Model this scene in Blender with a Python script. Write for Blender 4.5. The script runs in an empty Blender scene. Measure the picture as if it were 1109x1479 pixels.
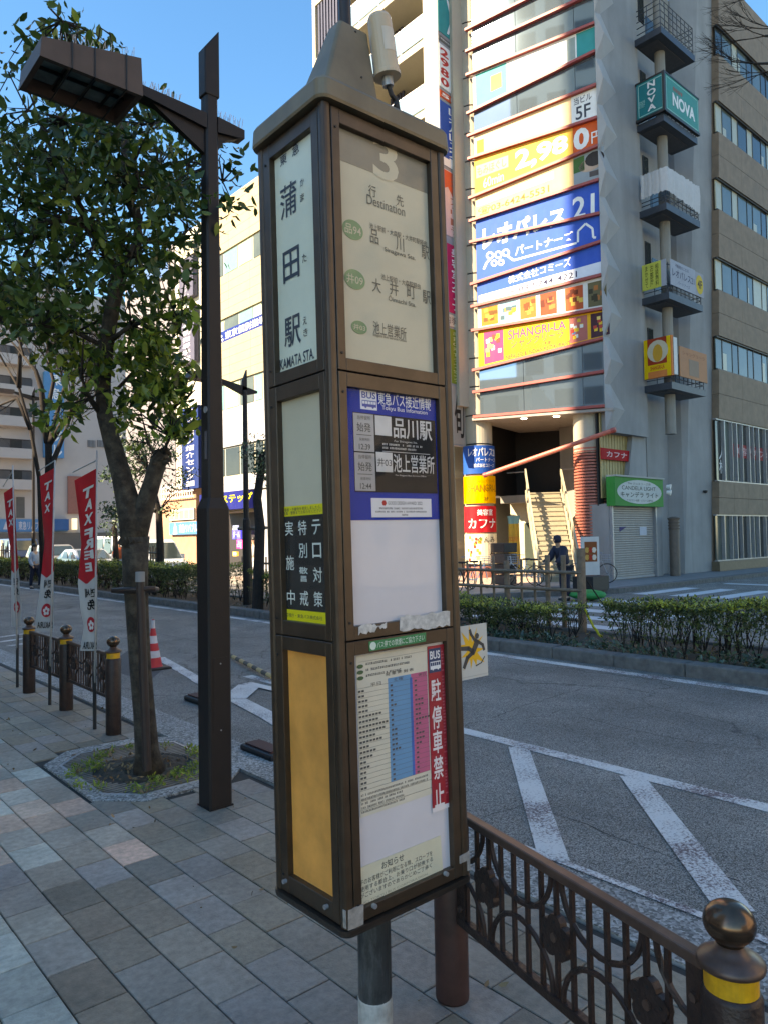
import bpy, bmesh, math, random
import numpy as np
from mathutils import Vector, Matrix
random.seed(7); RN=np.random.RandomState(11)
S=bpy.context.scene; COL=S.collection
V=lambda *a: np.array(a,float)
rad=math.radians
# ------------------------------------------------------------------ camera, sky, sun, exposure
F=1059.;CX=554.5;CY=739.5;ROLL=rad(.965);YAW=rad(41.3);EYE=1.7;PIT=rad(1.94)
f0=V(math.sin(YAW),math.cos(YAW),0);rt=V(math.cos(YAW),-math.sin(YAW),0);u0=V(0,0,1)
fw=f0*math.cos(PIT)+u0*math.sin(PIT);up=u0*math.cos(PIT)-f0*math.sin(PIT)
cam=bpy.data.cameras.new('camera');co=bpy.data.objects.new('camera',cam);COL.objects.link(co);S.camera=co
c_,s_=math.cos(ROLL),math.sin(ROLL)
cr=rt*c_-up*s_; cu=up*c_+rt*s_
M=Matrix(((cr[0],cu[0],-fw[0],0),(cr[1],cu[1],-fw[1],0),(cr[2],cu[2],-fw[2],EYE),(0,0,0,1)))
co.matrix_world=M
cam.sensor_fit='VERTICAL';cam.sensor_height=24;cam.lens=24*F/1479;cam.clip_start=.05;cam.clip_end=600
SUN_EL=rad(35);SUN_AZ=rad(12)      # towards -X, a little +Y
ts=V(-math.cos(SUN_AZ)*math.cos(SUN_EL),math.sin(SUN_AZ)*math.cos(SUN_EL),math.sin(SUN_EL))
W=bpy.data.worlds.new('World');S.world=W;W.use_nodes=True
nt=W.node_tree;bg=nt.nodes['Background'];sk=nt.nodes.new('ShaderNodeTexSky');sk.sky_type='NISHITA';sk.sun_disc=False
sk.sun_elevation=SUN_EL;sk.sun_rotation=math.atan2(ts[0],ts[1]);sk.altitude=0;sk.air_density=1.0;sk.dust_density=.2;sk.ozone_density=4.0
hs=nt.nodes.new('ShaderNodeHueSaturation');hs.inputs['Saturation'].default_value=1.24;hs.inputs['Value'].default_value=.8;nt.links.new(sk.outputs[0],hs.inputs['Color']);nt.links.new(hs.outputs[0],bg.inputs[0]);bg.inputs[1].default_value=.15
sl=bpy.data.lights.new('sun','SUN');sl.energy=4.6;sl.angle=rad(.5);sl.color=(1,.93,.83)
so=bpy.data.objects.new('sun',sl);COL.objects.link(so);so.rotation_euler=Vector(ts).to_track_quat('Z','Y').to_euler()
S.view_settings.view_transform='Standard';S.view_settings.look='None';S.view_settings.gamma=1;S.view_settings.exposure=1.95;S.view_settings.use_white_balance=True;S.view_settings.white_balance_temperature=9200;S.view_settings.white_balance_tint=12
S.view_settings.use_curve_mapping=False
# ------------------------------------------------------------------ helpers
def ray(px,py):
    dx=px-CX;dy=py-CY;x=dx*c_-dy*s_;y=dy*c_+dx*s_
    return fw+rt*x/F-up*y/F
C0=V(0,0,EYE)
def G(px,py,z=0): r=ray(px,py);return C0+r*(z-EYE)/r[2]
def D(px,py,d): return C0+ray(px,py)*d
def onX(px,py,X): r=ray(px,py);return C0+r*X/r[0]
def onY(px,py,Y): r=ray(px,py);return C0+r*Y/r[1]
def unit(v): v=np.asarray(v,float);return v/np.linalg.norm(v)
class MB:
    def __init__(s): s.v=[];s.f=[];s.m=[]
    def add(s,vs,fs,m=0):
        b=len(s.v);s.v+=[tuple(map(float,q)) for q in vs];s.f+=[tuple(b+i for i in f) for f in fs];s.m+=[m]*len(fs);return s
    def box(s,a,b,m=0):
        x0,y0,z0=a;x1,y1,z1=b
        return s.add([(x0,y0,z0),(x1,y0,z0),(x1,y1,z0),(x0,y1,z0),(x0,y0,z1),(x1,y0,z1),(x1,y1,z1),(x0,y1,z1)],
          [(0,3,2,1),(4,5,6,7),(0,1,5,4),(1,2,6,5),(2,3,7,6),(3,0,4,7)],m)
    def prism(s,pts,d,m=0):
        n=len(pts);d=np.asarray(d,float);P=[np.asarray(p,float) for p in pts]
        return s.add(P+[p+d for p in P],[tuple(range(n))[::-1],tuple(range(n,2*n))]+[(i,(i+1)%n,n+(i+1)%n,n+i) for i in range(n)],m)
    def tube(s,path,r,n=8,m=0,cap=True):
        P=[np.asarray(p,float) for p in path];k=len(P)
        if not hasattr(r,'__len__'): r=[r]*k
        vs=[];ref=None
        for i in range(k):
            t=unit(P[min(i+1,k-1)]-P[max(i-1,0)]+1e-9)
            if ref is None: ref=V(0,0,1) if abs(t[2])<.9 else V(1,0,0)
            a=unit(np.cross(t,ref));b=np.cross(t,a);ref=b if False else ref
            if abs(np.dot(t,ref))>.95: ref=V(1,0,0) if abs(t[0])<.9 else V(0,1,0);a=unit(np.cross(t,ref));b=np.cross(t,a)
            for j in range(n):
                th=2*math.pi*j/n;vs.append(P[i]+(a*math.cos(th)+b*math.sin(th))*r[i])
        fs=[(i*n+j,i*n+(j+1)%n,(i+1)*n+(j+1)%n,(i+1)*n+j) for i in range(k-1) for j in range(n)]
        if cap: fs+=[tuple(range(n))[::-1],tuple((k-1)*n+j for j in range(n))]
        return s.add(vs,fs,m)
    def lathe(s,c,prof,n=20,m=0):
        vs=[];k=len(prof)
        for r,z in prof:
            for j in range(n): th=2*math.pi*j/n;vs.append((c[0]+r*math.cos(th),c[1]+r*math.sin(th),c[2]+z))
        fs=[(i*n+j,i*n+(j+1)%n,(i+1)*n+(j+1)%n,(i+1)*n+j) for i in range(k-1) for j in range(n)]
        fs+=[tuple(range(n))[::-1],tuple((k-1)*n+j for j in range(n))]
        return s.add(vs,fs,m)
class Pl:
    "a plane standing in the world: origin, right-hand direction u, up v, outward normal n"
    def __init__(s,o,u,v=(0,0,1)):
        s.dn=0;s.o=np.asarray(o,float);s.u=unit(u);s.v=unit(v);s.n=unit(np.cross(s.u,s.v))
    def at(s,u,v,n=0): return s.o+s.u*u+s.v*v+s.n*n
    def uv(s,px,py,n=None):
        n=s.dn if n is None else n;r=ray(px,py);o=s.o+s.n*n;t=np.dot(o-C0,s.n)/np.dot(r,s.n);q=C0+r*t-o;return (float(q@s.u),float(q@s.v))
    def box(s,mb,a,b,c,d,n0,n1,m=0):
        return mb.prism([s.at(a,c,n0),s.at(b,c,n0),s.at(b,d,n0),s.at(a,d,n0)],s.n*(n1-n0),m)
    def poly(s,mb,pts,n0,n1,m=0): return mb.prism([s.at(p[0],p[1],n0) for p in pts],s.n*(n1-n0),m)
    def rect(s,x0,y0,x1,y1):
        xm=(x0+x1)/2;ym=(y0+y1)/2
        return s.uv(x0,ym)[0],s.uv(x1,ym)[0],s.uv(xm,y1)[1],s.uv(xm,y0)[1]
    def quadpx(s,pts): return [s.uv(*p) for p in pts]
def tag(o,label=None,cat=None,group=None,kind=None):
    if label:o['label']=label
    if cat:o['category']=cat
    if group:o['group']=group
    if kind:o['kind']=kind
    return o
def E(name,loc,label=None,cat=None,group=None,rz=0):
    o=bpy.data.objects.new(name,None);COL.objects.link(o);o.location=loc;o.rotation_euler=(0,0,rz);o.empty_display_size=.2
    o['_w']=[*map(float,loc),float(rz)]
    return tag(o,label,cat,group)
def world_of(p):
    while p.parent: p=p.parent
    if '_w' in p: w=p['_w'];return Matrix.Translation(w[:3])@Matrix.Rotation(w[3],4,'Z')
    return Matrix.Identity(4)
def mk(name,mb,mats,parent=None,smooth=False,local=False,**k):
    me=bpy.data.meshes.new(name)
    me.from_pydata(mb.v,[],mb.f)
    if not isinstance(mats,(list,tuple)): mats=[mats]
    for m in mats: me.materials.append(m)
    if len(mats)>1: me.polygons.foreach_set('material_index',mb.m)
    if smooth: me.polygons.foreach_set('use_smooth',[True]*len(me.polygons))
    bm=bmesh.new();bm.from_mesh(me);bmesh.ops.recalc_face_normals(bm,faces=bm.faces);bm.to_mesh(me);bm.free()
    if parent is not None and not local: me.transform(world_of(parent).inverted())
    o=bpy.data.objects.new(name,me);COL.objects.link(o)
    if parent is not None: o.parent=parent
    if smooth=='a':
        pass
    return tag(o,**k)
def bevel(o,w=.004,seg=2):
    b=o.modifiers.new('b','BEVEL');b.width=w;b.segments=seg;b.limit_method='ANGLE';b.angle_limit=rad(40);return o
def dup(root,loc,rz=0,label=None,group=None):
    r=root.copy();COL.objects.link(r);r.location=loc;r.rotation_euler=(0,0,rz)
    if label:r['label']=label
    if group:r['group']=group
    for c in list(root.children):
        d=c.copy();COL.objects.link(d);d.parent=r
        for e in list(c.children): h=e.copy();COL.objects.link(h);h.parent=d
    return r
# ---- materials
MT={}
def mat(name,col,rough=.6,metal=0,spec=.5,nz=.15,sc=8,bump=.0,bsc=60,emit=0,obj_color=False,island=0,coat=0,trans=0,transl=0,col2=None,dirt=0,dirtc=(.03,.028,.025)):
    if name in MT:return MT[name]
    m=bpy.data.materials.new(name);m.use_nodes=True;t=m.node_tree;N=t.nodes;L=t.links;b=N['Principled BSDF']
    b.inputs['Roughness'].default_value=rough;b.inputs['Metallic'].default_value=metal
    b.inputs['Specular IOR Level'].default_value=spec
    if coat:b.inputs['Coat Weight'].default_value=coat;b.inputs['Coat Roughness'].default_value=.08
    if trans:b.inputs['Transmission Weight'].default_value=trans
    tc=N.new('ShaderNodeTexCoord');geo=N.new('ShaderNodeNewGeometry')
    n1=N.new('ShaderNodeTexNoise');n1.inputs['Scale'].default_value=sc;n1.inputs['Detail'].default_value=6;n1.inputs['Roughness'].default_value=.6
    L.new(geo.outputs['Position'],n1.inputs['Vector'])
    mr=N.new('ShaderNodeMapRange');mr.inputs[1].default_value=.3;mr.inputs[2].default_value=.7;mr.inputs[3].default_value=1-nz;mr.inputs[4].default_value=1+nz
    L.new(n1.outputs[0],mr.inputs[0])
    mx=N.new('ShaderNodeVectorMath');mx.operation='SCALE';L.new(mr.outputs[0],mx.inputs['Scale'])
    src=None
    if obj_color:
        oi=N.new('ShaderNodeObjectInfo');src=oi.outputs['Color']
    elif island or col2:
        rp=N.new('ShaderNodeValToRGB');rp.color_ramp.elements[0].color=(*col,1);rp.color_ramp.elements[1].color=(*(col2 or col),1)
        if island: L.new(geo.outputs['Random Per Island'],rp.inputs[0])
        else:
            n3=N.new('ShaderNodeTexNoise');n3.inputs['Scale'].default_value=sc*.35;n3.inputs['Detail'].default_value=8;L.new(geo.outputs['Position'],n3.inputs['Vector'])
            rp.color_ramp.elements[0].position=.4;rp.color_ramp.elements[1].position=.62;L.new(n3.outputs[0],rp.inputs[0])
        src=rp.outputs[0]
    if src is not None: L.new(src,mx.inputs[0])
    else: mx.inputs[0].default_value=col
    out=mx.outputs[0]
    if dirt:
        nd=N.new('ShaderNodeTexNoise');nd.inputs['Scale'].default_value=sc*.6;nd.inputs['Detail'].default_value=10;nd.inputs['Roughness'].default_value=.7
        mp=N.new('ShaderNodeMapping');mp.inputs['Scale'].default_value=(1,1,.25);L.new(geo.outputs['Position'],mp.inputs[0]);L.new(mp.outputs[0],nd.inputs['Vector'])
        md=N.new('ShaderNodeMapRange');md.inputs[1].default_value=.48;md.inputs[2].default_value=.72;md.inputs[3].default_value=0;md.inputs[4].default_value=dirt;L.new(nd.outputs[0],md.inputs[0])
        mm=N.new('ShaderNodeMix');mm.data_type='RGBA';L.new(md.outputs[0],mm.inputs[0]);L.new(out,mm.inputs[6]);mm.inputs[7].default_value=(*dirtc,1);out=mm.outputs[2]
    L.new(out,b.inputs['Base Color'])
    if bump:
        n2=N.new('ShaderNodeTexNoise');n2.inputs['Scale'].default_value=bsc;n2.inputs['Detail'].default_value=5;L.new(geo.outputs['Position'],n2.inputs['Vector'])
        bp=N.new('ShaderNodeBump');bp.inputs['Strength'].default_value=bump;bp.inputs['Distance'].default_value=.01;L.new(n2.outputs[0],bp.inputs['Height']);L.new(bp.outputs[0],b.inputs['Normal'])
    if emit:b.inputs['Emission Color'].default_value=(*col,1);b.inputs['Emission Strength'].default_value=emit
    if transl:
        tr=N.new('ShaderNodeBsdfTranslucent');L.new(out,tr.inputs[0]);mxs=N.new('ShaderNodeMixShader');mxs.inputs[0].default_value=transl;L.new(b.outputs[0],mxs.inputs[1]);L.new(tr.outputs[0],mxs.inputs[2]);L.new(mxs.outputs[0],N['Material Output'].inputs[0])
    MT[name]=m;return m
def flat(r,g,b,rough=.6): return mat('print_%d_%d_%d_%d'%(r,g,b,int(rough*100)),tuple(.85*(((c/255+.055)/1.055)**2.4 if c>10 else c/255/12.92) for c in (r,g,b)),rough,spec=.18,nz=.07,sc=3,dirt=.08,dirtc=(.25,.24,.22))
def speck(name,c1,c2,scale,rough=.85,bump=.6,patch=None,crack=False):
    m=bpy.data.materials.new(name);m.use_nodes=True;t=m.node_tree;N=t.nodes;L=t.links;b=N['Principled BSDF'];b.inputs['Roughness'].default_value=rough
    geo=N.new('ShaderNodeNewGeometry');vo=N.new('ShaderNodeTexVoronoi');vo.inputs['Scale'].default_value=scale;L.new(geo.outputs['Position'],vo.inputs['Vector'])
    sep=N.new('ShaderNodeSeparateColor');L.new(vo.outputs['Color'],sep.inputs[0])
    rp=N.new('ShaderNodeValToRGB');rp.color_ramp.elements[0].color=(*c1,1);rp.color_ramp.elements[1].color=(*c2,1);rp.color_ramp.elements[0].position=.15;rp.color_ramp.elements[1].position=1
    L.new(sep.outputs[0],rp.inputs[0])
    n=N.new('ShaderNodeTexNoise');n.inputs['Scale'].default_value=.9;n.inputs['Detail'].default_value=9;n.inputs['Roughness'].default_value=.65;L.new(geo.outputs['Position'],n.inputs['Vector'])
    mr=N.new('ShaderNodeMapRange');mr.inputs[1].default_value=.3;mr.inputs[2].default_value=.7;mr.inputs[3].default_value=.72;mr.inputs[4].default_value=1.25;L.new(n.outputs[0],mr.inputs[0])
    sc=N.new('ShaderNodeVectorMath');sc.operation='SCALE';L.new(rp.outputs[0],sc.inputs[0]);L.new(mr.outputs[0],sc.inputs['Scale'])
    out=sc.outputs[0]
    if crack:
        v2=N.new('ShaderNodeTexVoronoi');v2.feature='DISTANCE_TO_EDGE';v2.inputs['Scale'].default_value=.33
        n4=N.new('ShaderNodeTexNoise');n4.inputs['Scale'].default_value=1.3;n4.inputs['Detail'].default_value=6;L.new(geo.outputs['Position'],n4.inputs['Vector'])
        ad=N.new('ShaderNodeVectorMath');ad.operation='MULTIPLY_ADD';L.new(n4.outputs['Color'],ad.inputs[0]);ad.inputs[1].default_value=(1.2,1.2,0);L.new(geo.outputs['Position'],ad.inputs[2]);L.new(ad.outputs[0],v2.inputs['Vector'])
        m2=N.new('ShaderNodeMapRange');m2.inputs[1].default_value=0;m2.inputs[2].default_value=.006;m2.inputs[3].default_value=.45;m2.inputs[4].default_value=1;L.new(v2.outputs[0],m2.inputs[0])
        s2=N.new('ShaderNodeVectorMath');s2.operation='SCALE';L.new(out,s2.inputs[0]);L.new(m2.outputs[0],s2.inputs['Scale']);out=s2.outputs[0]
    L.new(out,b.inputs['Base Color'])
    bp=N.new('ShaderNodeBump');bp.inputs['Strength'].default_value=bump;bp.inputs['Distance'].default_value=.004;L.new(vo.outputs['Distance'],bp.inputs['Height']);L.new(bp.outputs[0],b.inputs['Normal'])
    MT[name]=m;return m
ASPH=speck('asphalt',(.055,.051,.046),(.34,.317,.283),165,.85,.7,crack=True)
GUT=speck('exposed aggregate',(.11,.108,.1),(.42,.41,.385),75,.8,.6)
BRZ=mat('bronze anodised aluminium',(.058,.036,.022),.38,.3,nz=.22,sc=14,dirt=.2,dirtc=(.13,.1,.07))
BRZD=mat('dark bronze',(.03,.021,.016),.4,.2,nz=.25,sc=14)
BRZC=mat('weathered bronze sheet',(.17,.135,.085),.5,.25,nz=.25,sc=5,dirt=.35,dirtc=(.09,.075,.05))
LAMPM=mat('brown lamp paint',(.014,.011,.011),.5,.0,spec=.3,nz=.12,sc=9,bump=.15,bsc=140)
LAMPH=mat('brown lamp head paint',(.085,.06,.05),.55,.0,spec=.3,nz=.12,sc=6,dirt=.2)
IRON=mat('brown cast iron',(.035,.021,.018),.45,.2,spec=.4,nz=.35,sc=20,bump=.25,bsc=90,dirt=.25,dirtc=(.11,.05,.03))
IRONT=mat('worn rail top',(.085,.05,.038),.4,.3,nz=.3,sc=12,dirt=.25,dirtc=(.2,.14,.11))
KNOB=mat('polished bronze knob',(.12,.075,.05),.22,.75,nz=.3,sc=25,dirt=.3,dirtc=(.04,.03,.03))
YEL=mat('yellow band',(.62,.31,.01),.5,nz=.2,sc=30,dirt=.25)
BARK=mat('bark',(.032,.024,.017),.95,nz=.5,sc=25,bump=1.0,bsc=38,col2=(.07,.056,.04))
BARKD=mat('dark bark',(.022,.017,.014),.95,nz=.4,sc=20)
LEAF=mat('evergreen leaf',(.02,.05,.014),.42,spec=.45,nz=.3,sc=1.2,island=1,col2=(.09,.15,.03),transl=.3)
LEAFY=mat('weed and sun-tinted leaf',(.1,.17,.02),.4,transl=.35,nz=.3,sc=2,island=1,col2=(.34,.4,.06))  # yellow-green also paints sunlight into the low crown leaves
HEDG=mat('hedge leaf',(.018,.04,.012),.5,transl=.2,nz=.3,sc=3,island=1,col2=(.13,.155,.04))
HEDT=mat('hedge top leaf',(.2,.23,.02),.5,nz=.3,sc=3,island=1,col2=(.42,.42,.06))  # yellower green for the leaves along the hedge tops
DRY=mat('fallen leaf',(.12,.07,.035),.9,nz=.3,island=1,col2=(.3,.2,.1))
IVY=mat('ivy leaf',(.02,.045,.025),.4,nz=.3,island=1,col2=(.06,.11,.07))
SOIL=mat('soil',(.06,.048,.035),.95,nz=.4,sc=20,bump=1,bsc=50)
CONC=mat('concrete',(.27,.27,.265),.85,nz=.1,sc=.9,bump=.25,bsc=25,dirt=.25,dirtc=(.22,.22,.22))
CONCB=mat('beige concrete',(.26,.245,.215),.85,nz=.1,sc=.9,dirt=.2,dirtc=(.2,.2,.19))
KERB=mat('kerb granite',(.22,.215,.2),.85,nz=.25,sc=18,bump=.4,bsc=80,dirt=.4,dirtc=(.08,.08,.075))
KERBD=mat('dark weathered kerb',(.13,.125,.118),.9,nz=.3,sc=8,bump=.5,bsc=60,dirt=.5,dirtc=(.05,.05,.045))
WHITE=mat('white paint',(.75,.75,.73),.5,nz=.04)
STEEL=mat('grey steel',(.3,.31,.32),.45,.4,nz=.1)
BLACK=mat('black rubber',(.012,.012,.013),.6)
BALC=mat('dark blue grey steel',(.045,.055,.07),.5,.3,nz=.15,sc=3)
GREYS=mat('slate grey',(.1,.1,.12),.6,nz=.08)
TILEM=mat('paving tile',(.2,.2,.2),.75,nz=.22,sc=28,bump=.45,bsc=140,obj_color=True,dirt=.12,dirtc=(.07,.07,.065))
def soil_over(m,scale,stretch,lo,hi,specks=False):
    t=m.node_tree;N=t.nodes;L=t.links;b=N['Principled BSDF'];src=b.inputs['Base Color'].links[0].from_socket
    g=N.new('ShaderNodeNewGeometry');mp=N.new('ShaderNodeMapping');mp.inputs['Scale'].default_value=stretch;L.new(g.outputs['Position'],mp.inputs[0])
    n=N.new('ShaderNodeTexNoise');n.inputs['Scale'].default_value=scale;n.inputs['Detail'].default_value=7;n.inputs['Roughness'].default_value=.62;n.inputs['Distortion'].default_value=.6;L.new(mp.outputs[0],n.inputs['Vector'])
    r=N.new('ShaderNodeMapRange');r.inputs[1].default_value=.32;r.inputs[2].default_value=.68;r.inputs[3].default_value=lo;r.inputs[4].default_value=hi;L.new(n.outputs[0],r.inputs[0])
    s=N.new('ShaderNodeVectorMath');s.operation='SCALE';L.new(src,s.inputs[0]);L.new(r.outputs[0],s.inputs['Scale']);out=s.outputs[0]
    if specks:
        v=N.new('ShaderNodeTexVoronoi');v.inputs['Scale'].default_value=3.3;L.new(g.outputs['Position'],v.inputs['Vector'])
        n2=N.new('ShaderNodeTexNoise');n2.inputs['Scale'].default_value=90;L.new(g.outputs['Position'],n2.inputs['Vector'])
        a=N.new('ShaderNodeMath');a.operation='MULTIPLY_ADD';L.new(n2.outputs[0],a.inputs[0]);a.inputs[1].default_value=.05;L.new(v.outputs['Distance'],a.inputs[2])
        k=N.new('ShaderNodeMapRange');k.inputs[1].default_value=.06;k.inputs[2].default_value=.068;k.inputs[3].default_value=.6;k.inputs[4].default_value=0;L.new(a.outputs[0],k.inputs[0])
        mx=N.new('ShaderNodeMix');mx.data_type='RGBA';L.new(k.outputs[0],mx.inputs[0]);L.new(out,mx.inputs[6]);mx.inputs[7].default_value=(.42,.42,.4,1);out=mx.outputs[2]
    L.new(out,b.inputs['Base Color'])
soil_over(TILEM,1.6,(1,1,1),.74,1.16,True);soil_over(ASPH,1.1,(1,.13,1),.8,1.14);soil_over(ASPH,.45,(1,1,1),.88,1.1)
soil_over(CONC,.9,(1,1,.12),.84,1.1);soil_over(CONCB,.9,(1,1,.12),.84,1.1)
# ---- text
TX={}
def glyphs(body,bold=0,res=3):
    bold=bold*.45 if ord(body[0])>0x2000 else bold*.7
    k=(body,bold,res)
    if k in TX:return TX[k]
    c=bpy.data.curves.new('t','FONT');c.body=body;c.resolution_u=res;c.offset=bold;c.align_x='CENTER';c.space_line=.95
    o=bpy.data.objects.new('t',c);COL.objects.link(o);dg=bpy.context.evaluated_depsgraph_get();me=bpy.data.meshes.new_from_object(o.evaluated_get(dg))
    vs=[(v.co.x,v.co.y) for v in me.vertices];fs=[tuple(p.vertices) for p in me.polygons]
    bpy.data.objects.remove(o);bpy.data.curves.remove(c);bpy.data.meshes.remove(me)
    if not vs: vs=[(0,0),(1,0),(1,1)];fs=[(0,1,2)]
    A=np.array(vs);a=A.min(0);b=A.max(0);s=np.maximum(b-a,1e-4);TX[k]=((A-a)/s,fs,s[0]/s[1]);return TX[k]
def textf(mb,body,fn,bold=0,mirror=False,m=0,res=3):
    "fn maps (s,t) in the unit square to a 3-D point"
    A,fs,_=glyphs(body,bold,res)
    mb.add([fn((1-s if mirror else s),t) for s,t in A],fs,m)
def text(mb,pl,body,u0_,u1_,v0,v1,n,bold=0,mirror=False,m=0,res=3):
    textf(mb,body,lambda s,t:pl.at(u0_+(u1_-u0_)*s,v0+(v1-v0)*t,n),bold,mirror,m,res)
def textq(mb,pl,body,q,n,bold=0,m=0,res=3,mirror=False):
    "q = uv corners: bottom-left, bottom-right, top-right, top-left"
    q=[np.array(x) for x in q]
    def fn(s,t):
        p=(q[0]*(1-s)+q[1]*s)*(1-t)+(q[3]*(1-s)+q[2]*s)*t;return pl.at(p[0],p[1],n)
    textf(mb,body,fn,bold,mirror,m,res)
def scribble(mb,pl,u0_,u1_,v0,v1,n,gl=None,seed=0,m=0,gap=.28):
    "a row of tiny print marks, too small to read in the photograph"
    r=random.Random(seed);h=v1-v0;u=u0_
    while u<u1_-h*.5:
        w=h*r.uniform(.6,1.0)
        if r.random()>.1:
            pl.box(mb,u,u+w*.85,v0+h*.1*r.random(),v0+h*r.uniform(.22,.34),n,n+.0004,m)
            pl.box(mb,u+w*.1,u+w*.8,v0+h*.65,v0+h*r.uniform(.8,1),n,n+.0004,m)
            pl.box(mb,u+w*r.uniform(.2,.5),u+w*.62,v0+h*.1,v0+h*.9,n+.0001,n+.0005,m)
        u+=w*(1+gap*.4)
# ---- foliage
def leaves(cent,rads,per,size,seed=1,flatz=.8,droop=.4,jit=.35):
    R=np.random.RandomState(seed);C=np.repeat(np.asarray(cent,float),per,0);K=len(C);r=np.repeat(np.asarray(rads,float).reshape(-1,3)*np.ones((len(cent),3)),per,0)
    P=R.normal(size=(K,3));P/=np.linalg.norm(P,axis=1)[:,None];P*=(R.rand(K)**.45)[:,None];P=C+P*r
    d=R.normal(size=(K,3));d[:,2]-=droop;d/=np.linalg.norm(d,axis=1)[:,None]
    w=np.cross(d,R.normal(size=(K,3))+[0,0,1.5]);w/=np.linalg.norm(w,axis=1)[:,None]
    nn=np.cross(d,w);L=(size*(1+jit*R.normal(size=K)).clip(.4,1.8))[:,None]
    o=lambda l,ww,h:P+d*L*l+w*L*ww+nn*L*h
    Vt=np.stack([P,o(.28,.2,.06),o(.66,.2,.07),o(1,0,-.06),o(.66,-.2,.07),o(.28,-.2,.06),o(.28,0,0),o(.66,0,.01)],1).reshape(-1,3);i=np.arange(K)*8
    T=lambda a,b,c:np.stack([i+a,i+b,i+c],1)
    Ft=np.concatenate([T(0,6,1),T(1,6,7),T(1,7,2),T(2,7,3),T(0,5,6),T(5,4,7),T(5,7,6),T(4,3,7)])
    return Vt,Ft
def mesh_np(name,Vt,Ft,mats,parent=None,mi=None,**k):
    me=bpy.data.meshes.new(name);me.vertices.add(len(Vt));me.vertices.foreach_set('co',Vt.astype(np.float32).ravel())
    me.loops.add(Ft.size);me.loops.foreach_set('vertex_index',Ft.astype(np.int32).ravel());me.polygons.add(len(Ft))
    me.polygons.foreach_set('loop_start',np.arange(0,Ft.size,3,dtype=np.int32))
    if not isinstance(mats,(list,tuple)):mats=[mats]
    for m in mats:me.materials.append(m)
    if mi is not None: me.polygons.foreach_set('material_index',mi.astype(np.int32))
    me.update(calc_edges=True);me.validate()
    if parent is not None: me.transform(world_of(parent).inverted())
    o=bpy.data.objects.new(name,me);COL.objects.link(o);o.parent=parent;return tag(o,**k)
# ================================================================== GROUND
RZ=-.12
def sheet(name,x0,y0,x1,y1,z,m,**k): return mk(name,MB().add([(x0,y0,z),(x1,y0,z),(x1,y1,z),(x0,y1,z)],[(0,1,2,3)]),m,kind='structure',**k)
sheet('ground',-150,-150,400,400,-.3,mat('far ground',(.12,.12,.12),.9))
road=mk('road',MB().box((2.98,-60,-.29),(19.8,200,RZ)).box((19.8,-8,-.29),(120,12.0,RZ)),ASPH,kind='structure')
side=mk('sidewalk',MB().box((-3.6,-60,-.28),(2.79,120,-.012)),mat('paving joint sand',(.035,.032,.028),.95),kind='structure')
# paving tiles
def tile_mesh(lx,ly,h=.03,b=.003):
    mb=MB();x,y=lx/2,ly/2
    mb.add([(-x,-y,-h),(x,-y,-h),(x,y,-h),(-x,y,-h),(-x,-y,-b),(x,-y,-b),(x,y,-b),(-x,y,-b),(-x+b,-y+b,0),(x-b,-y+b,0),(x-b,y-b,0),(-x+b,y-b,0)],
      [(0,1,5,4),(1,2,6,5),(2,3,7,6),(3,0,4,7),(4,5,9,8),(5,6,10,9),(6,7,11,10),(7,4,8,11),(8,9,10,11)])
    return mb
t0=mk('paving_tile',tile_mesh(.196,.299),TILEM,side,local=True)
TM=t0.data;bpy.data.objects.remove(t0)
def inoct(x,y): return 1.78<x<2.84 and 4.68<y<6.22 and (x-1.78)+(y-4.68)>.25 and (2.84-x)+(y-4.68)>.2 and (x-1.78)+(6.22-y)>.25
cells=[]
R=random.Random(5)
for i in range(-8,10):
    x=.92+.2025*i+.101
    if x>2.79:continue
    for j in range(0,130):
        y=.9+.305*j+(0 if i%2 else .1525)+.056
        q=V(x,y,0);d=(q-C0)@fw
        if d<.3:continue
        lat=(q-C0)@rt/d
        if abs(lat)>.62 or inoct(x,y):continue
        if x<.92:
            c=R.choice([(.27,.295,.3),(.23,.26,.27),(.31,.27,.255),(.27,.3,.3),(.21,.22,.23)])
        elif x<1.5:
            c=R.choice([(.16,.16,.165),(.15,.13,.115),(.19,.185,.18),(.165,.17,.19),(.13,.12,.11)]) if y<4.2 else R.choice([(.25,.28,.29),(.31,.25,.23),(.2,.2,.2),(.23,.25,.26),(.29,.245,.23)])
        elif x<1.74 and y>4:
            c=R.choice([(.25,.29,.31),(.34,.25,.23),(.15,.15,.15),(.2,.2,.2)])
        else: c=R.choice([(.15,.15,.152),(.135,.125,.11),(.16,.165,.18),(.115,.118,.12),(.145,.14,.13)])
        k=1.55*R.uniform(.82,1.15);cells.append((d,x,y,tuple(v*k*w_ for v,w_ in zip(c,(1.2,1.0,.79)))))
cells.sort()
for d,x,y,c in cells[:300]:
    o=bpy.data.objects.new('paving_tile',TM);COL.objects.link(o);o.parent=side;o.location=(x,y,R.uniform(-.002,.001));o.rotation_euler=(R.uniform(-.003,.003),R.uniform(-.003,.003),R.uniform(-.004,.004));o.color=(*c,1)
groups={}
for d,x,y,c in cells[300:]: groups.setdefault('all',[]).append((x,y,c))
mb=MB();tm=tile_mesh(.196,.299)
TC=[mat('far tile %d'%i,c,.75,nz=.2,sc=20,bump=.3,bsc=120) for i,c in enumerate([(.25,.29,.31),(.34,.25,.23),(.2,.2,.2),(.15,.15,.15),(.14,.13,.115)])]
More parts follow.
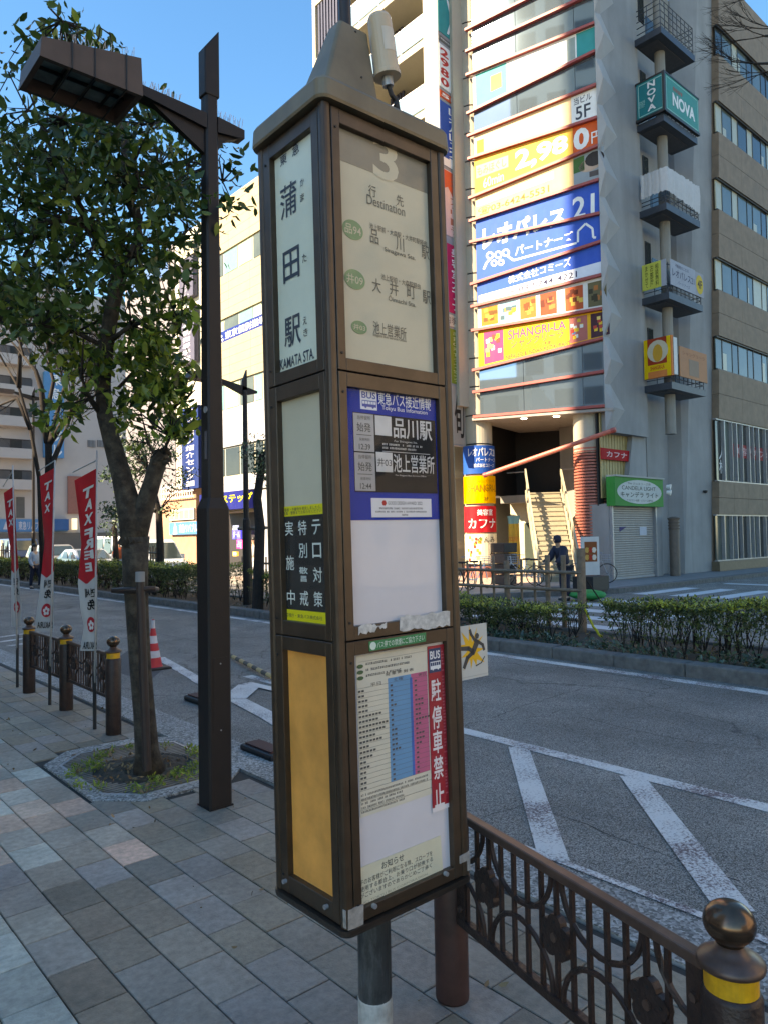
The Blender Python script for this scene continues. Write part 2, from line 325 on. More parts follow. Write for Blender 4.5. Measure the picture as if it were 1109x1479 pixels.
for x,y,c in groups.get('all',[]):
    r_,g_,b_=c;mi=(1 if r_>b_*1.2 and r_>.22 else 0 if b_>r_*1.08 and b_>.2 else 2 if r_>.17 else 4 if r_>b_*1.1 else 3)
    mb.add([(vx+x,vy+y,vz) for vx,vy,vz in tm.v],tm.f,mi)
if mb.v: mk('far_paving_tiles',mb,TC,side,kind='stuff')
# kerb stones and gutter
kerb=mk('kerb',MB().box((2.795,-20,-.28),(2.985,120,-.02)),KERB,kind='structure')
kb=mk('kerb_stone',MB().box((-.094,-.296,-.25),(.094,.296,0)),KERB,kerb,local=True);bevel(kb,.012);KM=kb.data
y=-2.7
for i in range(40):
    o=kb if i==0 else kb.copy()
    if i: COL.objects.link(o);o.parent=kerb
    o.location=(2.89,y+.6*i,0.002)
sheet('gutter',2.985,-20,3.37,120,RZ+.012,GUT)
mk('kerb_apron',MB().box((2.80,-4,-.1),(2.98,14,.006)),GUT,kind='structure')
# road markings
WORN=bpy.data.materials.new('worn road paint');WORN.use_nodes=True
t=WORN.node_tree;N=t.nodes;L=t.links;b=N['Principled BSDF'];b.inputs['Roughness'].default_value=.8
geo=N.new('ShaderNodeNewGeometry');n=N.new('ShaderNodeTexNoise');n.inputs['Scale'].default_value=55;n.inputs['Detail'].default_value=8;n.inputs['Roughness'].default_value=.75;L.new(geo.outputs['Position'],n.inputs['Vector'])
n2=N.new('ShaderNodeTexNoise');n2.inputs['Scale'].default_value=2.2;n2.inputs['Detail'].default_value=4;L.new(geo.outputs['Position'],n2.inputs['Vector'])
ma=N.new('ShaderNodeMath');ma.operation='MULTIPLY_ADD';L.new(n2.outputs[0],ma.inputs[0]);ma.inputs[1].default_value=.55;L.new(n.outputs[0],ma.inputs[2])
rp=N.new('ShaderNodeValToRGB');rp.color_ramp.elements[0].position=.665;rp.color_ramp.elements[0].color=(.13,.087,.09,1);rp.color_ramp.elements[1].position=.8;rp.color_ramp.elements[1].color=(.6,.575,.54,1)
L.new(ma.outputs[0],rp.inputs[0]);L.new(rp.outputs[0],b.inputs['Base Color'])
def mark(pts,z=RZ+.004,m=WORN): return mk('road_marking',MB().add([(p[0],p[1],z) for p in pts],[tuple(range(len(pts)))]),m,road)
mark([(4.98,-6),(5.13,-6),(5.17,8.6),(5.02,8.6)]);mark([(8.55,-30),(8.73,-30),(8.73,90),(8.55,90)])
def bar(a,b,w,z=RZ+.004):
    a=np.array(a);b=np.array(b);d=unit(b-a);n_=np.array([-d[1],d[0]])*w/2;return mark([a-n_,b-n_,b+n_,a+n_],z)
gr=lambda x,y:G(x,y,RZ)[:2]
bar(gr(748,1080),gr(800,1245),.17,RZ+.008);bar(gr(912,1122),gr(1062,1318),.18,RZ+.008);bar((5.0,-.3),(3.5,-1.9),.2,RZ+.008)
mark([(3.38,-8),(3.46,-8),(3.47,3.6),(3.42,3.6)])
bar(gr(231,950),gr(287,982),.16);bar(gr(287,982),gr(391,1036),.2,RZ+.008);bar((4.1,6.6),(3.5,3.9),.16,RZ+.006);bar(gr(338,1010),gr(362,990),.3,RZ+.012);bar(gr(357,988),gr(400,998),.14,RZ+.016)
for yy in (14.2,14.9,15.6): bar((3.6,yy),(4.6,yy+.35),.16)
CRK=mat('dark crack',(.02,.02,.02),.9)
def crack(pts,w=.012,z=RZ+.0015):
    mb=MB();rr=random.Random(len(pts)*7);P=[]
    for a,b in zip(pts,pts[1:]):
        a,b=np.array(a),np.array(b)
        for k in range(10): P.append(a+(b-a)*k/10+np.array([rr.uniform(-.02,.02),rr.uniform(-.02,.02)]))
    for a,b in zip(P,P[1:]):
        d=unit(b-a);n_=np.array([-d[1],d[0]])*w*rr.uniform(.3,1)/2;mb.add([(q[0],q[1],z) for q in (a-n_,b-n_,b+n_,a+n_)],[(0,1,2,3)])
    mk('road_crack',mb,CRK,road,kind='stuff')
crack([gr(712,1036),gr(760,1018),gr(820,1000),gr(905,981)]);crack([gr(840,1036),gr(930,1058),gr(1020,1075),gr(1109,1083)]);crack([gr(700,1180),gr(760,1160),gr(1109,1290)],.008)
crack([(6.2,12),(6.1,18),(6.4,26)]);crack([(3.4,4.2),(4.6,4.9),(4.9,6)],.008)
mk('asphalt_patch',MB().add([(p[0],p[1],RZ+.002) for p in (gr(150,965),gr(215,985),gr(250,955),gr(185,940))],[(0,1,2,3)]),mat('fresh asphalt patch',(.075,.075,.075),.9,bump=.6,bsc=200),road)
# crosswalk over the side street and its stop line
for i in range(9): mk('road_marking',MB().add([(15.2+0*i,y0,RZ+.004) if 0 else (x0,y0,RZ+.004) for x0,y0 in ((19.9,11.6-i*1.15),(23.2,11.6-i*1.15),(23.2,11.1-i*1.15),(19.9,11.1-i*1.15))],[(0,1,2,3)]),flat(205,207,208,.8),road)
for i in range(5): mk('road_marking',MB().box((12.2+i*1.3,7.6,RZ+.001),(12.75+i*1.3,11.3,RZ+.004)),flat(200,202,204,.8),road)
mk('road_marking',MB().box((25.5,5.6,RZ+.001),(25.9,11.4,RZ+.004)),flat(200,202,204,.8),road)
mk('road_marking',MB().box((26.2,8.6,RZ+.001),(60,8.75,RZ+.004)),flat(190,192,194,.8),road)
# median: soil bed with kerb stones
med=mk('median_bed',MB().box((9.2,-12,-.2),(10.95,200,.0)),SOIL,kind='structure')
k2=mk('kerb_stone',MB().box((-.14,-.495,-.2),(.14,.495,0)),KERBD,med,local=True);bevel(k2,.02)
cnt=0
for X in (9.06,11.05):
    for i in range(46 if X<10 else 24):
        o=k2 if cnt==0 else k2.copy()
        if cnt: COL.objects.link(o);o.parent=med
        cnt+=1;o.location=(X,-4+i,.05+R.uniform(-.006,.006))
mk('kerb_stone_run',MB().box((8.92,42,-.2),(9.2,200,.05)).box((10.91,20,-.2),(11.19,200,.05)),KERBD,med)
# far pavement
PAVE=mat('far pavement',(.2,.19,.185),.8,nz=.15,sc=3,dirt=.2)
PLZ=mat('pinkish forecourt paving',(.42,.31,.24),.8,nz=.12,sc=4)
fs=mk('far_sidewalk',MB().box((19.8,12.3,-.28),(120,70,-.01)),PAVE,kind='structure')
mk('forecourt',MB().box((15.5,14.4,-.28),(19.8,30,-.015)).box((19.8,14.5,-.01),(27,21,-.002)),PLZ,kind='structure')
mb=MB();mb.prism([(15.4,14.3,-.2),(15.4,14.0,-.2),(19.4,12.25,-.2),(19.9,12.0,-.2),(60,12.0,-.2),(60,12.3,-.2),(19.8,12.3,-.2)],(0,0,.23))
mk('far_kerb',mb,KERBD,kind='structure')
mk('far_kerb_run',MB().box((15.3,14.3,-.2),(15.5,36,.0)).box((19.6,36,-.2),(19.8,200,0)),KERB,kind='structure')
# ================================================================== BUS STOP
SB=1.15
def rv(v):
    v=np.array(v);th=np.linalg.norm(v);k=v/th;K=np.array([[0,-k[2],k[1]],[k[2],0,-k[0]],[-k[1],k[0],0]]);return np.eye(3)+math.sin(th)*K+(1-math.cos(th))*K@K
BR=rv([-.01149396,-.00918591,-.01687026]);BO=C0+(V(1.10776619,1.42439783,.75152123)-C0)*SB
BA,BB=.31942617*SB,.43362497*SB;H1,H2,H3=.68964592*SB,1.36922474*SB,2.05*SB
bx,by,bz=BR[:,0],BR[:,1],BR[:,2]
def bl(x,y,z): return BO+bx*x+by*y+bz*z
PR=Pl(BO,bx,bz);PLf=Pl(BO+by*BA,-by,bz)
stop=E('bus_stop',(float(bl(BB/2,BA/2,0)[0]),float(bl(BB/2,BA/2,0)[1]),0),'tall bronze bus stop sign box with white panels reading number 3 and Kamata station','bus stop')
def lb(mb,x0,x1,y0,y1,z0,z1,m=0): return mb.prism([bl(x0,y0,z0),bl(x1,y0,z0),bl(x1,y1,z0),bl(x0,y1,z0)],bz*(z1-z0),m)
pw=.0135*SB
def post(x,y):
    mb=MB();pts=[]
    for k in range(16):
        a=2*math.pi*k/16;c,s=math.cos(a),math.sin(a);ex=lambda t:math.copysign(abs(t)**.6,t)
        pts.append(bl(x+ex(c)*pw,y+ex(s)*pw,0))
    mb.prism(pts,bz*H3);mk('corner_post',mb,BRZ,stop,smooth=False)
for x,y in ((pw,pw),(BB-pw,pw),(pw,BA-pw),(BB-pw,BA-pw)): post(x,y)
core=MB();lb(core,.03,BB-.03,.03,BA-.03,.02,H3);mk('inner_box',core,BLACK,stop)
def quadrect(pl,pts):
    q=[pl.uv(*p) for p in pts];return ((q[0][0]+q[3][0])/2,(q[1][0]+q[2][0])/2,(q[2][1]+q[3][1])/2,(q[0][1]+q[1][1])/2)
gR=[quadrect(PR,p) for p in ([(490.6,175.2),(625,234.7),(630.5,536),(502,518.7)],[(502.7,558),(634.8,575.8),(646,888),(512.5,906)],[(513.5,946),(643.6,927.6),(659.8,1253.7),(524.6,1312.9)])]
gL=[quadrect(PLf,p) for p in ([(387,228),(446,184.6),(457.4,517.3),(396.5,540)],[(397.2,580.5),(459.4,561.5),(469.4,904.8),(407.2,895)],[(407.9,938.6),(470,948.7),(478.7,1302),(413.8,1266.3)])]
PNL=mat('cream white acrylic',(.52,.475,.355),.4,spec=.2,nz=.07,sc=4,coat=.08)  # plain cream acrylic colour, no emission
PNL2=mat('grey white acrylic',(.62,.585,.6),.4,spec=.2,nz=.05,sc=4,coat=.08)
PNLG=mat('greenish white acrylic',(.6,.65,.54),.4,spec=.2,nz=.07,sc=4,coat=.08)
ORG=mat('aged amber panel',(.8,.34,.08),.45,spec=.2,nz=.18,sc=7,coat=.4,dirt=.15,dirtc=(.3,.16,.05))
panels={}
for pl,gs,Wd,side_ in ((PR,gR,BB,'R'),(PLf,gL,BA,'L')):
    for k,(z0,z1) in enumerate(((H2,H3),(H1,H2),(0,H1))):
        u0_,u1_,v0,v1=gs[k];a=2*pw+.002;bW=Wd-2*pw-.002;z0+=.002;z1-=.002
        mb=MB();pl.box(mb,a,u0_,z0,z1,-.03,-.003);pl.box(mb,u1_,bW,z0,z1,-.03,-.003)
        pl.box(mb,u0_,u1_,z0,v0,-.03,-.004);pl.box(mb,u0_,u1_,v1,z1,-.03,-.004)
        fr=mk('panel_frame',mb,BRZ,stop);bevel(fr,.0015,1)
        for zz in (z0+.05,z1-.06):
            s=MB();c=pl.at(a+.014,zz,-.003);s.tube([c,c+pl.n*.003],.004,8);mk('screw',s,BLACK,fr)
        m=(PNL if side_=='R' and k==0 else PNL2 if side_=='R' else PNLG if k==0 else PNL if k==1 else ORG)
        p=MB();pl.box(p,u0_-.008,u1_+.008,v0-.008,v1+.008,-.034,-.024);panels[side_,k]=mk('face_panel',p,m,stop)
for pl,Wd in ((Pl(bl(BB,0,0),by,bz),BA),(Pl(bl(BB,BA,0),-bx,bz),BB)):
    for z0,z1 in ((0,H1),(H1,H2),(H2,H3)):
        mb=MB();pl.box(mb,2*pw,Wd-2*pw,z0+.002,z1-.002,-.03,-.003);mk('back_panel',mb,BRZD,stop)
GLZ=bpy.data.materials.new('clear cover glass');GLZ.use_nodes=True;N=GLZ.node_tree.nodes;L=GLZ.node_tree.links
ta_=N.new('ShaderNodeBsdfTransparent');gl_=N.new('ShaderNodeBsdfGlossy');gl_.inputs['Roughness'].default_value=.03;lw_=N.new('ShaderNodeLayerWeight');lw_.inputs[0].default_value=.5;pw_=N.new('ShaderNodeMath');pw_.operation='POWER';L.new(lw_.outputs['Facing'],pw_.inputs[0]);pw_.inputs[1].default_value=5;fr_=N.new('ShaderNodeMath');fr_.operation='MULTIPLY_ADD';L.new(pw_.outputs[0],fr_.inputs[0]);fr_.inputs[1].default_value=.4;fr_.inputs[2].default_value=.012;mi_=N.new('ShaderNodeMixShader')
nz_=N.new('ShaderNodeTexNoise');nz_.inputs['Scale'].default_value=2.5;gp_=N.new('ShaderNodeNewGeometry');L.new(gp_.outputs['Position'],nz_.inputs['Vector']);bu_=N.new('ShaderNodeBump');bu_.inputs['Strength'].default_value=.12;bu_.inputs['Distance'].default_value=.02;L.new(nz_.outputs[0],bu_.inputs['Height']);L.new(bu_.outputs[0],gl_.inputs['Normal'])
L.new(fr_.outputs[0],mi_.inputs[0]);L.new(ta_.outputs[0],mi_.inputs[1]);L.new(gl_.outputs[0],mi_.inputs[2]);L.new(mi_.outputs[0],N['Material Output'].inputs[0])
for pl,gs in ((PR,gR),(PLf,gL)):
    for g in gs: p=MB();p.add([pl.at(u,v,-.015) for u,v in ((g[0]-.004,g[2]-.004),(g[1]+.004,g[2]-.004),(g[1]+.004,g[3]+.004),(g[0]-.004,g[3]+.004))],[(0,1,2,3)]);mk('cover_glass',p,GLZ,stop)
# cap
def rrect(x0,x1,y0,y1,r,z,n=6):
    pts=[]
    for cx,cy,a0 in ((x1-r,y0+r,-90),(x1-r,y1-r,0),(x0+r,y1-r,90),(x0+r,y0+r,180)):
        for k in range(n+1): a=rad(a0+90*k/n);pts.append(bl(cx+r*math.cos(a),cy+r*math.sin(a),z))
    return pts
def loft(mb,rings,m=0):
    n=len(rings[0]);b=len(mb.v);vs=[p for r in rings for p in r];k=len(rings)
    mb.add(vs,[(i*n+j,i*n+(j+1)%n,(i+1)*n+(j+1)%n,(i+1)*n+j) for i in range(k-1) for j in range(n)]+[tuple(range(n))[::-1],tuple((k-1)*n+j for j in range(n))],m)
e=.016
mb=MB();loft(mb,[rrect(-e,BB+e,-e,BA+e,.035,H3+.004),rrect(-e-.003,BB+e+.003,-e-.003,BA+e+.003,.035,H3+.012),rrect(-e,BB+e,-e,BA+e,.035,H3+.062),rrect(-e+.006,BB+e-.006,-e+.006,BA+e-.006,.032,H3+.072),rrect(.02,BB-.02,.02,BA-.02,.03,H3+.078)])
mk('cap',mb,BRZC,stop)
mb=MB();loft(mb,[rrect(-.006,BB+.006,-.006,BA+.006,.028,-.022),rrect(-.008,BB+.008,-.008,BA+.008,.028,-.014),rrect(-.008,BB+.008,-.008,BA+.008,.028,-.003)]);mk('base_plate',mb,BRZD,stop)
for pl,us in ((PR,(.1,BB-.11)),(PLf,(.06,BA-.09))):
    for u in us:
        s=MB();c=pl.at(u,.035,-.003);s.tube([c,c+pl.n*.012],.007,8);mk('screw',s,STEEL,stop)
# leg
lc=D(544,1420,2.19);lc=V(bl(BB*.45,BA*.42,0)[0],bl(BB*.45,BA*.42,0)[1],0)
u_,v_=0,0
mb=MB();mb.lathe((lc[0],lc[1],0),[(.052,.27),(.052,.62)],24);leg=mk('support_leg',mb,mat('black painted leg',(.03,.032,.032),.5,nz=.5,sc=14,dirt=.7,dirtc=(.22,.22,.21)),stop,smooth=False)
mb=MB();mb.lathe((lc[0],lc[1],0),[(.0535,.0),(.0535,.27),(.052,.274)],24);mk('base_collar',mb,mat('pale concrete collar',(.4,.39,.36),.8,nz=.3,sc=20,dirt=.3),leg)
# top: tapered cover, pole, beacon
zt=H3+.078
def topuv(px,py,z=zt): r=ray(px,py);o=bl(0,0,z);t=np.dot(o-C0,bz)/np.dot(r,bz);q=C0+r*t-BO;return float(q@bx),float(q@by)
yc=BA*.5
def onyl(px,py,y): r=ray(px,py);o=bl(0,y,0);t=np.dot(o-C0,by)/np.dot(r,by);q=C0+r*t-BO;return float(q@bx),float(q@bz)
yf=.10;xa,_=onyl(462,112,yf);xb,_=onyl(552,138,yf);yt=yc-.035;xc,zc=onyl(491,28,yt);xd,_=onyl(531,27,yt);hh=zc-zt
mb=MB();loft(mb,[rrect(xa,xb,yf,BA-.08,.012,zt-.01),rrect(xc,xd,yt,yt+.07,.012,zt+hh),rrect(xc+.01,xd-.01,yt+.01,yt+.06,.01,zt+hh+.006)]);cov=mk('pole_cover',mb,BRZC,stop)
for (x_,z_) in ((onyl(518,42,yf+.03)),(onyl(527,108,yf+.005))):
    fq=(z_-zt)/hh;ys_=yf+(yt-yf)*fq-.002;s=MB();s.tube([bl(x_,ys_,z_),bl(x_,ys_+.01,z_)],.0035,8);mk('screw',s,BLACK,cov)
xm=(xc+xd)/2-.01
mb=MB();mb.tube([bl(xm,yt+.035,zt+hh-.02),bl(xm,yt+.035,zt+hh+1.6)],.021,20);mk('pole',mb,BRZD,stop)
BEA=mat('beige plastic',(.52,.4,.27),.4,nz=.06)
xb1,zb1=onyl(559,112,.13);xb2,zb2=onyl(547,24,.13)
a=bl(xb1,.13,zb1);b2=bl(xb2,.13,zb2);ax=unit(b2-a);LN=np.linalg.norm(b2-a)
mb=MB();mb.tube([a,a+ax*.012,a+ax*.014,a+ax*.07,a+ax*LN*.94,a+ax*LN,a+ax*(LN+.006)],[.047,.047,.044,.042,.04,.034,.02],24);bc=mk('beacon',mb,BEA,stop,smooth=False,label='beige cylindrical unit tilted on top of the cap')
mb=MB();mb.tube([a+ax*.01,a-ax*.03],[.02,.018],16);mk('beacon_neck',mb,STEEL,bc)
mb=MB();mb.tube([a-ax*.025,a-ax*.055+bx*.01,a-ax*.07+bx*.03,a-ax*.085+bx*.02,a-ax*.1+bx*.03],[.008]*5,8);mb.tube([a-ax*.06+bx*.028,a-ax*.12+bx*.03],.009,8);mk('cable',mb,BLACK,bc)
tc_=unit(np.cross(ax,np.cross(-by,ax)))
sx=unit(np.cross(ax,-by));sx=sx if sx@bx>0 else -sx
def bcyl(s,t,r=.0428): th=rad(-38+70*s);return a+ax*(.07+.075*t)+(sx*math.sin(th)-by*math.cos(th))*r
mb=MB();vs=[bcyl(i/8,j) for j in (0,1) for i in range(9)];mb.add(vs,[(i,i+1,i+10,i+9) for i in range(8)]);lab=mk('rating_label',mb,flat(215,205,190),bc)
# -- writing on the right face
PR.dn=PLf.dn=-.0235
gL2=[quadrect(PLf,p) for p in ([(387,228),(446,184.6),(457.4,517.3),(396.5,540)],[(397.2,580.5),(459.4,561.5),(469.4,904.8),(407.2,895)])]
def sp(nm,mbx,m,par,**k): return mk(nm,mbx,m,par,**k)
INK=mat('dark print',(.035,.04,.045),.5,nz=.02);INKG=mat('soft grey print',(.11,.105,.085),.5,nz=.02)
def tpx(mb,pl,body,x0,y0,x1,y1,n,bold=.0,**k):
    a,b,c,d=pl.rect(x0,y0,x1,y1);text(mb,pl,body,a,b,c,d,n,bold,**k)
nR=-.0235
u0_,u1_,v0,v1=gR[0];hv=(PR.uv(492.5,233.3)[1]+PR.uv(623.7,280.7)[1])/2
mb=MB();PR.box(mb,u0_,u1_,hv,v1,nR-.002,nR+.0003);hd=mk('header_band',mb,mat('grey header print',(.165,.16,.13),.4,nz=.15,sc=9,coat=.08),panels['R',0])
P0_=panels['R',0]
def r2(x,y): return PR.uv(x,y)
mb=MB();c=r2(556.5,230.5);text(mb,PR,'3',c[0]-.052,c[0]+.052,c[1]-.068,c[1]+.068,nR+.001,.035);mk('lettering',mb,PNL,P0_)
mb=MB()
def tc(mb,pl,body,cx,cy,w,h,n,bold=.012,**k):
    u,v=pl.uv(cx,cy);text(mb,pl,body,u-w/2,u+w/2,v-h/2,v+h/2,n,bold,**k)
for ch,x,y in (('行',537.5,276),('先',577,290)): tc(mb,PR,ch,x,y,.03,.036,nR+.001,.01)
tc(mb,PR,'Destination',557.5,297,.155,.03,nR+.001,.0)
tc(mb,PR,'池上駅前・大森駅・大井町駅経由',576,339.5,.24,.019,nR+.001)
for ch,x,y in (('品',540.5,342),('川',577,353),('駅',613.5,365)): tc(mb,PR,ch,x,y,.034,.044,nR+.001,.012)
tc(mb,PR,'Sinagawa Sta.',577.5,367.5,.13,.019,nR+.001)
tc(mb,PR,'池上駅前・大森駅経由',579,407,.165,.019,nR+.001)
for ch,x,y in (('大',543.5,412.5),('井',568.5,417),('町',593,422),('駅',615.5,429.5)): tc(mb,PR,ch,x,y,.036,.044,nR+.001,.012)
tc(mb,PR,'Ōimachi Sta.',580.5,435,.115,.019,nR+.001)
tc(mb,PR,'池上営業所',563,477.5,.135,.04,nR+.001,.012);tc(mb,PR,'Ikegami Bus Service Office',563,488.5,.135,.011,nR+.001)
mk('lettering',mb,INKG,P0_)
mb=MB()
for x,y,w,h in ((509.6,332,.078,.06),(512.3,403.7,.078,.06),(518.8,473,.06,.04)):
    u,v=r2(x,y);PR.poly(mb,[(u+w/2*math.cos(k*math.pi/14),v+h/2*math.sin(k*math.pi/14)) for k in range(28)],nR,nR+.001)
mk('route_badge',mb,mat('badge green',(.11,.24,.11),.4),P0_)
mb=MB();tc(mb,PR,'品94',509.6,332,.062,.03,nR+.0015);tc(mb,PR,'井09',512.3,403.7,.062,.03,nR+.0015);tc(mb,PR,'井03',518.8,473,.045,.018,nR+.0015);mk('lettering',mb,PNL,P0_)
# middle section: bus information display
u0_,u1_,v0,v1=gR[1];bv=(r2(508.2,750.4)[1]+r2(641.3,751)[1])/2
BLU=mat('bus info blue',(.003,.035,.3),.7,spec=.08,nz=.05)
mb=MB();PR.box(mb,u0_,u1_,bv,v1,nR-.004,nR+.002);info=mk('information_board',mb,BLU,stop)
nI=nR+.0025
a,b,c,d=PR.rect(509,598,627,714);sc_=quadrect(PR,[(509.5,596),(627,607),(630,714),(511,709)])
sa,sb,sc0,sd=sc_
mb=MB();PR.box(mb,sa,sb,sc0,sd,nI,nI+.0015);scr=mk('display_screen',mb,mat('dark display',(.018,.019,.021),.7,spec=.06),info)
lw=sa+(sb-sa)*.235;mid=(sc0+sd)/2
GRY=mat('display grey',(.33,.33,.335),.5);LGR=mat('display light',(.5,.5,.5),.4)
mb=MB();PR.box(mb,sa,lw-.002,mid+.002,sd-.003,nI+.002,nI+.003);PR.box(mb,sa,lw-.002,sc0+.003,mid-.002,nI+.002,nI+.003);mk('time_cell',mb,GRY,info)
mb=MB()
for zb,tt in ((mid+.002,'12:39'),(sc0+.003,'12:44')):
    hh_=(sd-sc0)/2-.005;text(mb,PR,'始発',sa+.012,lw-.014,zb+hh_*.52,zb+hh_*.76,nI+.0035,.015);text(mb,PR,tt,sa+.018,lw-.018,zb+hh_*.05,zb+hh_*.2,nI+.0035,.015)
    text(mb,PR,'当停留所',sa+.014,lw-.014,zb+hh_*.84,zb+hh_*.95,nI+.0035);text(mb,PR,'発車時刻',sa+.02,lw-.02,zb+hh_*.28,zb+hh_*.36,nI+.0035);PR.box(mb,sa+.01,lw-.012,zb+hh_*.43,zb+hh_*.445,nI+.003,nI+.0036)
mk('lettering',mb,INK,info)
mb=MB();bw=(sb-sa)*.19
for zb in (mid+.055,sc0+.062): PR.box(mb,lw+.004,lw+.004+bw,zb,zb+.06,nI+.002,nI+.003)
mk('route_cell',mb,LGR,info)
mb=MB();text(mb,PR,'井03',lw+.008,lw+bw,sc0+.078,sc0+.104,nI+.0035,.01);mk('lettering',mb,INK,info)
mb=MB();text(mb,PR,'品川駅',lw+bw+.012,sb-.018,mid+.05,sd-.006,nI+.003,.03);text(mb,PR,'池上営業所',lw+bw+.008,sb-.012,sc0+.062,sc0+.12,nI+.003,.022)
text(mb,PR,'For Shinagawa Sta.',lw+bw+.014,lw+bw+.11,mid+.036,mid+.044,nI+.003);text(mb,PR,'For Ikegami Bus Service Office',lw+bw+.014,sb-.05,sc0+.05,sc0+.056,nI+.003)
scribble(mb,PR,lw+.03,sb-.06,mid+.026,mid+.032,nI+.003,seed=3);scribble(mb,PR,lw+.03,sb-.09,mid+.015,mid+.021,nI+.003,seed=4);PR.box(mb,lw+.03,sb-.03,mid+.006,mid+.0075,nI+.002,nI+.003)
mk('lettering',mb,mat('display text',(.5,.5,.5),.5),info)
def bus_icon(pl,u0_,u1_,v0,v1,n,par,fg,bgm,txt=True):
    mb=MB();pl.box(mb,u0_,u1_,v0,v1,n,n+.0008);mk('bus_emblem',mb,bgm,par)
    w=u1_-u0_;h=v1-v0;mb=MB()
    text(mb,pl,'BUS',u0_+w*.08,u1_-w*.08,v0+h*.56,v1-h*.1,n+.0012,.03)
    x0,x1,y0,y1=u0_+w*.1,u1_-w*.06,v0+h*.14,v0+h*.46
    pl.box(mb,x0,x1,y0,y0+h*.14,n+.0009,n+.0013);pl.box(mb,x0,x1,y1-h*.04,y1,n+.0009,n+.0013)
    for k in range(6): xx=x0+(x1-x0)*k/5;pl.box(mb,xx-w*.012,xx+w*.012,y0,y1,n+.0009,n+.0013)
    for xx in (x0+w*.2,x1-w*.2): pl.poly(mb,[(xx+w*.065*math.cos(t*.7),y0+w*.065*math.sin(t*.7)) for t in range(9)],n+.0009,n+.0015)
    mk('lettering',mb,fg,par)
ia,ib,ic,id_=PR.rect(519.6,563.5,543.3,592);bus_icon(PR,ia,ib,ic,id_,nI,info,mat('emblem blue',(.01,.05,.3),.4),flat(235,238,245))
mb=MB();tc(mb,PR,'東急バス接近情報',584,580,.222,.04,nI+.001,.02);tc(mb,PR,'Tokyu Bus Infomation',584,593.5,.19,.017,nI+.001,.008)
PR.box(mb,sa-.012,sa-.009,sc0-.01,sd+.01,nI,nI+.001) if 0 else None
mk('lettering',mb,flat(235,238,245),info)
ia,ib,ic,id_=quadrect(PR,[(535,719),(621,721),(622,747),(536,747)])
mb=MB();PR.box(mb,ia,ib,ic,id_,nI,nI+.001);mk('award_label',mb,flat(232,228,228),info)
mb=MB();hh_=id_-ic;text(mb,PR,'GOOD DESIGN AWARD 2022',ia+.065,ib-.04,id_-hh_*.34,id_-hh_*.16,nI+.0012,.012)
scribble(mb,PR,ia+.03,ib-.03,ic+hh_*.42,ic+hh_*.52,nI+.001,seed=5);scribble(mb,PR,ia+.015,ib-.015,ic+hh_*.25,ic+hh_*.34,nI+.001,seed=6);scribble(mb,PR,ia+.12,ib-.1,ic+hh_*.08,ic+hh_*.17,nI+.001,seed=7)
mk('lettering',mb,INK,info)
mb=MB();c=(ia+.05,id_-hh_*.25);PR.poly(mb,[(c[0]+.009*math.cos(k),c[1]+.009*math.sin(k)) for k in range(7)],nI+.001,nI+.0014);mk('award_mark',mb,flat(190,50,50),info)
# lower right: timetable, no-parking banner, notice
nT=nR+.001
def sheet_q(nm,pl,q,n,t,m,par,**k):
    mb=MB();pl.poly(mb,q,n,n+t);return mk(nm,mb,m,par,**k)
q=[r2(*p) for p in ((521.3,1177.7),(624,1149),(615.5,932.7),(513.5,947))];ts_=(min(q[0][0],q[3][0]),(q[1][0]+q[2][0])/2,(q[0][1]+q[1][1])/2,(q[2][1]+q[3][1])/2)
ta,tb,tcv,td=ts_
PAP=mat('cream paper',(.62,.57,.46),.6,nz=.05)
mb=MB();PR.box(mb,ta,tb,tcv,td,nT,nT+.0008);tt=mk('timetable_sheet',mb,PAP,stop);nT2=nT+.001
tw=tb-ta;th=td-tcv
ca,cb=r2(561.5,1050)[0],r2(594.6,1050)[0];cc=r2(618,1050)[0]
yt0=(r2(565.9,1128.7)[1]+r2(620,1111.8)[1])/2;yt1=(r2(561.5,978.3)[1]+r2(615.5,969.8)[1])/2
mb=MB();PR.box(mb,ca,cb,yt0,yt1,nT2,nT2+.0005);mk('timetable_column',mb,mat('table blue',(.1,.28,.47),.6,nz=.05),tt,label='blue column')
mb=MB();PR.box(mb,cb,min(cc,tb),yt0,yt1,nT2,nT2+.0005);mk('timetable_column',mb,mat('table pink',(.52,.11,.21),.6,nz=.05),tt,label='pink column')
mb=MB();PR.box(mb,cb-.005,cb+.005,yt0,yt1-.01,nT2+.0006,nT2+.0008);mk('hour_strip',mb,mat('table navy',(.03,.12,.4),.6),tt)
mb=MB();RR=random.Random(9)
rows=20
for i in range(rows+1):
    y=yt0+(yt1-yt0-.014)*i/rows;PR.box(mb,ta,min(cc,tb),y-.0003,y+.0003,nT2+.0006,nT2+.001)
    if i<rows:
        bell=math.exp(-((i-11)/5.5)**2)
        for c0,k in ((ta+.004,int(2+6*bell*RR.random()+2*bell)),(ca+.008,int(1+5*bell*RR.random())),(cb+.014,int(1+5*bell*RR.random()))):
            for j in range(k): PR.box(mb,c0+j*.0125,c0+j*.0125+.009,y+.003,y+.009,nT2+.0006,nT2+.001)
for i,(o_,w) in enumerate(((.035,.8),(.052,.72),(.069,.6))):
    y=td-o_+.005;scribble(mb,PR,ta+.035,ta+tw*w,y,y+.007,nT2,seed=20+i)
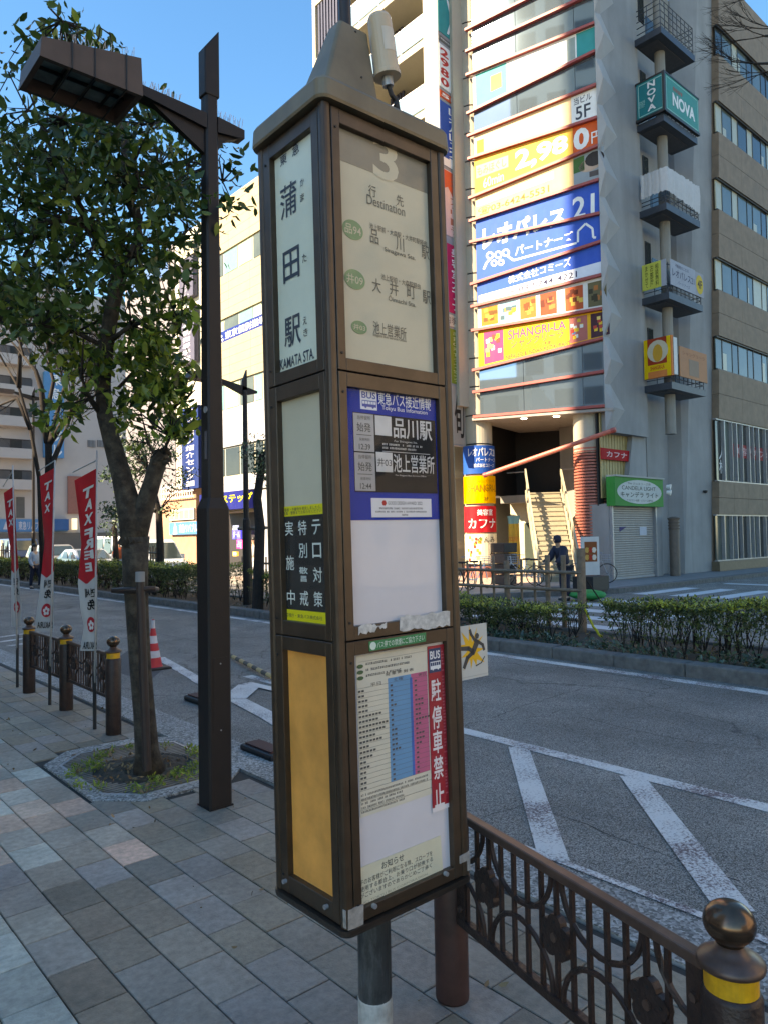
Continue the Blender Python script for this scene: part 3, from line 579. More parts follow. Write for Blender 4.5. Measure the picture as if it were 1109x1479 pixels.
PR.box(mb,ta+.01,tb-.005,td-.018,td-.0175,nT2,nT2+.001);text(mb,PR,'發 車 時 刻 表'.replace('發','発'),ta+tw*.38,ta+tw*.78,yt1+.008,yt1+.018,nT2+.001,.02);text(mb,PR,'平日',ta+.05,ta+.09,yt1-.015,yt1-.004,nT2+.001);text(mb,PR,'土曜',ca+.02,ca+.06,yt1-.012,yt1-.002,nT2+.0012);text(mb,PR,'休日',cb+.03,cb+.06,yt1-.012,yt1-.002,nT2+.0012)
for i in range(5): y=yt0-.016-i*.012;scribble(mb,PR,ta+.004,ta+tw*(.95 if i<2 else .6),y,y+.006,nT2,seed=30+i)
for y in (yt0-.03,yt0-.055): PR.box(mb,ta,tb,y,y+.0006,nT2,nT2+.001)
mk('lettering',mb,mat('small black print',(.08,.075,.07),.6),tt)
mb=MB()
for o_ in (.031,.048,.065): u,v=ta+.014,td-o_;PR.poly(mb,[(u+.012*math.cos(k*.52),v+.006*math.sin(k*.52)) for k in range(12)],nT2,nT2+.0008)
mk('route_badge',mb,mat('badge dark green',(.05,.12,.05),.5),tt)
q=[r2(*p) for p in ((624,1174.3),(656.5,1160.8),(645,929.5),(614.9,933.5))];na,nb,nc,nd=(q[0][0]+q[3][0])/2,u1_-.001,(q[0][1]+q[1][1])/2,(q[2][1]+q[3][1])/2
RED=mat('no stopping red',(.36,.012,.025),.4,nz=.08,sc=8)
u1b=gR[2][1]
mb=MB();PR.box(mb,na,u1b,nc+.014,nd,nT+.002,nT+.0035);ban=mk('no_parking_strip',mb,RED,stop)
mb=MB();PR.box(mb,na,u1b,nc,nc+.014,nT+.002,nT+.0033)
wN=(u1b-na)
for ch,py in zip('駐停車禁止',(995,1034,1069.5,1106.7,1147)):
    v=r2(634,py)[1];text(mb,PR,ch,na+wN*.13,na+wN*.72,v-.036,v+.036,nT+.004,.035)
mk('lettering',mb,flat(238,228,228),ban)
mb=MB()
scr_=Pl(PR.at(na+wN*.86,nd-.01,0),-bz,bx)
scribble(mb,scr_,0,nd-nc-.05,-.006,.006,nT+.0036 if 0 else 0,seed=50) if 0 else None
for i in range(46):
    v=nd-.02-i*(nd-nc-.06)/46
    if RR.random()<.85: PR.box(mb,na+wN*.82,na+wN*.82+.007+.005*RR.random(),v-.0045,v,nT+.0035,nT+.004)
mk('fine_print',mb,mat('faded red print',(.5,.1,.12),.5),ban)
v1_=r2(629,935.5)[1];v0_=r2(630,970)[1];bus_icon(PR,na+.004,na+wN*.78,v0_,v1_,nT+.0037,ban,flat(238,238,238),mat('emblem dark blue',(.01,.035,.11),.4))
q=[r2(*p) for p in ((525.3,1310.3),(638.6,1256.8),(635,1206.5),(523.5,1251.6))]
q=[(gR[2][0],q[0][1]),q[1],q[2],(gR[2][0],q[3][1])]
no=sheet_q('notice_sheet',PR,q,nT,.0012,mat('notice cream paper',(.62,.58,.43),.6,nz=.08),stop)
qn=[np.array(x) for x in q]
def sub(s0,s1,t0,t1):
    f=lambda s,t:tuple((qn[0]*(1-s)+qn[1]*s)*(1-t)+(qn[3]*(1-s)+qn[2]*s)*t);return [f(s0,t0),f(s1,t0),f(s1,t1),f(s0,t1)]
mb=MB();textq(mb,PR,'お知らせ',sub(.27,.53,.74,.93),nT+.0018,.01);textq(mb,PR,'子のお客様がご利用になる際、スロープを',sub(.02,.88,.55,.69),nT+.0018,.0);textq(mb,PR,'使用する都合上、お乗り口が前後する',sub(.02,.88,.39,.52),nT+.0018,.0);textq(mb,PR,'がございますのであらかじめご了承く',sub(.02,.86,.23,.36),nT+.0018,.0)
mk('lettering',mb,INK,no)
mb=MB();textq(mb,PR,'(C) TOKYU BUS CORPORATION',sub(.05,.8,.06,.14),nT+.0018);mk('fine_print',mb,mat('faded print',(.3,.28,.2),.6),no)
# green sticker on the rail, torn tape, clear tape
PR.dn=PLf.dn=0
q=[r2(*p) for p in ((534.4,941),(615.5,926.5),(615.6,913.5),(533.8,927))]
st=sheet_q('green_sticker',PR,q,-.0038,.0012,mat('sticker green',(.01,.2,.07),.5),stop);qn=[np.array(x) for x in q]
mb=MB();textq(mb,PR,'バス停での禁煙にご協力下さい',sub(.13,.97,.16,.84),-.0022,.01)
c=sub(.03,.1,.2,.8);cc_=(np.array(c[0])+np.array(c[2]))/2;PR.poly(mb,[(cc_[0]+.012*math.cos(k*.6),cc_[1]+.012*math.sin(k*.6)) for k in range(10)],-.003,-.0021)
mk('lettering',mb,flat(215,228,215),st)
TAPE=mat('torn paper residue',(.5,.48,.45),.9,nz=.3,sc=60)
for x0,x1,y0,y1 in ((519,559,903,917),(578,650,889,913)):
    mb=MB();top=[];bot=[];n=14
    for i in range(n+1):
        x=x0+(x1-x0)*i/n;s=-.1*(x-x0);top.append(r2(x,y0+s+RR.uniform(-1,4)));bot.append(r2(x,y1+s-6*(1 if x0<560 and i>8 else 0)+RR.uniform(-4,1.5)))
    for i in range(n): PR.poly(mb,[bot[i],bot[i+1],top[i+1],top[i]],-.0035,-.0024)
    mk('torn_tape',mb,TAPE,stop)
mb=MB();PR.poly(mb,[r2(*p) for p in ((503,1344),(525,1336),(525,1306),(503,1315))],-.003,.001);PLf.poly(mb,[(BA-.012,.006),(BA+.001,.006),(BA+.001,.055),(BA-.012,.055)],-.001,.001)
mk('clear_tape',mb,mat('silvery tape',(.33,.3,.27),.25,.1,nz=.3,sc=40),stop)
mb=MB();PR.poly(mb,[(BB-.045,.045),(BB,.045),(BB,.0725),(BB-.045,.068)],-.002,.001);PR.poly(mb,[(BB-.012,.012),(BB+.001,.012),(BB+.001,.045),(BB-.012,.045)],-.002,.001);mk('clear_tape',mb,MT['silvery tape'],stop)
# -- left face writing
PLf.dn=-.0235
def l2(x,y): return PLf.uv(x,y)
mb=MB();nL=nR
for ch,x,y in (('東',410,230.6),('急',427.6,215.7)): tc(mb,PLf,ch,x,y,.04,.034,nL+.001,.02)
tc(mb,PLf,'か',437,263,.022,.024,nL+.001,.01);tc(mb,PLf,'ま',437,285,.022,.024,nL+.001,.01);tc(mb,PLf,'た',440.3,372.6,.024,.026,nL+.001,.01);tc(mb,PLf,'え',441,463,.022,.024,nL+.001,.01);tc(mb,PLf,'き',442,480,.022,.024,nL+.001,.01)
mk('lettering',mb,INK,panels['L',0])
mb=MB()
for ch,x,y,h in (('蒲',417,288.8,.105),('田',421,382,.1),('駅',423,478,.095)): tc(mb,PLf,ch,x,y,.092,h,nL+.001,.03 if ch!='蒲' else .014)
tc(mb,PLf,'KAMATA STA.',429,519,.188,.034,nL+.001,.02)
mk('lettering',mb,mat('blue black print',(.025,.04,.06),.5),panels['L',0])
g=gL2[1];g=(g[0],g[1]+.012,g[2],g[3]);pt=(l2(405.3,733)[1]+l2(463.7,726.7)[1])/2;pb=g[2]+.002
YL=mat('poster yellow',(.72,.62,.02),.4,nz=.05)
mb=MB();PLf.box(mb,g[0]+.006,g[1],pb,pt,nL,nL+.001);po=mk('security_poster',mb,YL,stop)
kt=(l2(408.6,746)[1]+l2(463.7,743)[1])/2;kbm=(l2(411.5,881)[1]+l2(467,882.5)[1])/2
mb=MB();PLf.box(mb,g[0]+.016,g[1]-.003,kbm,kt,nL+.001,nL+.0016);mk('poster_field',mb,mat('poster black',(.018,.02,.02),.25,coat=.08),po)
mb=MB();wP=g[1]-g[0]-.02;cx=[g[0]+.018+wP*f for f in (.2,.52,.84)]
def col(s,x,ys,w=.045,h=.045):
    for ch,y in zip(s,ys): text(mb,PLf,ch,x-w/2,x+w/2,y-h/2,y+h/2,nL+.002,.008)
hk=kt-kbm
col('テロ対策',cx[2],[kt-hk*f for f in (.13,.37,.62,.87)]);col('特別警戒',cx[1],[kt-hk*f for f in (.13,.37,.62,.87)]);col('実施中',cx[0],[kt-hk*f for f in (.13,.5,.87)])
mk('lettering',mb,flat(232,236,226),po)
mb=MB();text(mb,PLf,'不審者・不審物を発見しましたら、\n係員・警察までお知らせください',g[0]+.025,g[1]-.01,kt+.005,pt-.005,nL+.0013,.01);text(mb,PLf,'警視庁・東急バス株式会社',g[0]+.03,g[1]-.02,pb+.012,kbm-.012,nL+.0013,.015)
mk('lettering',mb,INK,po)
# slipping hazard card fixed to the right side
Q=PR;ua,va=PR.uv(667,983);ub,vb=PR.uv(705,903);ua=BB+.002;ub=ua+(ub-PR.uv(667,940)[0])
va=(PR.uv(668,984)[1]+PR.uv(705,972)[1])/2+.002;vb=(PR.uv(666,905.5)[1]+PR.uv(704,900)[1])/2
mb=MB();PR.box(mb,ua-.01,ub,va-.008,vb,-.014,-.012);card=mk('hazard_card',mb,flat(205,203,195),stop,label='white card with a slipping figure on a yellow burst')
mb=MB();mb.prism([PR.at(ua-.004,va,-.0122),PR.at(ub-.003,va,-.0122),PR.at(ub-.003,va+.001,-.0122),PR.at(ua-.004,va+.001,-.0122)],PR.n*.001);mk('card_edge',mb,STEEL,card)
w=ub-ua;h=vb-va;cx0,cy0=ua+w*.42,va+h*.5;mb=MB();pts=[]
for k in range(22):
    r=(.52 if k%2==0 else .26)*(1+.25*RR.uniform(-1,1));a_=2*math.pi*k/22;pts.append((cx0+w*r*.85*math.cos(a_),cy0+h*r*.8*math.sin(a_)))
for i in range(22): PR.poly(mb,[(cx0,cy0),pts[i],pts[(i+1)%22]],-.0122,-.0115)
mk('burst_print',mb,mat('burst yellow',(.72,.38,.01),.5,nz=.05),card)
mb=MB()
def limb(pts,wd):
    P=[np.array((ua+w*x,va+h*y)) for x,y in pts]
    for i in range(len(P)-1):
        d=unit(P[i+1]-P[i]);n_=np.array([-d[1],d[0]])*wd*w;e_=d*wd*w*.5;PR.poly(mb,[P[i]-n_-e_,P[i+1]-n_*.8+e_,P[i+1]+n_*.8+e_,P[i]+n_-e_],-.0115,-.0108)
limb([(.62,.66),(.45,.46)],.09);limb([(.55,.68),(.4,.82),(.37,.9)],.045);limb([(.64,.66),(.82,.58),(.87,.48)],.045);limb([(.45,.48),(.3,.55),(.03,.57)],.06);limb([(.45,.46),(.25,.38),(.12,.2)],.06);limb([(.55,.19),(.75,.23),(.88,.34)],.015)
PR.poly(mb,[(ua+w*(.62+.075*math.cos(k*.6)),va+h*.77+w*.075*math.sin(k*.6)) for k in range(10)],-.0115,-.0108)
mk('figure_print',mb,INK,card)
# ================================================================== STREET FURNITURE
def bollard(name_lab,loc,tall=True,group='ball topped guard posts along the kerb'):
    t=E('guard_post',loc,name_lab,'bollard',group)
    mb=MB();mb.lathe(loc,[(.064,0),(.066,.005),(.066,.655),(.061,.665),(.058,.667)],28);mk('post_body',mb,IRON,t,smooth=True)
    mb=MB();mb.lathe(loc,[(.058,.667),(.058,.715)],28);mk('yellow_band',mb,YEL,t,smooth=False)
    mb=MB();mb.lathe(loc,[(.058,.715),(.072,.718),(.074,.726),(.07,.734),(.05,.745),(.034,.755),(.03,.766)],28);mk('collar',mb,IRONT,t,smooth=True)
    prof=[(.03,.766)]+[(.001+.056*math.sin(math.pi*(.16+.84*k/12)),.812-.048*math.cos(math.pi*(.16+.84*k/12))) for k in range(13)]
    mb=MB();mb.lathe(loc,prof,28);mk('ball_finial',mb,KNOB,t,smooth=True);return t
pA=V(1.99,1.93,0);pB=V(1.71,.76,0)
q_=D(1056,1440,1.66);pB=V(q_[0],q_[1],0)
bollard('large ball topped iron post with yellow band in front at the right edge',tuple(pB))
t=E('guard_post',tuple(pA),'reddish round iron post standing under the bus stop box','bollard')
mb=MB();mb.lathe(tuple(pA),[(.06,0),(.062,.01),(.062,.66),(.05,.68)],28);mk('post_body',mb,mat('rust red post',(.06,.025,.02),.5,.1,nz=.45,sc=9,dirt=.4,dirtc=(.05,.03,.03)),t,smooth=True)
fb=[(2.5,6.51),(2.51,7.79),(2.49,8.99)]
for (x,y),l in zip(fb,('iron ball topped post beside the street tree trunk','iron ball topped post between two red banners','iron ball topped post leftmost by the farthest banner')): bollard(l,(x,y,0))
def fence(A,Bp,lab,phase=0,end=None):
    A=np.array(A,float);Bp=np.array(Bp,float);d=unit(Bp-A);L_=np.linalg.norm((Bp-A)[:2])
    pl=Pl(A,d);t=E('guard_fence',(float((A+Bp)[0]/2),float((A+Bp)[1]/2),0),lab,'fence','ornamental iron kerb fence panels')
    a,b=.062,L_-.062
    mb=MB();pl.box(mb,a,b,.675,.705,-.02,.02);bevel(mk('top_rail',mb,IRONT,t),.006)
    mb=MB();pl.box(mb,a,b,.295,.325,-.016,.016);bevel(mk('bottom_rail',mb,IRON,t),.005)
    for u in (a+.02,b-.035):
        mb=MB();pl.box(mb,u-.02,u+.03,.3,.7,-.012,.012);br=mk('end_plate',mb,IRON,t)
        for z in (.6,.47,.36): s=MB();s.tube([pl.at(u+.005,z,.012),pl.at(u+.005,z,.022)],.011,6);s.tube([pl.at(u+.005,z,-.012),pl.at(u+.005,z,-.022)],.011,6);mk('bolt',s,IRONT,br)
    n=int((b-a-.08)/.067);cell=(b-a)/3;fl=[a+cell*(k+.5)+phase for k in range(3)]
    for i in range(n+1):
        u=a+.05+(b-a-.1)*i/n
        if min(abs(u-f) for f in fl)<.045 and False: continue
        mb=MB();pl.box(mb,u-.007,u+.007,.32,.68,-.006,.006);mk('baluster',mb,IRON,t)
    for f in fl:
        mb=MB();c=np.array([f,.5])
        for k in range(5):
            an=math.pi*2*k/5+.3;cc=c+.036*np.array([math.cos(an),math.sin(an)]);pl.poly(mb,[(cc[0]+.031*math.cos(j*.52),cc[1]+.031*math.sin(j*.52)) for j in range(12)],-.012-.0003*k,.012+.0003*k)
        fo=mk('flower_plate',mb,IRON,t)
        mb=MB();mb.tube([pl.at(c[0],c[1],-.018),pl.at(c[0],c[1],.018)],.013,12);mk('flower_boss',mb,IRONT,fo)
        mb=MB()
        for k in range(5):
            an=math.pi*2*k/5+.3;mb.tube([pl.at(c[0]+.045*math.cos(an),c[1]+.045*math.sin(an),-.014),pl.at(c[0]+.045*math.cos(an),c[1]+.045*math.sin(an),.014)],.005,6)
        mk('petal_rivets',mb,BLACK,fo,kind='stuff')
    r=cell*.44
    for f in fl:
        for s in (1,-1):
            for cu,cv,sg in ((f+s*cell*.5,.665,-1),):
                pass
    for k in range(4):
        x=a+cell*k+phase
        for cv,sg in ((.68,-1),(.32,1)):
            xx=x if sg<0 else x
            pts=[]
            for j in range(13):
                an=math.pi*j/12;uu=xx+r*math.cos(an);vv=cv+sg*.155*math.sin(an)
                if a-.0<uu<b: pts.append((uu,vv))
            if len(pts)>2:
                mb=MB();P=[pl.at(u,v,.001*sg) for u,v in pts];mb.tube(P,.0095,6);mk('scroll_bar',mb,IRON,t)
    return t
fence((pA[0],pA[1],0),(pB[0],pB[1],0),'ornamental iron fence panel with flower plates in the right foreground',.0)
fence((2.51,7.79,0),(2.5,6.51,0),'ornamental iron fence panel beside the street tree behind the nearest banner')
fence((2.49,8.99,0),(2.51,7.79,0),'ornamental iron fence panel farther left between the banners')
# main lamp post
LX,LY=2.31,4.31
lp=E('street_lamp',(LX,LY,0),'dark brown square street lamp with a big box head and bird spikes','street lamp')
def sq(w,z,c=(LX,LY),ch=.012,rz=0):
    w/=2;p=[(w-ch,-w),(w,-w+ch),(w,w-ch),(w-ch,w),(-w+ch,w),(-w,w-ch),(-w,-w+ch),(-w+ch,-w)];return [V(c[0]+x,c[1]+y,z) for x,y in p]
mb=MB();loft(mb,[sq(.16,0),sq(.16,1.9),sq(.116,1.97)]);mk('lower_shaft',mb,LAMPM,lp)
mb=MB();loft(mb,[sq(.114,1.965),sq(.086,4.62)]);sh=mk('upper_shaft',mb,LAMPM,lp)
mb=MB();mb.box((LX-.05,LY-.082,.45),(LX+.05,LY-.0802,.95));dr_=mk('access_door',mb,LAMPM,lp)
for z in (.49,.91): s=MB();s.tube([V(LX,LY-.081,z),V(LX,LY-.086,z)],.005,8);mk('screw',s,STEEL,dr_)
mb=MB();mb.box((LX-.084,LY-.084,0),(LX+.084,LY+.084,.01));mk('foot_plate',mb,LAMPM,lp)
mb=MB()
mb.prism([V(LX-.053,LY-.048,4.62),V(LX+.053,LY-.048,4.62),V(LX+.053,LY-.048,5.08),V(LX-.053,LY-.048,4.93)],(0,.096,0));bevel(mk('blade_finial',mb,LAMPM,lp),.008)
mb=MB();loft(mb,[sq(.075,4.56),sq(.075,4.64)]);mk('finial_neck',mb,LAMPM,lp)
za=4.43
mb=MB();mb.prism([V(LX-.55,LY-.045,za+.02),V(LX-.04,LY-.045,za-.04),V(LX-.04,LY-.045,za+.06),V(LX-.55,LY-.045,za+.075)],(0,.09,0))
mb.prism([V(LX-.42,LY-.02,za+.01),V(LX-.045,LY-.02,za-.2),V(LX-.045,LY-.02,za-.03)],(0,.04,0));mk('arm',mb,LAMPM,lp)
mb=MB();mb.prism([V(LX+.04,LY-.045,za-.04),V(LX+.24,LY-.045,za-.015),V(LX+.24,LY-.045,za+.045),V(LX+.04,LY-.045,za+.065)],(0,.09,0))
mb.prism([V(LX+.045,LY-.02,za-.16),V(LX+.1,LY-.02,za-.07),V(LX+.2,LY-.02,za-.02),V(LX+.045,LY-.02,za-.03)],(0,.04,0));mk('arm',mb,LAMPM,lp)
hx0,hx1,hy0,hy1=1.2,1.77,4.13,4.53;hz=4.345
mb=MB()
tz0,tz1=hz+.112,hz+.228
top=[(hx0+.01,hy0+.0,tz0),(hx1,hy0,tz1),(hx1,hy1,tz1),(hx0+.01,hy1,tz0)];bot=[(hx0,hy0,hz),(hx1+.01,hy0,hz),(hx1+.01,hy1,hz),(hx0,hy1,hz)]
inn=[(hx0+.03,hy0+.03,hz),(hx1-.02,hy0+.03,hz),(hx1-.02,hy1-.03,hz),(hx0+.03,hy1-.03,hz)];ii=[(x,y,hz+.09) for x,y,z in inn]
mb.add(top+bot+inn+ii,[(0,3,2,1)]+[(k,(k+1)%4,4+(k+1)%4,4+k) for k in range(4)]+[(4+k,4+(k+1)%4,8+(k+1)%4,8+k) for k in range(4)]+[(8+k,8+(k+1)%4,12+(k+1)%4,12+k) for k in range(4)]+[(12,13,14,15)])
hd_=mk('lamp_head',mb,LAMPH,lp)
for f in (.3,.52,.84):
    x=hx0+(hx1-hx0)*f;zt_=tz0+(tz1-tz0)*f;mb=MB();mb.tube([V(x,hy0-.004,zt_+.004),V(x,hy0-.006,hz),V(x,hy1,hz-.004)],.0045,6);mk('cable_tie',mb,BLACK,hd_)
mb=MB();mb.box((hx0+.05,hy0+.05,hz+.07),(hx0+.17,hy1-.05,hz+.074));mb.box((hx0+.2,hy0+.05,hz+.07),(hx1-.05,hy1-.05,hz+.074));mk('lamp_glass',mb,mat('dusty lamp glass',(.16,.2,.19),.15,nz=.3,sc=9,dirt=.4,dirtc=(.05,.05,.045)),hd_)
mb=MB()
for x in (hx0+.18,hx0+.33,hx0+.45): mb.box((x,hy0+.03,hz+.045),(x+.008,hy1-.03,hz+.065))
mb.box((hx0+.03,hy0+.19,hz+.045),(hx1-.03,hy0+.2,hz+.064));mk('glazing_bars',mb,LAMPM,hd_,kind='stuff')
mb=MB();RR=random.Random(4)
for i in range(46):
    x=hx0+.08+(hx1-hx0-.1)*RR.random();z=tz0+(tz1-tz0)*(x-hx0)/(hx1-hx0);y=hy0+.02 if i%2 else hy0+.2;mb.tube([V(x,y,z-.01),V(x+RR.uniform(-.02,.02),y+RR.uniform(-.02,.02),z+.055)],.002,3)
for i in range(54):
    x=LX-.52+.46*i/53 if i<36 else LX+.07+.17*(i-36)/17;z=za+.07;mb.tube([V(x,LY,z-.02),V(x+RR.uniform(-.02,.02),LY+RR.uniform(-.03,.03),z+.06)],.002,3)
mk('bird_spikes',mb,STEEL,lp,kind='stuff')
pf=Pl((LX,LY-.075,0),(1,0,0))
mb=MB();c=onY(297,606,LY-.078);mb.tube([c+V(-.055,.035,0),c+V(-.055,.01,0)],.02,12) if 0 else mb.tube([V(LX-.052,LY-.02,2.54),V(LX-.06,LY-.02,2.54)],.022,14);mk('round_sticker',mb,flat(150,150,150,.6),lp)
mb=MB();mb.box((LX-.061,LY-.035,2.22),(LX-.054,LY-.01,2.4));mk('strip_sticker',mb,flat(105,100,102,.6),lp)
# tree pit grate
pit=E('tree_grate',(2.3,5.4,0),'octagonal iron grate around the foot of the street tree','tree grate')
oc=[(2.02,4.73),(2.62,4.73),(2.84,4.95),(2.84,5.95),(2.6,6.2),(2.03,6.2),(1.79,5.95),(1.79,4.97)]
def inset(p,k):
    c=np.mean(p,0);return [tuple(c+(np.array(q)-c)*(1-k)) for q in p]
def ring(mb,o,i_,z0,z1):
    n=len(o);P=[(x,y,z0) for x,y in o]+[(x,y,z0) for x,y in i_]+[(x,y,z1) for x,y in o]+[(x,y,z1) for x,y in i_]
    fs=[]
    for k in range(n):
        l=(k+1)%n;fs+=[(k,l,2*n+l,2*n+k),(n+k,3*n+k,3*n+l,n+l),(2*n+k,2*n+l,3*n+l,3*n+k),(k,n+k,n+l,l)]
    mb.add(P,fs)
mb=MB();ring(mb,inset(oc,-.06),inset(oc,.1),-.03,.004);mk('granite_border',mb,GUT,pit)
mb=MB();ring(mb,inset(oc,.105),inset(oc,.14),-.03,.002);mk('outer_frame',mb,STEEL,pit)
mb=MB();c=(2.3,5.45)
GM=mat('grate steel',(.2,.19,.17),.55,.4,nz=.3,dirt=.4)
poly=inset(oc,.12)
def insp(x,y,P):
    r=False;n=len(P)
    for i in range(n):
        x1,y1=P[i];x2,y2=P[(i+1)%n]
        if (y1>y)!=(y2>y) and x<(x2-x1)*(y-y1)/(y2-y1)+x1:r=not r
    return r
yy=4.8
cntb=0
while yy<6.15:
    xs=[1.8+.005*k for k in range(210) if insp(1.8+.005*k,yy,poly)]
    if xs:
        segs=[(xs[0],xs[-1])];dy=abs(yy-5.4)
        if dy<.36: h_=math.sqrt(max(0,.1296-dy*dy));segs=[(xs[0],2.3-h_),(2.3+h_,xs[-1])]
        for a,b in segs:
            if b-a>.03: s=MB().box((a,yy-.009,-.03),(b,yy+.009,0));mk('grate_bar',s,GM,pit);cntb+=1
    yy+=.042
mb=MB();rq=random.Random(21);nr_,na_=9,30;vs=[]
for i in range(nr_+1):
    for k in range(na_):
        a=2*math.pi*k/na_;r_=(.335+.03*math.sin(3*a+1))*i/nr_;vs.append(V(2.3+r_*math.cos(a),5.4+r_*math.sin(a),(.06*(1-(i/nr_)**2)-.01)+rq.uniform(-.012,.014)*(1 if i<nr_ else 0)-(.03 if i==nr_ else 0)))
mb.add(vs,[(i*na_+k,i*na_+(k+1)%na_,(i+1)*na_+(k+1)%na_,(i+1)*na_+k) for i in range(nr_) for k in range(na_)]);soil=mk('pit_soil',mb,SOIL,pit)
R9=np.random.RandomState(31);Cq=np.stack([2.3+R9.normal(size=60)*.22,5.4+R9.normal(size=60)*.22,.03+R9.rand(60)*.02],1);Vt,Ft=leaves(Cq,[(.03,.03,.005)],4,.03,15);mesh_np('pit_litter',Vt,Ft,[DRY],pit,kind='stuff')
mk('pit_bed',MB().prism([(x,y,-.06) for x,y in poly],(0,0,.02)),SOIL,pit)
RRn=np.random.RandomState(3)
cs=[(2.3+.5*math.cos(a),5.4+.55*math.sin(a),.015) for a in RRn.rand(34)*6.28]+[(2.45,5.02,.02),(2.2,5.0,.02),(2.6,5.1,.02),(2.35,4.98,.02),(2.05,5.75,.02),(1.98,5.6,.02),(2.75,5.4,.02)]*4
Vt,Ft=leaves([(x+RRn.uniform(-.06,.06),y+RRn.uniform(-.05,.05),z) for x,y,z in cs],[(.06,.06,.03)],26,.022,5,droop=-.5)
mesh_np('weeds',Vt,Ft,[LEAFY],kind='stuff',label='small green weeds growing in the tree grate',cat=None)
R9=np.random.RandomState(41);Cq=np.stack([1.5+R9.rand(70)*1.35,1.6+R9.rand(70)*8,.006+R9.rand(70)*.004],1);Vt,Ft=leaves(Cq,[(.05,.05,.003)],1,.035,16,droop=0);mesh_np('fallen_leaves',Vt,Ft,[DRY],kind='stuff',label='a few small dry leaves scattered on the paving near the kerb')
# ---- near tree
def path3(pts,d0):
    return [D(p[0],p[1],p[2] if len(p)>2 else d0) for p in pts]
tb=G(216,1112);td0=5.36
tree=E('street_tree',(float(tb[0]),float(tb[1]),0),'broadleaf evergreen street tree with forked trunk rising from the grate','tree')
mb=MB()
tp=path3([(216,1116),(213,1085),(209,1030),(203,960),(199,890),(196,830),(196,775)],td0)
mb.tube(tp,[.12,.085,.077,.076,.08,.088,.1],16)
mb.tube(path3([(196,785),(190,745),(177,690),(163,640),(152,600),(149,555),(153,510),(160,460),(168,420),(173,392)],td0),[.1,.092,.073,.064,.057,.056,.053,.053,.052,.056],14)
mb.tube(path3([(190,790),(205,745),(219,700),(229,668),(236,655)],td0),[.1,.075,.062,.06,.035],12)
bm_l=[([(174,398),(158,372),(143,345),(125,323),(95,316),(60,322),(20,340),(-20,352)],.048),([(174,398),(192,372),(200,345),(200,315),(186,290),(182,262),(180,200),(150,130),(110,60)],.05),
 ([(200,345),(235,352),(258,350),(272,328)],.022),([(186,290),(200,270),(196,230),(220,180)],.02),([(125,323),(110,280),(80,230),(60,180)],.028),([(149,500),(190,470),(230,455),(262,452)],.02),
 ([(150,500),(110,480),(60,470),(0,465)],.02),([(148,600),(130,575),(118,545),(115,530)],.024),([(152,612),(146,590),(142,568)],.03),([(236,655),(246,630),(250,590),(236,560)],.018),([(229,668),(215,640),(205,600)],.014),
 ([(180,200),(140,190),(90,170),(40,160)],.02),([(182,262),(230,240),(270,232),(300,240)],.018),([(60,322),(30,380),(0,420)],.018),([(250,590),(275,570),(285,545)],.012),([(172,560),(200,530),(240,500),(262,470)],.014),([(110,60),(90,30),(70,10)],.012),([(150,130),(165,90),(160,50)],.012),([(300,240),(322,262),(333,285)],.009)]
RR=random.Random(2);ends=[]
for pts,r in bm_l:
    n=len(pts);dd=[td0+(0 if i==0 else RR.uniform(-.35,.35)) for i in range(n)]
    P=[D(p[0],p[1],d) for p,d in zip(pts,dd)];mb.tube(P,[r*(1-.65*i/(n-1)) for i in range(n)],8);ends+=P[1:]
for k in range(18): mb.lathe(tuple(D(236+RR.uniform(-14,10),662+RR.uniform(-14,8),td0+RR.uniform(-.05,.05))),[(.0,-.02),(.022,-.012),(.026,0),(.018,.014),(0,.02)],7)
trunk=mk('trunk',mb,BARK,tree,smooth=True)
blobs=[(150,290,165,130,110),(40,330,90,130,60),(80,235,100,75,34),(205,240,95,85,36),(230,345,80,75,26),(90,420,120,55,36),(100,65,62,48,14),(55,105,50,40,6),(150,95,35,22,4),(30,180,60,60,10),(225,405,45,35,5),(60,445,80,35,14),(10,430,60,60,18),(175,165,90,35,14)]
cen=[];
RR=random.Random(12)
def inel(b):
    while 1:
        x,y=RR.uniform(-1,1),RR.uniform(-1,1)
        if x*x+y*y<1:return b[0]+x*b[2],b[1]+y*b[3]
for b in blobs:
    for k in range(b[4]): x,y=inel(b);x=min(x,300);cen.append(D(x,y,RR.uniform(4.7,6.6)))
low=[(120,500,60,40,16),(215,540,55,60,12),(180,630,30,40,3),(235,480,50,28,12),(205,520,42,36,12),(245,545,45,35,12),(200,575,30,30,6),(255,590,35,30,9),(88,592,24,18,5),(130,560,16,14,2),(250,452,26,16,6),(262,610,20,18,3),(60,470,40,14,5)]
lowc=[]
for b in low:
    for k in range(b[4]): x,y=inel(b);lowc.append(D(x,y,RR.uniform(5.0,5.8)))
for p in ((320,222),(328,262),(334,292),(318,300),(300,205),(322,240)): cen.append(D(p[0],p[1],5.3))
# twigs reach every leaf cluster
E_=np.array(ends);mb=MB()
for c in cen+lowc:
    d=np.linalg.norm(E_-c,axis=1);i=int(d.argmin());m_=(E_[i]+c)/2+V(RR.uniform(-.08,.08),RR.uniform(-.08,.08),RR.uniform(-.02,.1));mb.tube([E_[i],m_,c],[.008,.005,.002],4,cap=False)
mk('twigs',mb,BARKD,tree,kind='stuff')
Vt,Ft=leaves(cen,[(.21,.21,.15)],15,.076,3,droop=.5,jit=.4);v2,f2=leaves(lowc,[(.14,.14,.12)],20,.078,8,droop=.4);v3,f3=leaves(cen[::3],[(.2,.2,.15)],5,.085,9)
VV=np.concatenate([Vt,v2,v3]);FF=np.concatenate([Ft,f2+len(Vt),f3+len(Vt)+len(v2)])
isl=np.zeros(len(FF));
k2_=len(f2)//8;y_=(np.arange(k2_)%5<3).astype(float)
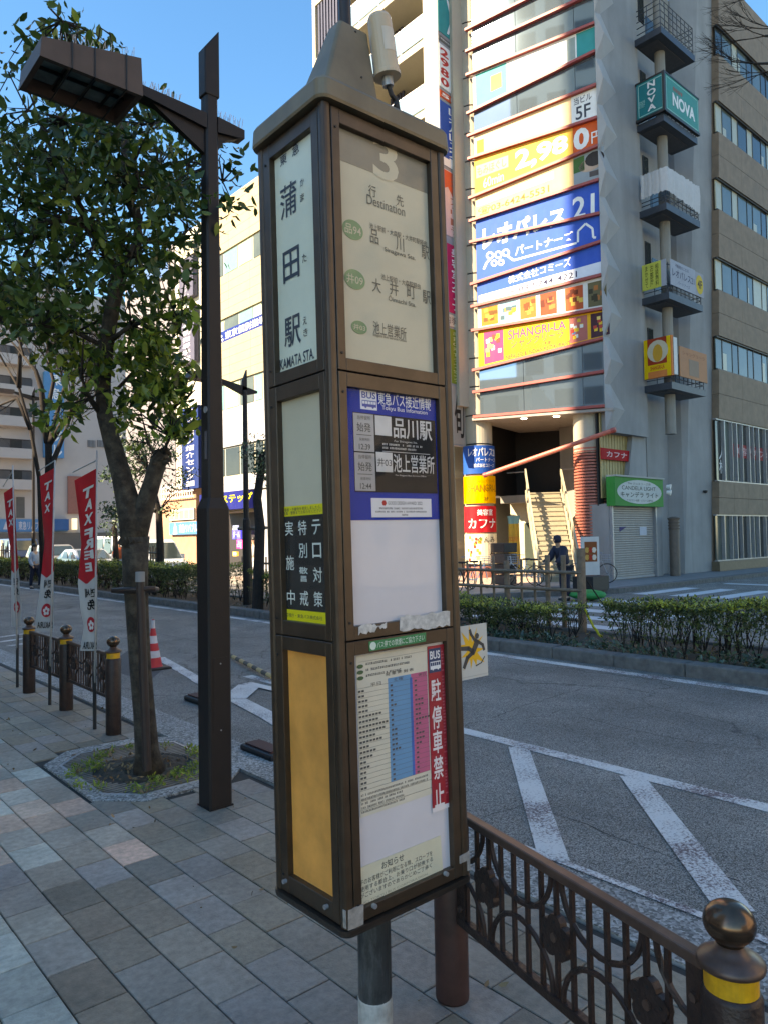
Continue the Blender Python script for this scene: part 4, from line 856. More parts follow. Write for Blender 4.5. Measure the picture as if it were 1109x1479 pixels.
isl[len(Ft):len(Ft)+len(f2)]=np.tile(y_,8);isl[len(Ft)+len(f2):]=0
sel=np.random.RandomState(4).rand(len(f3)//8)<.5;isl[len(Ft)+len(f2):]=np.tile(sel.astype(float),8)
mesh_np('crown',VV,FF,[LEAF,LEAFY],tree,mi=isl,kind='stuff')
# stake and ring
stk=E('tree_stake',(float(G(214,1112)[0]),float(G(214,1112)[1])-.1,0),'brown stake with white cap strapped in front of the street tree','stake')
mb=MB();mb.tube([D(213,1112,5.2),D(203,838,5.2)],.031,14);mk('stake_post',mb,mat('brown pole paint',(.045,.03,.026),.5,.2),stk,smooth=False)
mb=MB();mb.tube([D(203,840,5.2),D(203,826,5.2)],.033,14);mk('stake_cap',mb,flat(150,150,150),stk)
mb=MB();ctr=D(197,852,td0);pts=[ctr+V(.15*math.cos(a),.15*math.sin(a),0) for a in np.linspace(0,2*math.pi,25)];mb.tube(pts,.016,8);mb.tube([D(162,853,5.2),D(225,850,5.2)],.018,8);mk('support_ring',mb,MT['brown pole paint'],stk,smooth=True)
# ---- banners
def nobori(base,toppx,d,outline_l,xr,split,letters,lab,seed):
    x,y=base;t=E('banner_flag',(x,y,0),lab,'banner','red and white tax free banners on poles along the fence')
    mb=MB();mb.tube([(x,y,0),(x,y,.62)],.016,10);mk('pole_socket',mb,BLACK,t)
    top=D(toppx[0],toppx[1],d);mb=MB();mb.tube([(x,y,.3),(x+(top[0]-x)*.6,y+(top[1]-y)*.6,.3+(top[2]-.3)*.6),tuple(top)],[.0105,.0095,.008],8);mk('flag_pole',mb,flat(190,190,190,.3),t,smooth=True)
    n=30;W_=10;R=np.random.RandomState(seed);ph=R.rand()*6
    ys=[p[1] for p in outline_l];
    def surf(s,v):   # s 0 = free edge .. 1 = pole edge, v 0 = bottom .. 1 = top
        yy_=ys[-1]+(ys[0]-ys[-1])*v
        xl=np.interp(-yy_,[-p[1] for p in outline_l][::-1],[p[0] for p in outline_l][::-1])
        pr=np.interp(-yy_,[-p[1] for p in xr][::-1],[p[0] for p in xr][::-1])
        xx=xl+(pr-xl)*s;skew=(1-s)*split[2]*(v**2)
        dd=d+(1-s)*.16+.03*math.sin(s*5+v*9+ph)*(1-s*.9)
        return D(xx,yy_+skew,dd)
    vs=split[0]
    def cloth(v0f,v1f,m,nm):
        mb=MB();k=n;g_=[[surf(i/W_,v0f(i/W_)+(v1f(i/W_)-v0f(i/W_))*j/k) for i in range(W_+1)] for j in range(k+1)]
        mb.add([p for r in g_ for p in r],[(j*(W_+1)+i,j*(W_+1)+i+1,(j+1)*(W_+1)+i+1,(j+1)*(W_+1)+i) for j in range(k) for i in range(W_)]);return mk(nm,mb,m,t,smooth=True)
    sp_=lambda s:vs+split[1]*(abs(s-.45)-.3)
    rc=cloth(sp_,lambda s:1,mat('banner red',(.55,.008,.015),.75,nz=.1,sc=3),'red_cloth');wc=cloth(lambda s:0,sp_,flat(205,200,195,.8),'white_cloth')
    off=lambda p:p-fw*.006-rt*0
    for (body,s0,s1,v0,v1,slant,col_,b) in letters:
        mb=MB();textf(mb,body,lambda s,tt:off(surf(s0+(s1-s0)*s+slant*(tt-.5),v0+(v1-v0)*tt)),b,True);mk('lettering',mb,col_,t)
    return t,surf,off
WB=flat(232,228,222,.7);KB=flat(35,33,33,.7)
def letters_for(pos,scale=1,n=0):
    L_=[]
    for ch,v in pos:
        L_.append((ch,.28,.78,v-.036,v+.036,.08,WB,.06))
    return L_
def emblem(t,surf,off,v,r_s=.3,r_v=.042):
    mb=MB();c=.58;pts=[off(surf(c+r_s*math.cos(a),v+r_v*math.sin(a))) for a in np.linspace(0,2*math.pi,22,endpoint=False)];ctr=off(surf(c,v));mb.add([ctr]+pts,[(0,1+i,1+(i+1)%22) for i in range(22)]);e=mk('round_emblem',mb,mat('emblem red',(.5,.01,.02),.7),t)
    mb=MB()
    for k in range(5):
        a=k*1.257+.4;p=[surf(c+r_s*(.42*math.cos(a)+.26*math.cos(b)),v-r_v*.1+r_v*(.42*math.sin(a)+.26*math.sin(b))) for b in np.linspace(0,2*math.pi,9,endpoint=False)];q0=surf(c+r_s*.42*math.cos(a),v-r_v*.1+r_v*.42*math.sin(a))
        mb.add([x-fw*.009 for x in [q0]+p],[(0,1+i,1+(i+1)%9) for i in range(9)])
    mk('blossom_print',mb,WB,e)
def rodtop(t,a,b,d):
    mb=MB();mb.tube([D(a[0],a[1],d),D(b[0],b[1],d+.16)],.006,6);mk('flag_rod',mb,flat(185,182,175,.4),t)
d1=float((V(2.44,6.80,0)-C0)@fw);d2=float((V(2.46,8.15,0)-C0)@fw);d3=float((V(2.48,9.42,0)-C0)@fw)
t,sf,of=nobori((2.44,6.80),(141,650),d1,[(108,676),(114,730),(118,780),(113,840),(117,880),(122,905),(116,940)],[(141,664),(141,942)],(.395,.09,18),
 [('T',.3,.8,.86,.92,.1,WB,.06),('A',.4,.78,.79,.85,.1,WB,.06),('X',.3,.75,.71,.77,.1,WB,.06),('F',.25,.75,.63,.685,.05,WB,.06),('R',.2,.78,.57,.625,.0,WB,.06),('E',.25,.8,.51,.56,-.05,WB,.06),('E',.35,.72,.44,.49,-.08,WB,.06),('면세',.35,.9,.295,.345,0,KB,.04),('免',.42,.92,.225,.285,0,KB,.06),('SAKURA',.15,.98,.01,.05,0,KB,.02)],'red and white tax free banner nearest to the street tree trunk',1)
emblem(t,sf,of,.145);rodtop(t,(142,664),(106,682),d1)
t,sf,of=nobori((2.46,8.15),(80,665),d2,[(58,676),(61,730),(65,780),(61,820),(57,860),(52,895),(52,912)],[(79,666),(78,914)],(.35,.07,12),
 [('T',.28,.8,.885,.935,.1,WB,.06),('A',.3,.76,.82,.87,.1,WB,.06),('X',.25,.7,.745,.795,.1,WB,.06),('면세',.3,.8,.27,.32,0,KB,.04),('免',.35,.85,.205,.26,0,KB,.06),('SAKURA',.1,.95,.02,.06,0,KB,.02)],'red and white tax free banner in the middle of the three',2)
emblem(t,sf,of,.13);rodtop(t,(80,665),(57,680),d2)
t,sf,of=nobori((2.48,9.42),(19,672),d3,[(6,702),(10,750),(17,800),(17,850),(17,880),(17,905)],[(20,686),(25,790),(31,870),(31,908)],(.4,.07,10),
 [('T',.25,.8,.87,.92,.1,WB,.06),('A',.3,.78,.8,.85,.1,WB,.06),('X',.25,.75,.73,.78,.1,WB,.06),('면',.3,.85,.3,.35,0,KB,.04),('免',.35,.85,.225,.28,0,KB,.06)],'red and white tax free banner farthest left with twisted cloth',3)
emblem(t,sf,of,.14);rodtop(t,(19,680),(5,703),d3)
# ---- cone
cx,cy,_=G(222,966,RZ)
cn=E('traffic_cone',(cx,cy,RZ),'red and white traffic cone standing on the road behind the tree','traffic cone')
RC=mat('cone red',(.62,.025,.03),.5,nz=.1);WCn=mat('cone white band',(.62,.55,.54),.5)
mb=MB();prof=[(.135,.03),(.12,.06),(.102,.16),(.1,.165),(.083,.26),(.081,.265),(.066,.36),(.064,.365),(.048,.47),(.046,.475),(.033,.56),(.03,.575),(.03,.66),(.026,.69),(.012,.7)]
n=20
for k in range(len(prof)-1):
    m_=1 if k in (3,7,11,12) else 0;a,b=prof[k],prof[k+1];vs=[(cx+r*math.cos(j*2*math.pi/n),cy+r*math.sin(j*2*math.pi/n),RZ+z) for r,z in (a,b) for j in range(n)];mb.add(vs,[(j,(j+1)%n,n+(j+1)%n,n+j) for j in range(n)],m_)
mk('cone_shell',mb,[RC,WCn],cn,smooth=True)
mb=MB();loft(mb,[[V(cx+x*s,cy+y*s,RZ+z) for x,y in ((.19,-.19),(.19,.19),(-.19,.19),(-.19,-.19))] for s,z in ((1,.0),(1,.025),(.9,.035))]);mk('cone_base',mb,BLACK,cn)
# ---- striped pole and rubber blocks at the kerb
pa=G(332,946,RZ+.06);pb=G(394,978,RZ+.06)
pole=E('striped_barrier_pole',tuple((pa+pb)/2),'black and yellow striped barrier bar lying low beside the lamp post','barrier bar')
k=10
for i in range(k):
    mb=MB();a=pa+(pb-pa)*i/k;b=pa+(pb-pa)*(i+1)/k;sag=lambda q,f:q-V(0,0,.0)+V(0,0,.0);mb.tube([a,b],.03 if 1 else 0,10);mk('bar_stripe',mb,flat(190,160,110) if i%2 else BLACK,pole)
for px,py,l in ((292,1012,'black rubber block on the road left behind the lamp post'),(383,1086,'black rubber block in the gutter beside the bus stop')):
    q=G(px,py,RZ+.02);b=E('rubber_block',tuple(q),l,'kerb block')
    mb=MB();mb.box(q+V(-.1,-.25,-.02),q+V(.1,.25,.04));bevel(mk('block_body',mb,BLACK,b),.02)
    mb=MB();mb.box(q+V(-.07,-.2,.042),q+V(.07,.2,.055));mk('block_pad',mb,mat('dark rubber red',(.06,.02,.02),.8),b)
# ================================================================== BUILDINGS
GLS=mat('curtain glass',(.22,.3,.36),.03,.75,nz=.04,sc=1);GLD=mat('dark window glass',(.03,.036,.035),.12,.0,spec=.35,nz=.2,sc=.7);GLG=mat('green grey window glass',(.085,.105,.09),.15,.0,spec=.35,nz=.2,sc=.7)
BLIND=mat('cream blind behind glass',(.4,.37,.25),.4,nz=.06,coat=.1);LOUV=mat('oxide red louvre',(.33,.06,.05),.5,nz=.1);WFR=mat('black window frame',(.02,.02,.02),.5)
CREAM=mat('cream tile',(.35,.29,.18),.7,nz=.06,sc=1.5,dirt=.08,dirtc=(.35,.32,.26));TAN=mat('tan granite panel',(.22,.155,.105),.75,nz=.16,sc=2.5,bump=.2,bsc=30,dirt=.25,dirtc=(.13,.11,.09))
P0=V(23.5,14.4,0);dF=V(-.2487,.9686,0);CP=Pl(P0,-dF)
cb_=E('corner_building',tuple(P0),'grey concrete corner building with sloping glass bands, red louvres and stacked balconies','building')
# louvre lines (pixel ends -> points of the facade plane)
LN=[((679,42),(762,0)),((680,73),(839,0)),((679,108),(864,33)),((682,162),(871,70)),((683,195),(868,121)),((682,229),(872,168)),((684,285),(870,209)),((686,318),(876,257)),((687,349),(875,307)),((688,409),(879,346)),((688,442),(876,396)),((688,477),(883,444)),((689,534),(879,487)),((689,566),(884,535)),((690,602),(881,586))]
LU=[]
uL=CP.uv(688,400)[0]
for a,b in LN:
    p,q=CP.uv(*a),CP.uv(*b);k=(q[1]-p[1])/(q[0]-p[0]);LU.append((p[1]+k*(uL-p[0]),p[1]+k*(-.1-p[0])))
# continue upward with the storey rhythm, above the frame
st3=(LU[3][0]-LU[6][0],LU[3][1]-LU[6][1]);st3=(max(3.2,st3[0]),max(3.3,st3[1]))
UP=[(LU[i][0]+k*st3[0],LU[i][1]+k*st3[1]) for k in (2,1) for i in (0,1,2)]
ALL=UP+LU;uR=-.1
tops=[x for x in ALL]
def lv(i,u): a,b=ALL[i];return a+(b-a)*(u-uL)/(uR-uL)
js=[uL,CP.uv(748,250)[0],CP.uv(833,250)[0],uR]
for i in range(len(ALL)):
    mb=MB();mb.prism([CP.at(uL-.25,lv(i,uL-.25)-.05,.0),CP.at(uR,lv(i,uR)-.05,.0),CP.at(uR,lv(i,uR)+.05,.0),CP.at(uL-.25,lv(i,uL-.25)+.05,.0)],CP.n*.14);mk('louvre',mb,LOUV,cb_)
GL2=mat('pale curtain glass',(.45,.5,.53),.05,.6,nz=.05)
for i in range(len(ALL)-1):
    for a,b in zip(js,js[1:]):
        q=[(a+.01,lv(i+1,a)+.05),(b-.01,lv(i+1,b)+.05),(b-.01,lv(i,b)-.05),(a+.01,lv(i,a)-.05)]
        mb=MB();CP.poly(mb,q,-.05,-.02);mk('glass_panel',mb,GLS,cb_)
bk=MB();CP.box(bk,uL,uR,ALL[-1][0]+.05,40,-.3,-.055);mk('mullion_wall',bk,GREYS,cb_)
def bandq(i,a=None,b=None,f0=0,f1=1,n=0):
    a=uL if a is None else a;b=uR if b is None else b
    def P(u,f): lo,hi=lv(i+1,u)+.055,lv(i,u)-.055;return (u,lo+(hi-lo)*f)
    return [P(a,f0),P(b,f0),P(b,f1),P(a,f1)]
def ub(x): return CP.uv(x,300)[0]
O6=6  # index of first measured line
def ad(nm,lab,bands,m,text_=None,x0=None,x1=None):
    t=E(nm,tuple(CP.at((uL+uR)/2,lv(bands[-1]+1,-3),.02)),lab,'sign')
    for i in bands:
        mb=MB();CP.poly(mb,bandq(i,ub(x0) if x0 else None,ub(x1) if x1 else None),-.015,.0);mk('banner_sheet',mb,m if not isinstance(m,dict) else m[i],t)
    return t
def put(t,i,body,x0,x1,f0,f1,m,bold=.02,nm='lettering'):
    mb=MB();textq(mb,CP,body,bandq(i,ub(x0),ub(x1),f0,f1),.004,bold);mk(nm,mb,m,t)
def patch(t,i,x0,x1,f0,f1,m,nm='print_field',n=.001):
    mb=MB();CP.poly(mb,bandq(i,ub(x0),ub(x1),f0,f1),n,n+.002);return mk(nm,mb,m,t)
WHT=flat(238,238,235);TEAL=flat(20,150,150);TEAL_SUN=flat(70,180,175)
t=ad('school_banner','teal band banner with sun washout painted white and an orange mark high on the glass facade',[8],WHT);patch(t,8,690,735,.02,.98,TEAL_SUN);patch(t,8,838,866,.05,.98,TEAL);patch(t,8,712,728,.3,.75,flat(225,140,95),n=.004);patch(t,8,824,836,.1,.9,flat(150,165,160))  # white middle and paler left teal paint in the sun's washout
t=ad('floor_banner','white band sign reading 5F with an orange massage advert',[10],WHT);patch(t,10,688,828,.0,1,flat(240,205,160));patch(t,10,690,700,.1,.7,flat(240,190,60),n=.004)
put(t,10,'Goo-it!',701,752,.15,.62,WHT,.05);put(t,10,'当ビル',832,858,.66,.92,flat(70,75,85));put(t,10,'5F',834,856,.12,.58,flat(70,75,85),.02)
OR1=flat(242,178,75);OR2=flat(225,95,45)
t=ad('massage_banner','orange and yellow band banner with the price 2980 yen',[11,12],{11:OR1,12:flat(235,190,140)});patch(t,11,829,872,.0,1,OR2);patch(t,11,688,735,.45,.8,flat(245,220,150))
put(t,11,'2,98',745,822,.15,.85,WHT,.05);put(t,11,'0',830,853,.1,.9,WHT,.06);put(t,11,'円',856,871,.15,.6,WHT,.03);put(t,11,'もみほぐし',690,732,.5,.75,OR1,.01);put(t,11,'60min',698,728,.1,.38,flat(245,225,190))
patch(t,12,688,800,.55,.82,WHT);put(t,12,'☎03-6424-5531',690,793,.06,.45,flat(170,105,50),.02)
patch(t,12,829,874,.0,1,flat(150,160,165));patch(t,12,829,845,.45,.95,flat(70,110,60),n=.004)
mb=MB();c=CP.uv(851,238);CP.poly(mb,[(c[0]+.42*math.cos(a),c[1]+.25*math.sin(a)) for a in np.linspace(0,6.28,14,endpoint=False)],.004,.006);mk('portrait_print',mb,flat(195,165,145),t)
mb=MB();c=CP.uv(858,229);CP.poly(mb,[(c[0]+.36*math.cos(a),c[1]+.27*math.sin(a)) for a in np.linspace(0,6.28,14,endpoint=False)],.007,.009);mk('portrait_print',mb,flat(55,48,45),t)
mb=MB();c=CP.uv(866,243);CP.box(mb,c[0]-.4,c[0]+.15,c[1]-.22,c[1]-.02,.007,.009);mk('portrait_print',mb,flat(90,80,78),t)
BL=flat(40,92,190)
t=ad('estate_agent_banner','large blue banner with white lettering across three glass bands',[13,14,15],{13:BL,14:BL,15:BL});patch(t,15,688,876,.0,.42,flat(225,228,235))
# the big name crosses the louvre: one half in each band
def bigq(x0,x1,y0a,y0b,y1a,y1b): return [CP.uv(x0,y0a),CP.uv(x1,y0b),CP.uv(x1,y1b),CP.uv(x0,y1a)]
mb=MB();textq(mb,CP,'レオパレス',bigq(696,816,362,322,329,297),.003,.1);mk('lettering',mb,WHT,t)
mb=MB();textq(mb,CP,'21',bigq(826,858,318,310,286,278),.003,.03);mk('lettering',mb,WHT,t)
mb=MB();textq(mb,CP,'パートナーズ',bigq(743,827,370,346,355,333),.003,.05);mk('lettering',mb,WHT,t)
put(t,15,'株式会社コミーズ',731,822,.56,.9,WHT,.02);put(t,15,'☎03-5744-4221',727,830,.06,.38,flat(20,30,75),.02)
def line(t,pts,w,m,nm='line_print',n=.002):
    mb=MB()
    for a,b in zip(pts,pts[1:]):
        p,q=np.array(CP.uv(*a)),np.array(CP.uv(*b));d=unit(q-p);k=np.array([-d[1],d[0]])*w;CP.poly(mb,[p-k,q-k,q+k,p+k],n,n+.004)
    mk(nm,mb,m,t)
def circ(cx_,cy_,r): return [(cx_+r*math.cos(a),cy_+r*math.sin(a)) for a in np.linspace(0,6.28,13)]
line(t,[(698,389),(702,380),(707,374)],.05,WHT,n=.002)
for x,y in ((707,369),(719,368),(730,365)): line(t,circ(x,y,4.5),.04,WHT,n=.002)
for x,y in ((713,380),(723,379)): line(t,circ(x,y,3.6),.04,WHT,n=.002)
line(t,[(733,370),(741,376),(832,351)],.04,WHT,n=.002);line(t,[(834,350),(834,334),(845,323),(855,330),(856,343),(860,343)],.04,WHT,n=.002)
t=ad('food_banner','white band banner with six food pictures',[16],flat(225,222,215))
FO=[((190,120,40),(225,170,70)),((120,165,180),(215,160,60)),((200,110,50),(230,150,70)),((170,70,40),(210,120,60)),((200,90,50),(230,180,80)),((110,100,70),(180,110,60))]
for (a,b),(c1,c2) in zip(((691,715),(718,742),(747,770),(776,800),(812,838),(845,872)),FO):
    fr=patch(t,16,a,b,.08,.9,flat(*c1),'food_picture');R_=random.Random(a)
    for k in range(9):
        x=R_.uniform(a+3,b-3);f=R_.uniform(.2,.7);patch(t,16,x-3,x+3,f,f+.16,flat(*(c2 if k%2 else tuple(int(v*.6) for v in c1))),'food_print',.004+.0005*k)
YO=flat(242,178,45)
t=ad('curry_banner','yellow restaurant banner with purple lettering below the food pictures',[17],YO);put(t,17,'SHANGRI-LA',729,812,.6,.88,flat(180,60,120),.02);put(t,17,'シャングリーラ',733,808,.33,.6,flat(60,50,90),.01);put(t,17,'ネパール・インド料理',745,790,.2,.32,flat(90,60,60));put(t,17,'NEPALESE & INDIAN RESTAURANT',725,818,.04,.17,flat(90,60,60))
for a,b,c1 in ((694,722,(215,60,110)),(817,843,(190,110,100)),(848,875,(80,45,55))):
    patch(t,17,a,b,.06,.94,flat(*c1),'deity_picture_field');R_=random.Random(a)
    for k in range(12):
        x=R_.uniform(a+4,b-4);f=R_.uniform(.15,.75);patch(t,17,x-2.5,x+2.5,f,f+.12,flat(*R_.choice([(235,190,60),(90,150,190),(220,225,215),(200,70,60),(240,210,120)])),'deity_picture_print',.004+.0005*k)
# concrete side wall with faceted edge
SP=Pl(P0,(1,0,0));uS=2.75
zb=SP.uv(912,628)[1]
mb=MB();SP.poly(mb,[(0.15,zb+.0),(uS,zb-.0),(uS,34),(0.15,34)],-.5,0);SP.box(mb,.16,uS-.01,7.2,34,-2.6,-.501);mk('side_wall_slab',mb,CONC,cb_)
zz=zb;k=0
FAC=mat('faceted concrete',(.33,.33,.325),.85,nz=.08,sc=1,dirt=.2,dirtc=(.25,.25,.25))
while zz<33:
    h=1.72;mb=MB()
    a=SP.at(.15,zz,0);b=SP.at(.15,zz+h,0);c=SP.at(.15+.95,zz+h*.5,.0);e=SP.at(-.12 if k%2 else .02,zz+h*.5,.22);f=CP.at(-.02,zz+h*.5,.2);a2=CP.at(-.1,zz,.1);b2=CP.at(-.1,zz+h,.1)
    mb.add([a,b,c,e,a2,b2],[(0,2,3),(2,1,3),(0,3,4),(3,1,5),(3,5,4)]);mk('facet',mb,FAC,cb_);zz+=h;k+=1
# lower body, recess, battered pier
mb=MB();SP.box(mb,0.12,uS+.1,0,2.78,-.6,-.25);mb.prism([SP.at(2.0,2.7,-.25),SP.at(5.2,2.7,-.25),SP.at(5.2,34,-.25),SP.at(2.0,34,-.25)],(0,3,0)) if 0 else None
SP.box(mb,uS-.1,6.9,0,34,-4,-.75);mk('recess_wall',mb,CONCB,cb_)
mb=MB();SP.poly(mb,[(1.35+.0,2.7),(uS+.15,2.7),(uS+.15,zb+.3),(2.0,zb+.3)],-1.0,-.2);mk('wall_return',mb,CONC,cb_)
mb=MB();SP.poly(mb,[(3.62,0),(5.5,0),(5.5,zb),(3.4,zb+12),(3.4,zb),],-.75,-.6) if 0 else SP.box(mb,3.7,5.4,0,34,-.8,-.6);mk('middle_wall',mb,CONC,cb_)
mb=MB();vs=[]
mb.add([SP.at(5.3,0,0.02),SP.at(7.83,0,0.02),SP.at(9.6,27,0.02),SP.at(8.2,27,0.02),SP.at(5.0,0,-.8),SP.at(7.83,0,-.8),SP.at(9.6,27,-.8),SP.at(7.2,27,-.8)],[(0,1,2,3),(4,7,6,5),(0,3,7,4),(1,5,6,2),(3,2,6,7),(0,4,5,1)]);mk('battered_pier',mb,CONC,cb_)
# duct
for z0,z1,x in ((5.5,40,27.15),):
    mb=MB();mb.tube([V(x,13.95,z0),V(x,13.95,z1)],.2,18);dct=mk('duct_pipe',mb,CONCB,cb_,smooth=False)
# balconies
BX0,BX1,BY0,BY1=26.07,28.78,13.3,14.42
zs=[SP.uv(955,35,1.85)[1],0,0,0,0]
def balcony(zf,style):
    mb=MB();mb.prism([V(BX0+1.1,BY0,zf-.28),V(BX1+.3,BY0,zf-.28),V(BX1+.3,BY1,zf-.28),V(BX0,BY1-.3,zf-.28),V(BX0+.2,BY0+.6,zf-.28)][0:0] or [V(BX0,BY0,zf-.28),V(BX1,BY0,zf-.28),V(BX1,BY1-.02,zf-.28),V(BX0,BY1-.02,zf-.28)],(0,0,.26));b=mk('balcony_slab',mb,BALC,cb_)
    mb=MB();mb.box((BX0+.25,BY0+.3,zf-.3),(BX1-.25,BY1-.1,zf-.281));mk('soffit_pan',mb,mat('soffit pan',(.07,.075,.085),.6),b)
    for z in ([.15,.4,.65,.9,1.1] if style else [.15,.3,1.05]):
        mb=MB();mb.tube([V(BX0+.05,BY1-.1,zf+z),V(BX0+.05,BY0+.05,zf+z),V(BX1-.05,BY0+.05,zf+z),V(BX1-.05,BY1-.1,zf+z)],.018,6);mk('rail_bar',mb,BALC,b)
    for i in range(9):
        x=BX0+.05+(BX1-BX0-.1)*i/8;mb=MB();mb.tube([V(x,BY0+.05,zf),V(x,BY0+.05,zf+1.12)],.016,6);mk('rail_post',mb,BALC,b)
    for y in (BY0+.6,BY0+1.2): mb=MB();mb.tube([V(BX0+.05,y,zf),V(BX0+.05,y,zf+1.12)],.016,6);mk('rail_post',mb,BALC,b)
FP=Pl((BX0,BY0,0),(1,0,0));LP=Pl((BX0,BY1,0),(0,-1,0))
bz_=[FP.uv(x,y)[1] for x,y in ((956,38),(956,189),(965,320),(967,430),(969,550))]
balz=[bz_[0]]
z5=bz_[4];z1=bz_[0];balz=[z1-(z1-z5)*k/4 for k in range(5)]
for i,z in enumerate(balz+[z1+3.45,z1+6.9]): balcony(z,i in(0,5,6))
mb=MB()
for i,z in enumerate(balz):
    for x0,x1,y in ((26.35,26.75,14.38),(28.0,28.8,15.05)):
        mb=MB();mb.box((x0,y-.04,z+.9),(x1,y,z+2.3));w=mk('window_frame',mb,WFR,cb_);mb=MB();mb.box((x0+.05,y-.06,z+.95),(x1-.05,y-.042,z+2.25));mk('pane',mb,GLD,w)
def box_sign(nm,lab,i,m1,m2,h,texts1,texts2,solid=True,d=.1):
    z=balz[i];t=E(nm,((BX0+BX1)/2,BY0,z),lab,'sign')
    mb=MB();mb.box((BX0-.02,BY0-.1,z+.1),(BX1-.05,BY0-.02,z+.1+h));mk('front_face',mb,m2,t)
    mb=MB();mb.box((BX0-.1,BY0-.1,z+.1),(BX0-.02,BY1-.1,z+.1+h));mk('side_face',mb,m1,t)
    if solid:
        mb=MB();mb.box((BX0-.12,BY0-.12,z+.02),(BX1,BY0,z+.12));mb.box((BX0-.12,BY0-.12,z+.1+h),(BX1,BY0,z+.16+h));mb.box((BX0-.12,BY0,z+.02),(BX0,BY1-.05,z+.12));mb.box((BX0-.12,BY0,z+.1+h),(BX0,BY1-.05,z+.16+h));mb.box((BX0-.13,BY0-.13,z+.02),(BX0-.03,BY0-.03,z+.16+h));mk('sign_frame',mb,WFR,t)
    f=Pl((BX0,BY0-.1,z+.1),(1,0,0));l=Pl((BX0-.1,BY1-.1,z+.1),(0,-1,0));Lw=BY1-BY0;Fw=BX1-BX0-.05
    for pl,W_,tx in ((l,Lw,texts1),(f,Fw,texts2)):
        for body,a,b,c,d_,mm,bo in tx: mb=MB();text(mb,pl,body,W_*a,W_*b,h*c,h*d_,.004,bo);mk('lettering',mb,mm,t)
    return t
TL=flat(0,125,130,.35);LT=flat(150,205,195)
t=box_sign('school_box_sign','teal box sign wrapped round the second balcony from the top',1,TL,flat(40,145,130,.4),1.4,[('N\nO\nV\nA',.38,.7,.12,.92,WHT,.05),('駅前留学',.08,.3,.3,.5,LT,0)],[('NOVA',.2,.88,.25,.62,WHT,.05),('駅前留学',.22,.5,.68,.8,flat(190,90,80),.02)])
for pl_,w in ((Pl((BX0,BY0-.1,balz[1]+.1),(1,0,0)),BX1-BX0-.05),(Pl((BX0-.1,BY1-.1,balz[1]+.1),(0,-1,0)),BY1-BY0)):
    mb=MB()
    for a,b,c,d in ((.06,w-.06,.07,.1),(.06,w-.06,1.3,1.33),(.06,.09,.07,1.33),(w-.09,w-.06,.07,1.33)): pl_.box(mb,a,b,c,d,.002,.005)
    mk('border_print',mb,LT,t)
SHT=mat('draped white sheet',(.5,.5,.5),.9,nz=.06)
z=balz[2];t=E('covered_sheet',(BX0,BY0,z),'wrinkled white sheet draped over the railing of the third balcony','sheet')
pts=[];n=60;RR=random.Random(8)

L1=BY1-.1-BY0;L2=BX1-.1-BX0;P=[]
for i in range(n+1):
    s=(L1+L2)*i/n;wv=.05*math.sin(i*1.3)+.03*RR.uniform(-1,1)
    P.append((BX0-.03-abs(wv),BY1-.1-s) if s<L1 else (BX0-.03+s-L1,BY0-.03-abs(wv)))
mb=MB();vs=[V(x,y,z+.42-.2*max(0,(i-20)/40)+RR.uniform(-.04,.04)) for i,(x,y) in enumerate(P)]+[V(x+RR.uniform(-.02,.02),y-.03,z+.9) for x,y in P]+[V(x,y,z+1.32+RR.uniform(-.02,.02)) for x,y in P]
k=n+1;mb.add(vs,[(i,i+1,k+i+1,k+i) for i in range(n)]+[(k+i,k+i+1,2*k+i+1,2*k+i) for i in range(n)]);mk('sheet_cloth',mb,SHT,t,smooth=True)
z=balz[3];t=E('balcony_banner',(BX0,BY0,z),'pale yellow and white banners on the fourth balcony','sign')
PYL=flat(200,200,90);YB=flat(60,70,40)
l=Pl((BX0-.06,BY1-.1,z+.22),(0,-1,0));f=Pl((BX0,BY0-.06,z+.22),(1,0,0));Lw=BY1-BY0-.15
mb=MB();l.box(mb,0,Lw*.8,0,1.0,0,.03);mk('yellow_cloth',mb,PYL,t);mb=MB();l.box(mb,Lw*.8,Lw,0,1.0,0,.03);f.box(mb,0,1.95,-.0,.98,0,.03);mk('white_cloth',mb,flat(165,170,180),t)
mb=MB();f.box(mb,1.95,2.65,-.0,.95,0,.03);mk('grey_cloth',mb,flat(160,160,165),t);mb=MB();c=(2.3,.48);f.poly(mb,[(c[0]+.3*math.cos(a),c[1]+.38*math.sin(a)) for a in np.linspace(0,6.28,18,endpoint=False)],.031,.036);mk('round_print',mb,flat(215,180,50),t)
mb=MB();
for k,s in enumerate(('相談無料','お部屋','まかせて')): text(mb,l,'\n'.join(s),Lw*(.56-.22*k),Lw*(.7-.22*k),.08,.92,.034,.01)
mk('lettering',mb,YB,t);mb=MB();text(mb,f,'レオパレス21',.12,1.85,.36,.66,.034,.02);text(mb,f,'不動産のことは',.35,1.4,.74,.88,.034);text(mb,f,'パートナーズ',.5,1.5,.12,.25,.034);mk('lettering',mb,flat(70,75,100),t);mb=MB();text(mb,f,'4F',2.12,2.5,.32,.66,.04,.03);mk('lettering',mb,flat(90,70,40),t)
z=balz[4];t=E('restaurant_balcony_sign',(BX0,BY0,z),'orange and yellow restaurant box sign on the lowest balcony','sign')
l=Pl((BX0-.1,BY1-.1,z+.2),(0,-1,0));f=Pl((BX0+.45,BY0-.08,z+.22),(1,0,0));Lw=BY1-BY0
mb=MB();l.box(mb,0,Lw,0,1.5,-.12,.02);mk('side_face',mb,flat(225,130,70),t);mb=MB();l.box(mb,0,.15,0,1.5,.021,.024);l.box(mb,Lw-.2,Lw-.05,0,1.5,.021,.024);l.box(mb,.15,Lw-.2,.25,.5,.021,.024);mk('yellow_border',mb,flat(235,190,30),t)
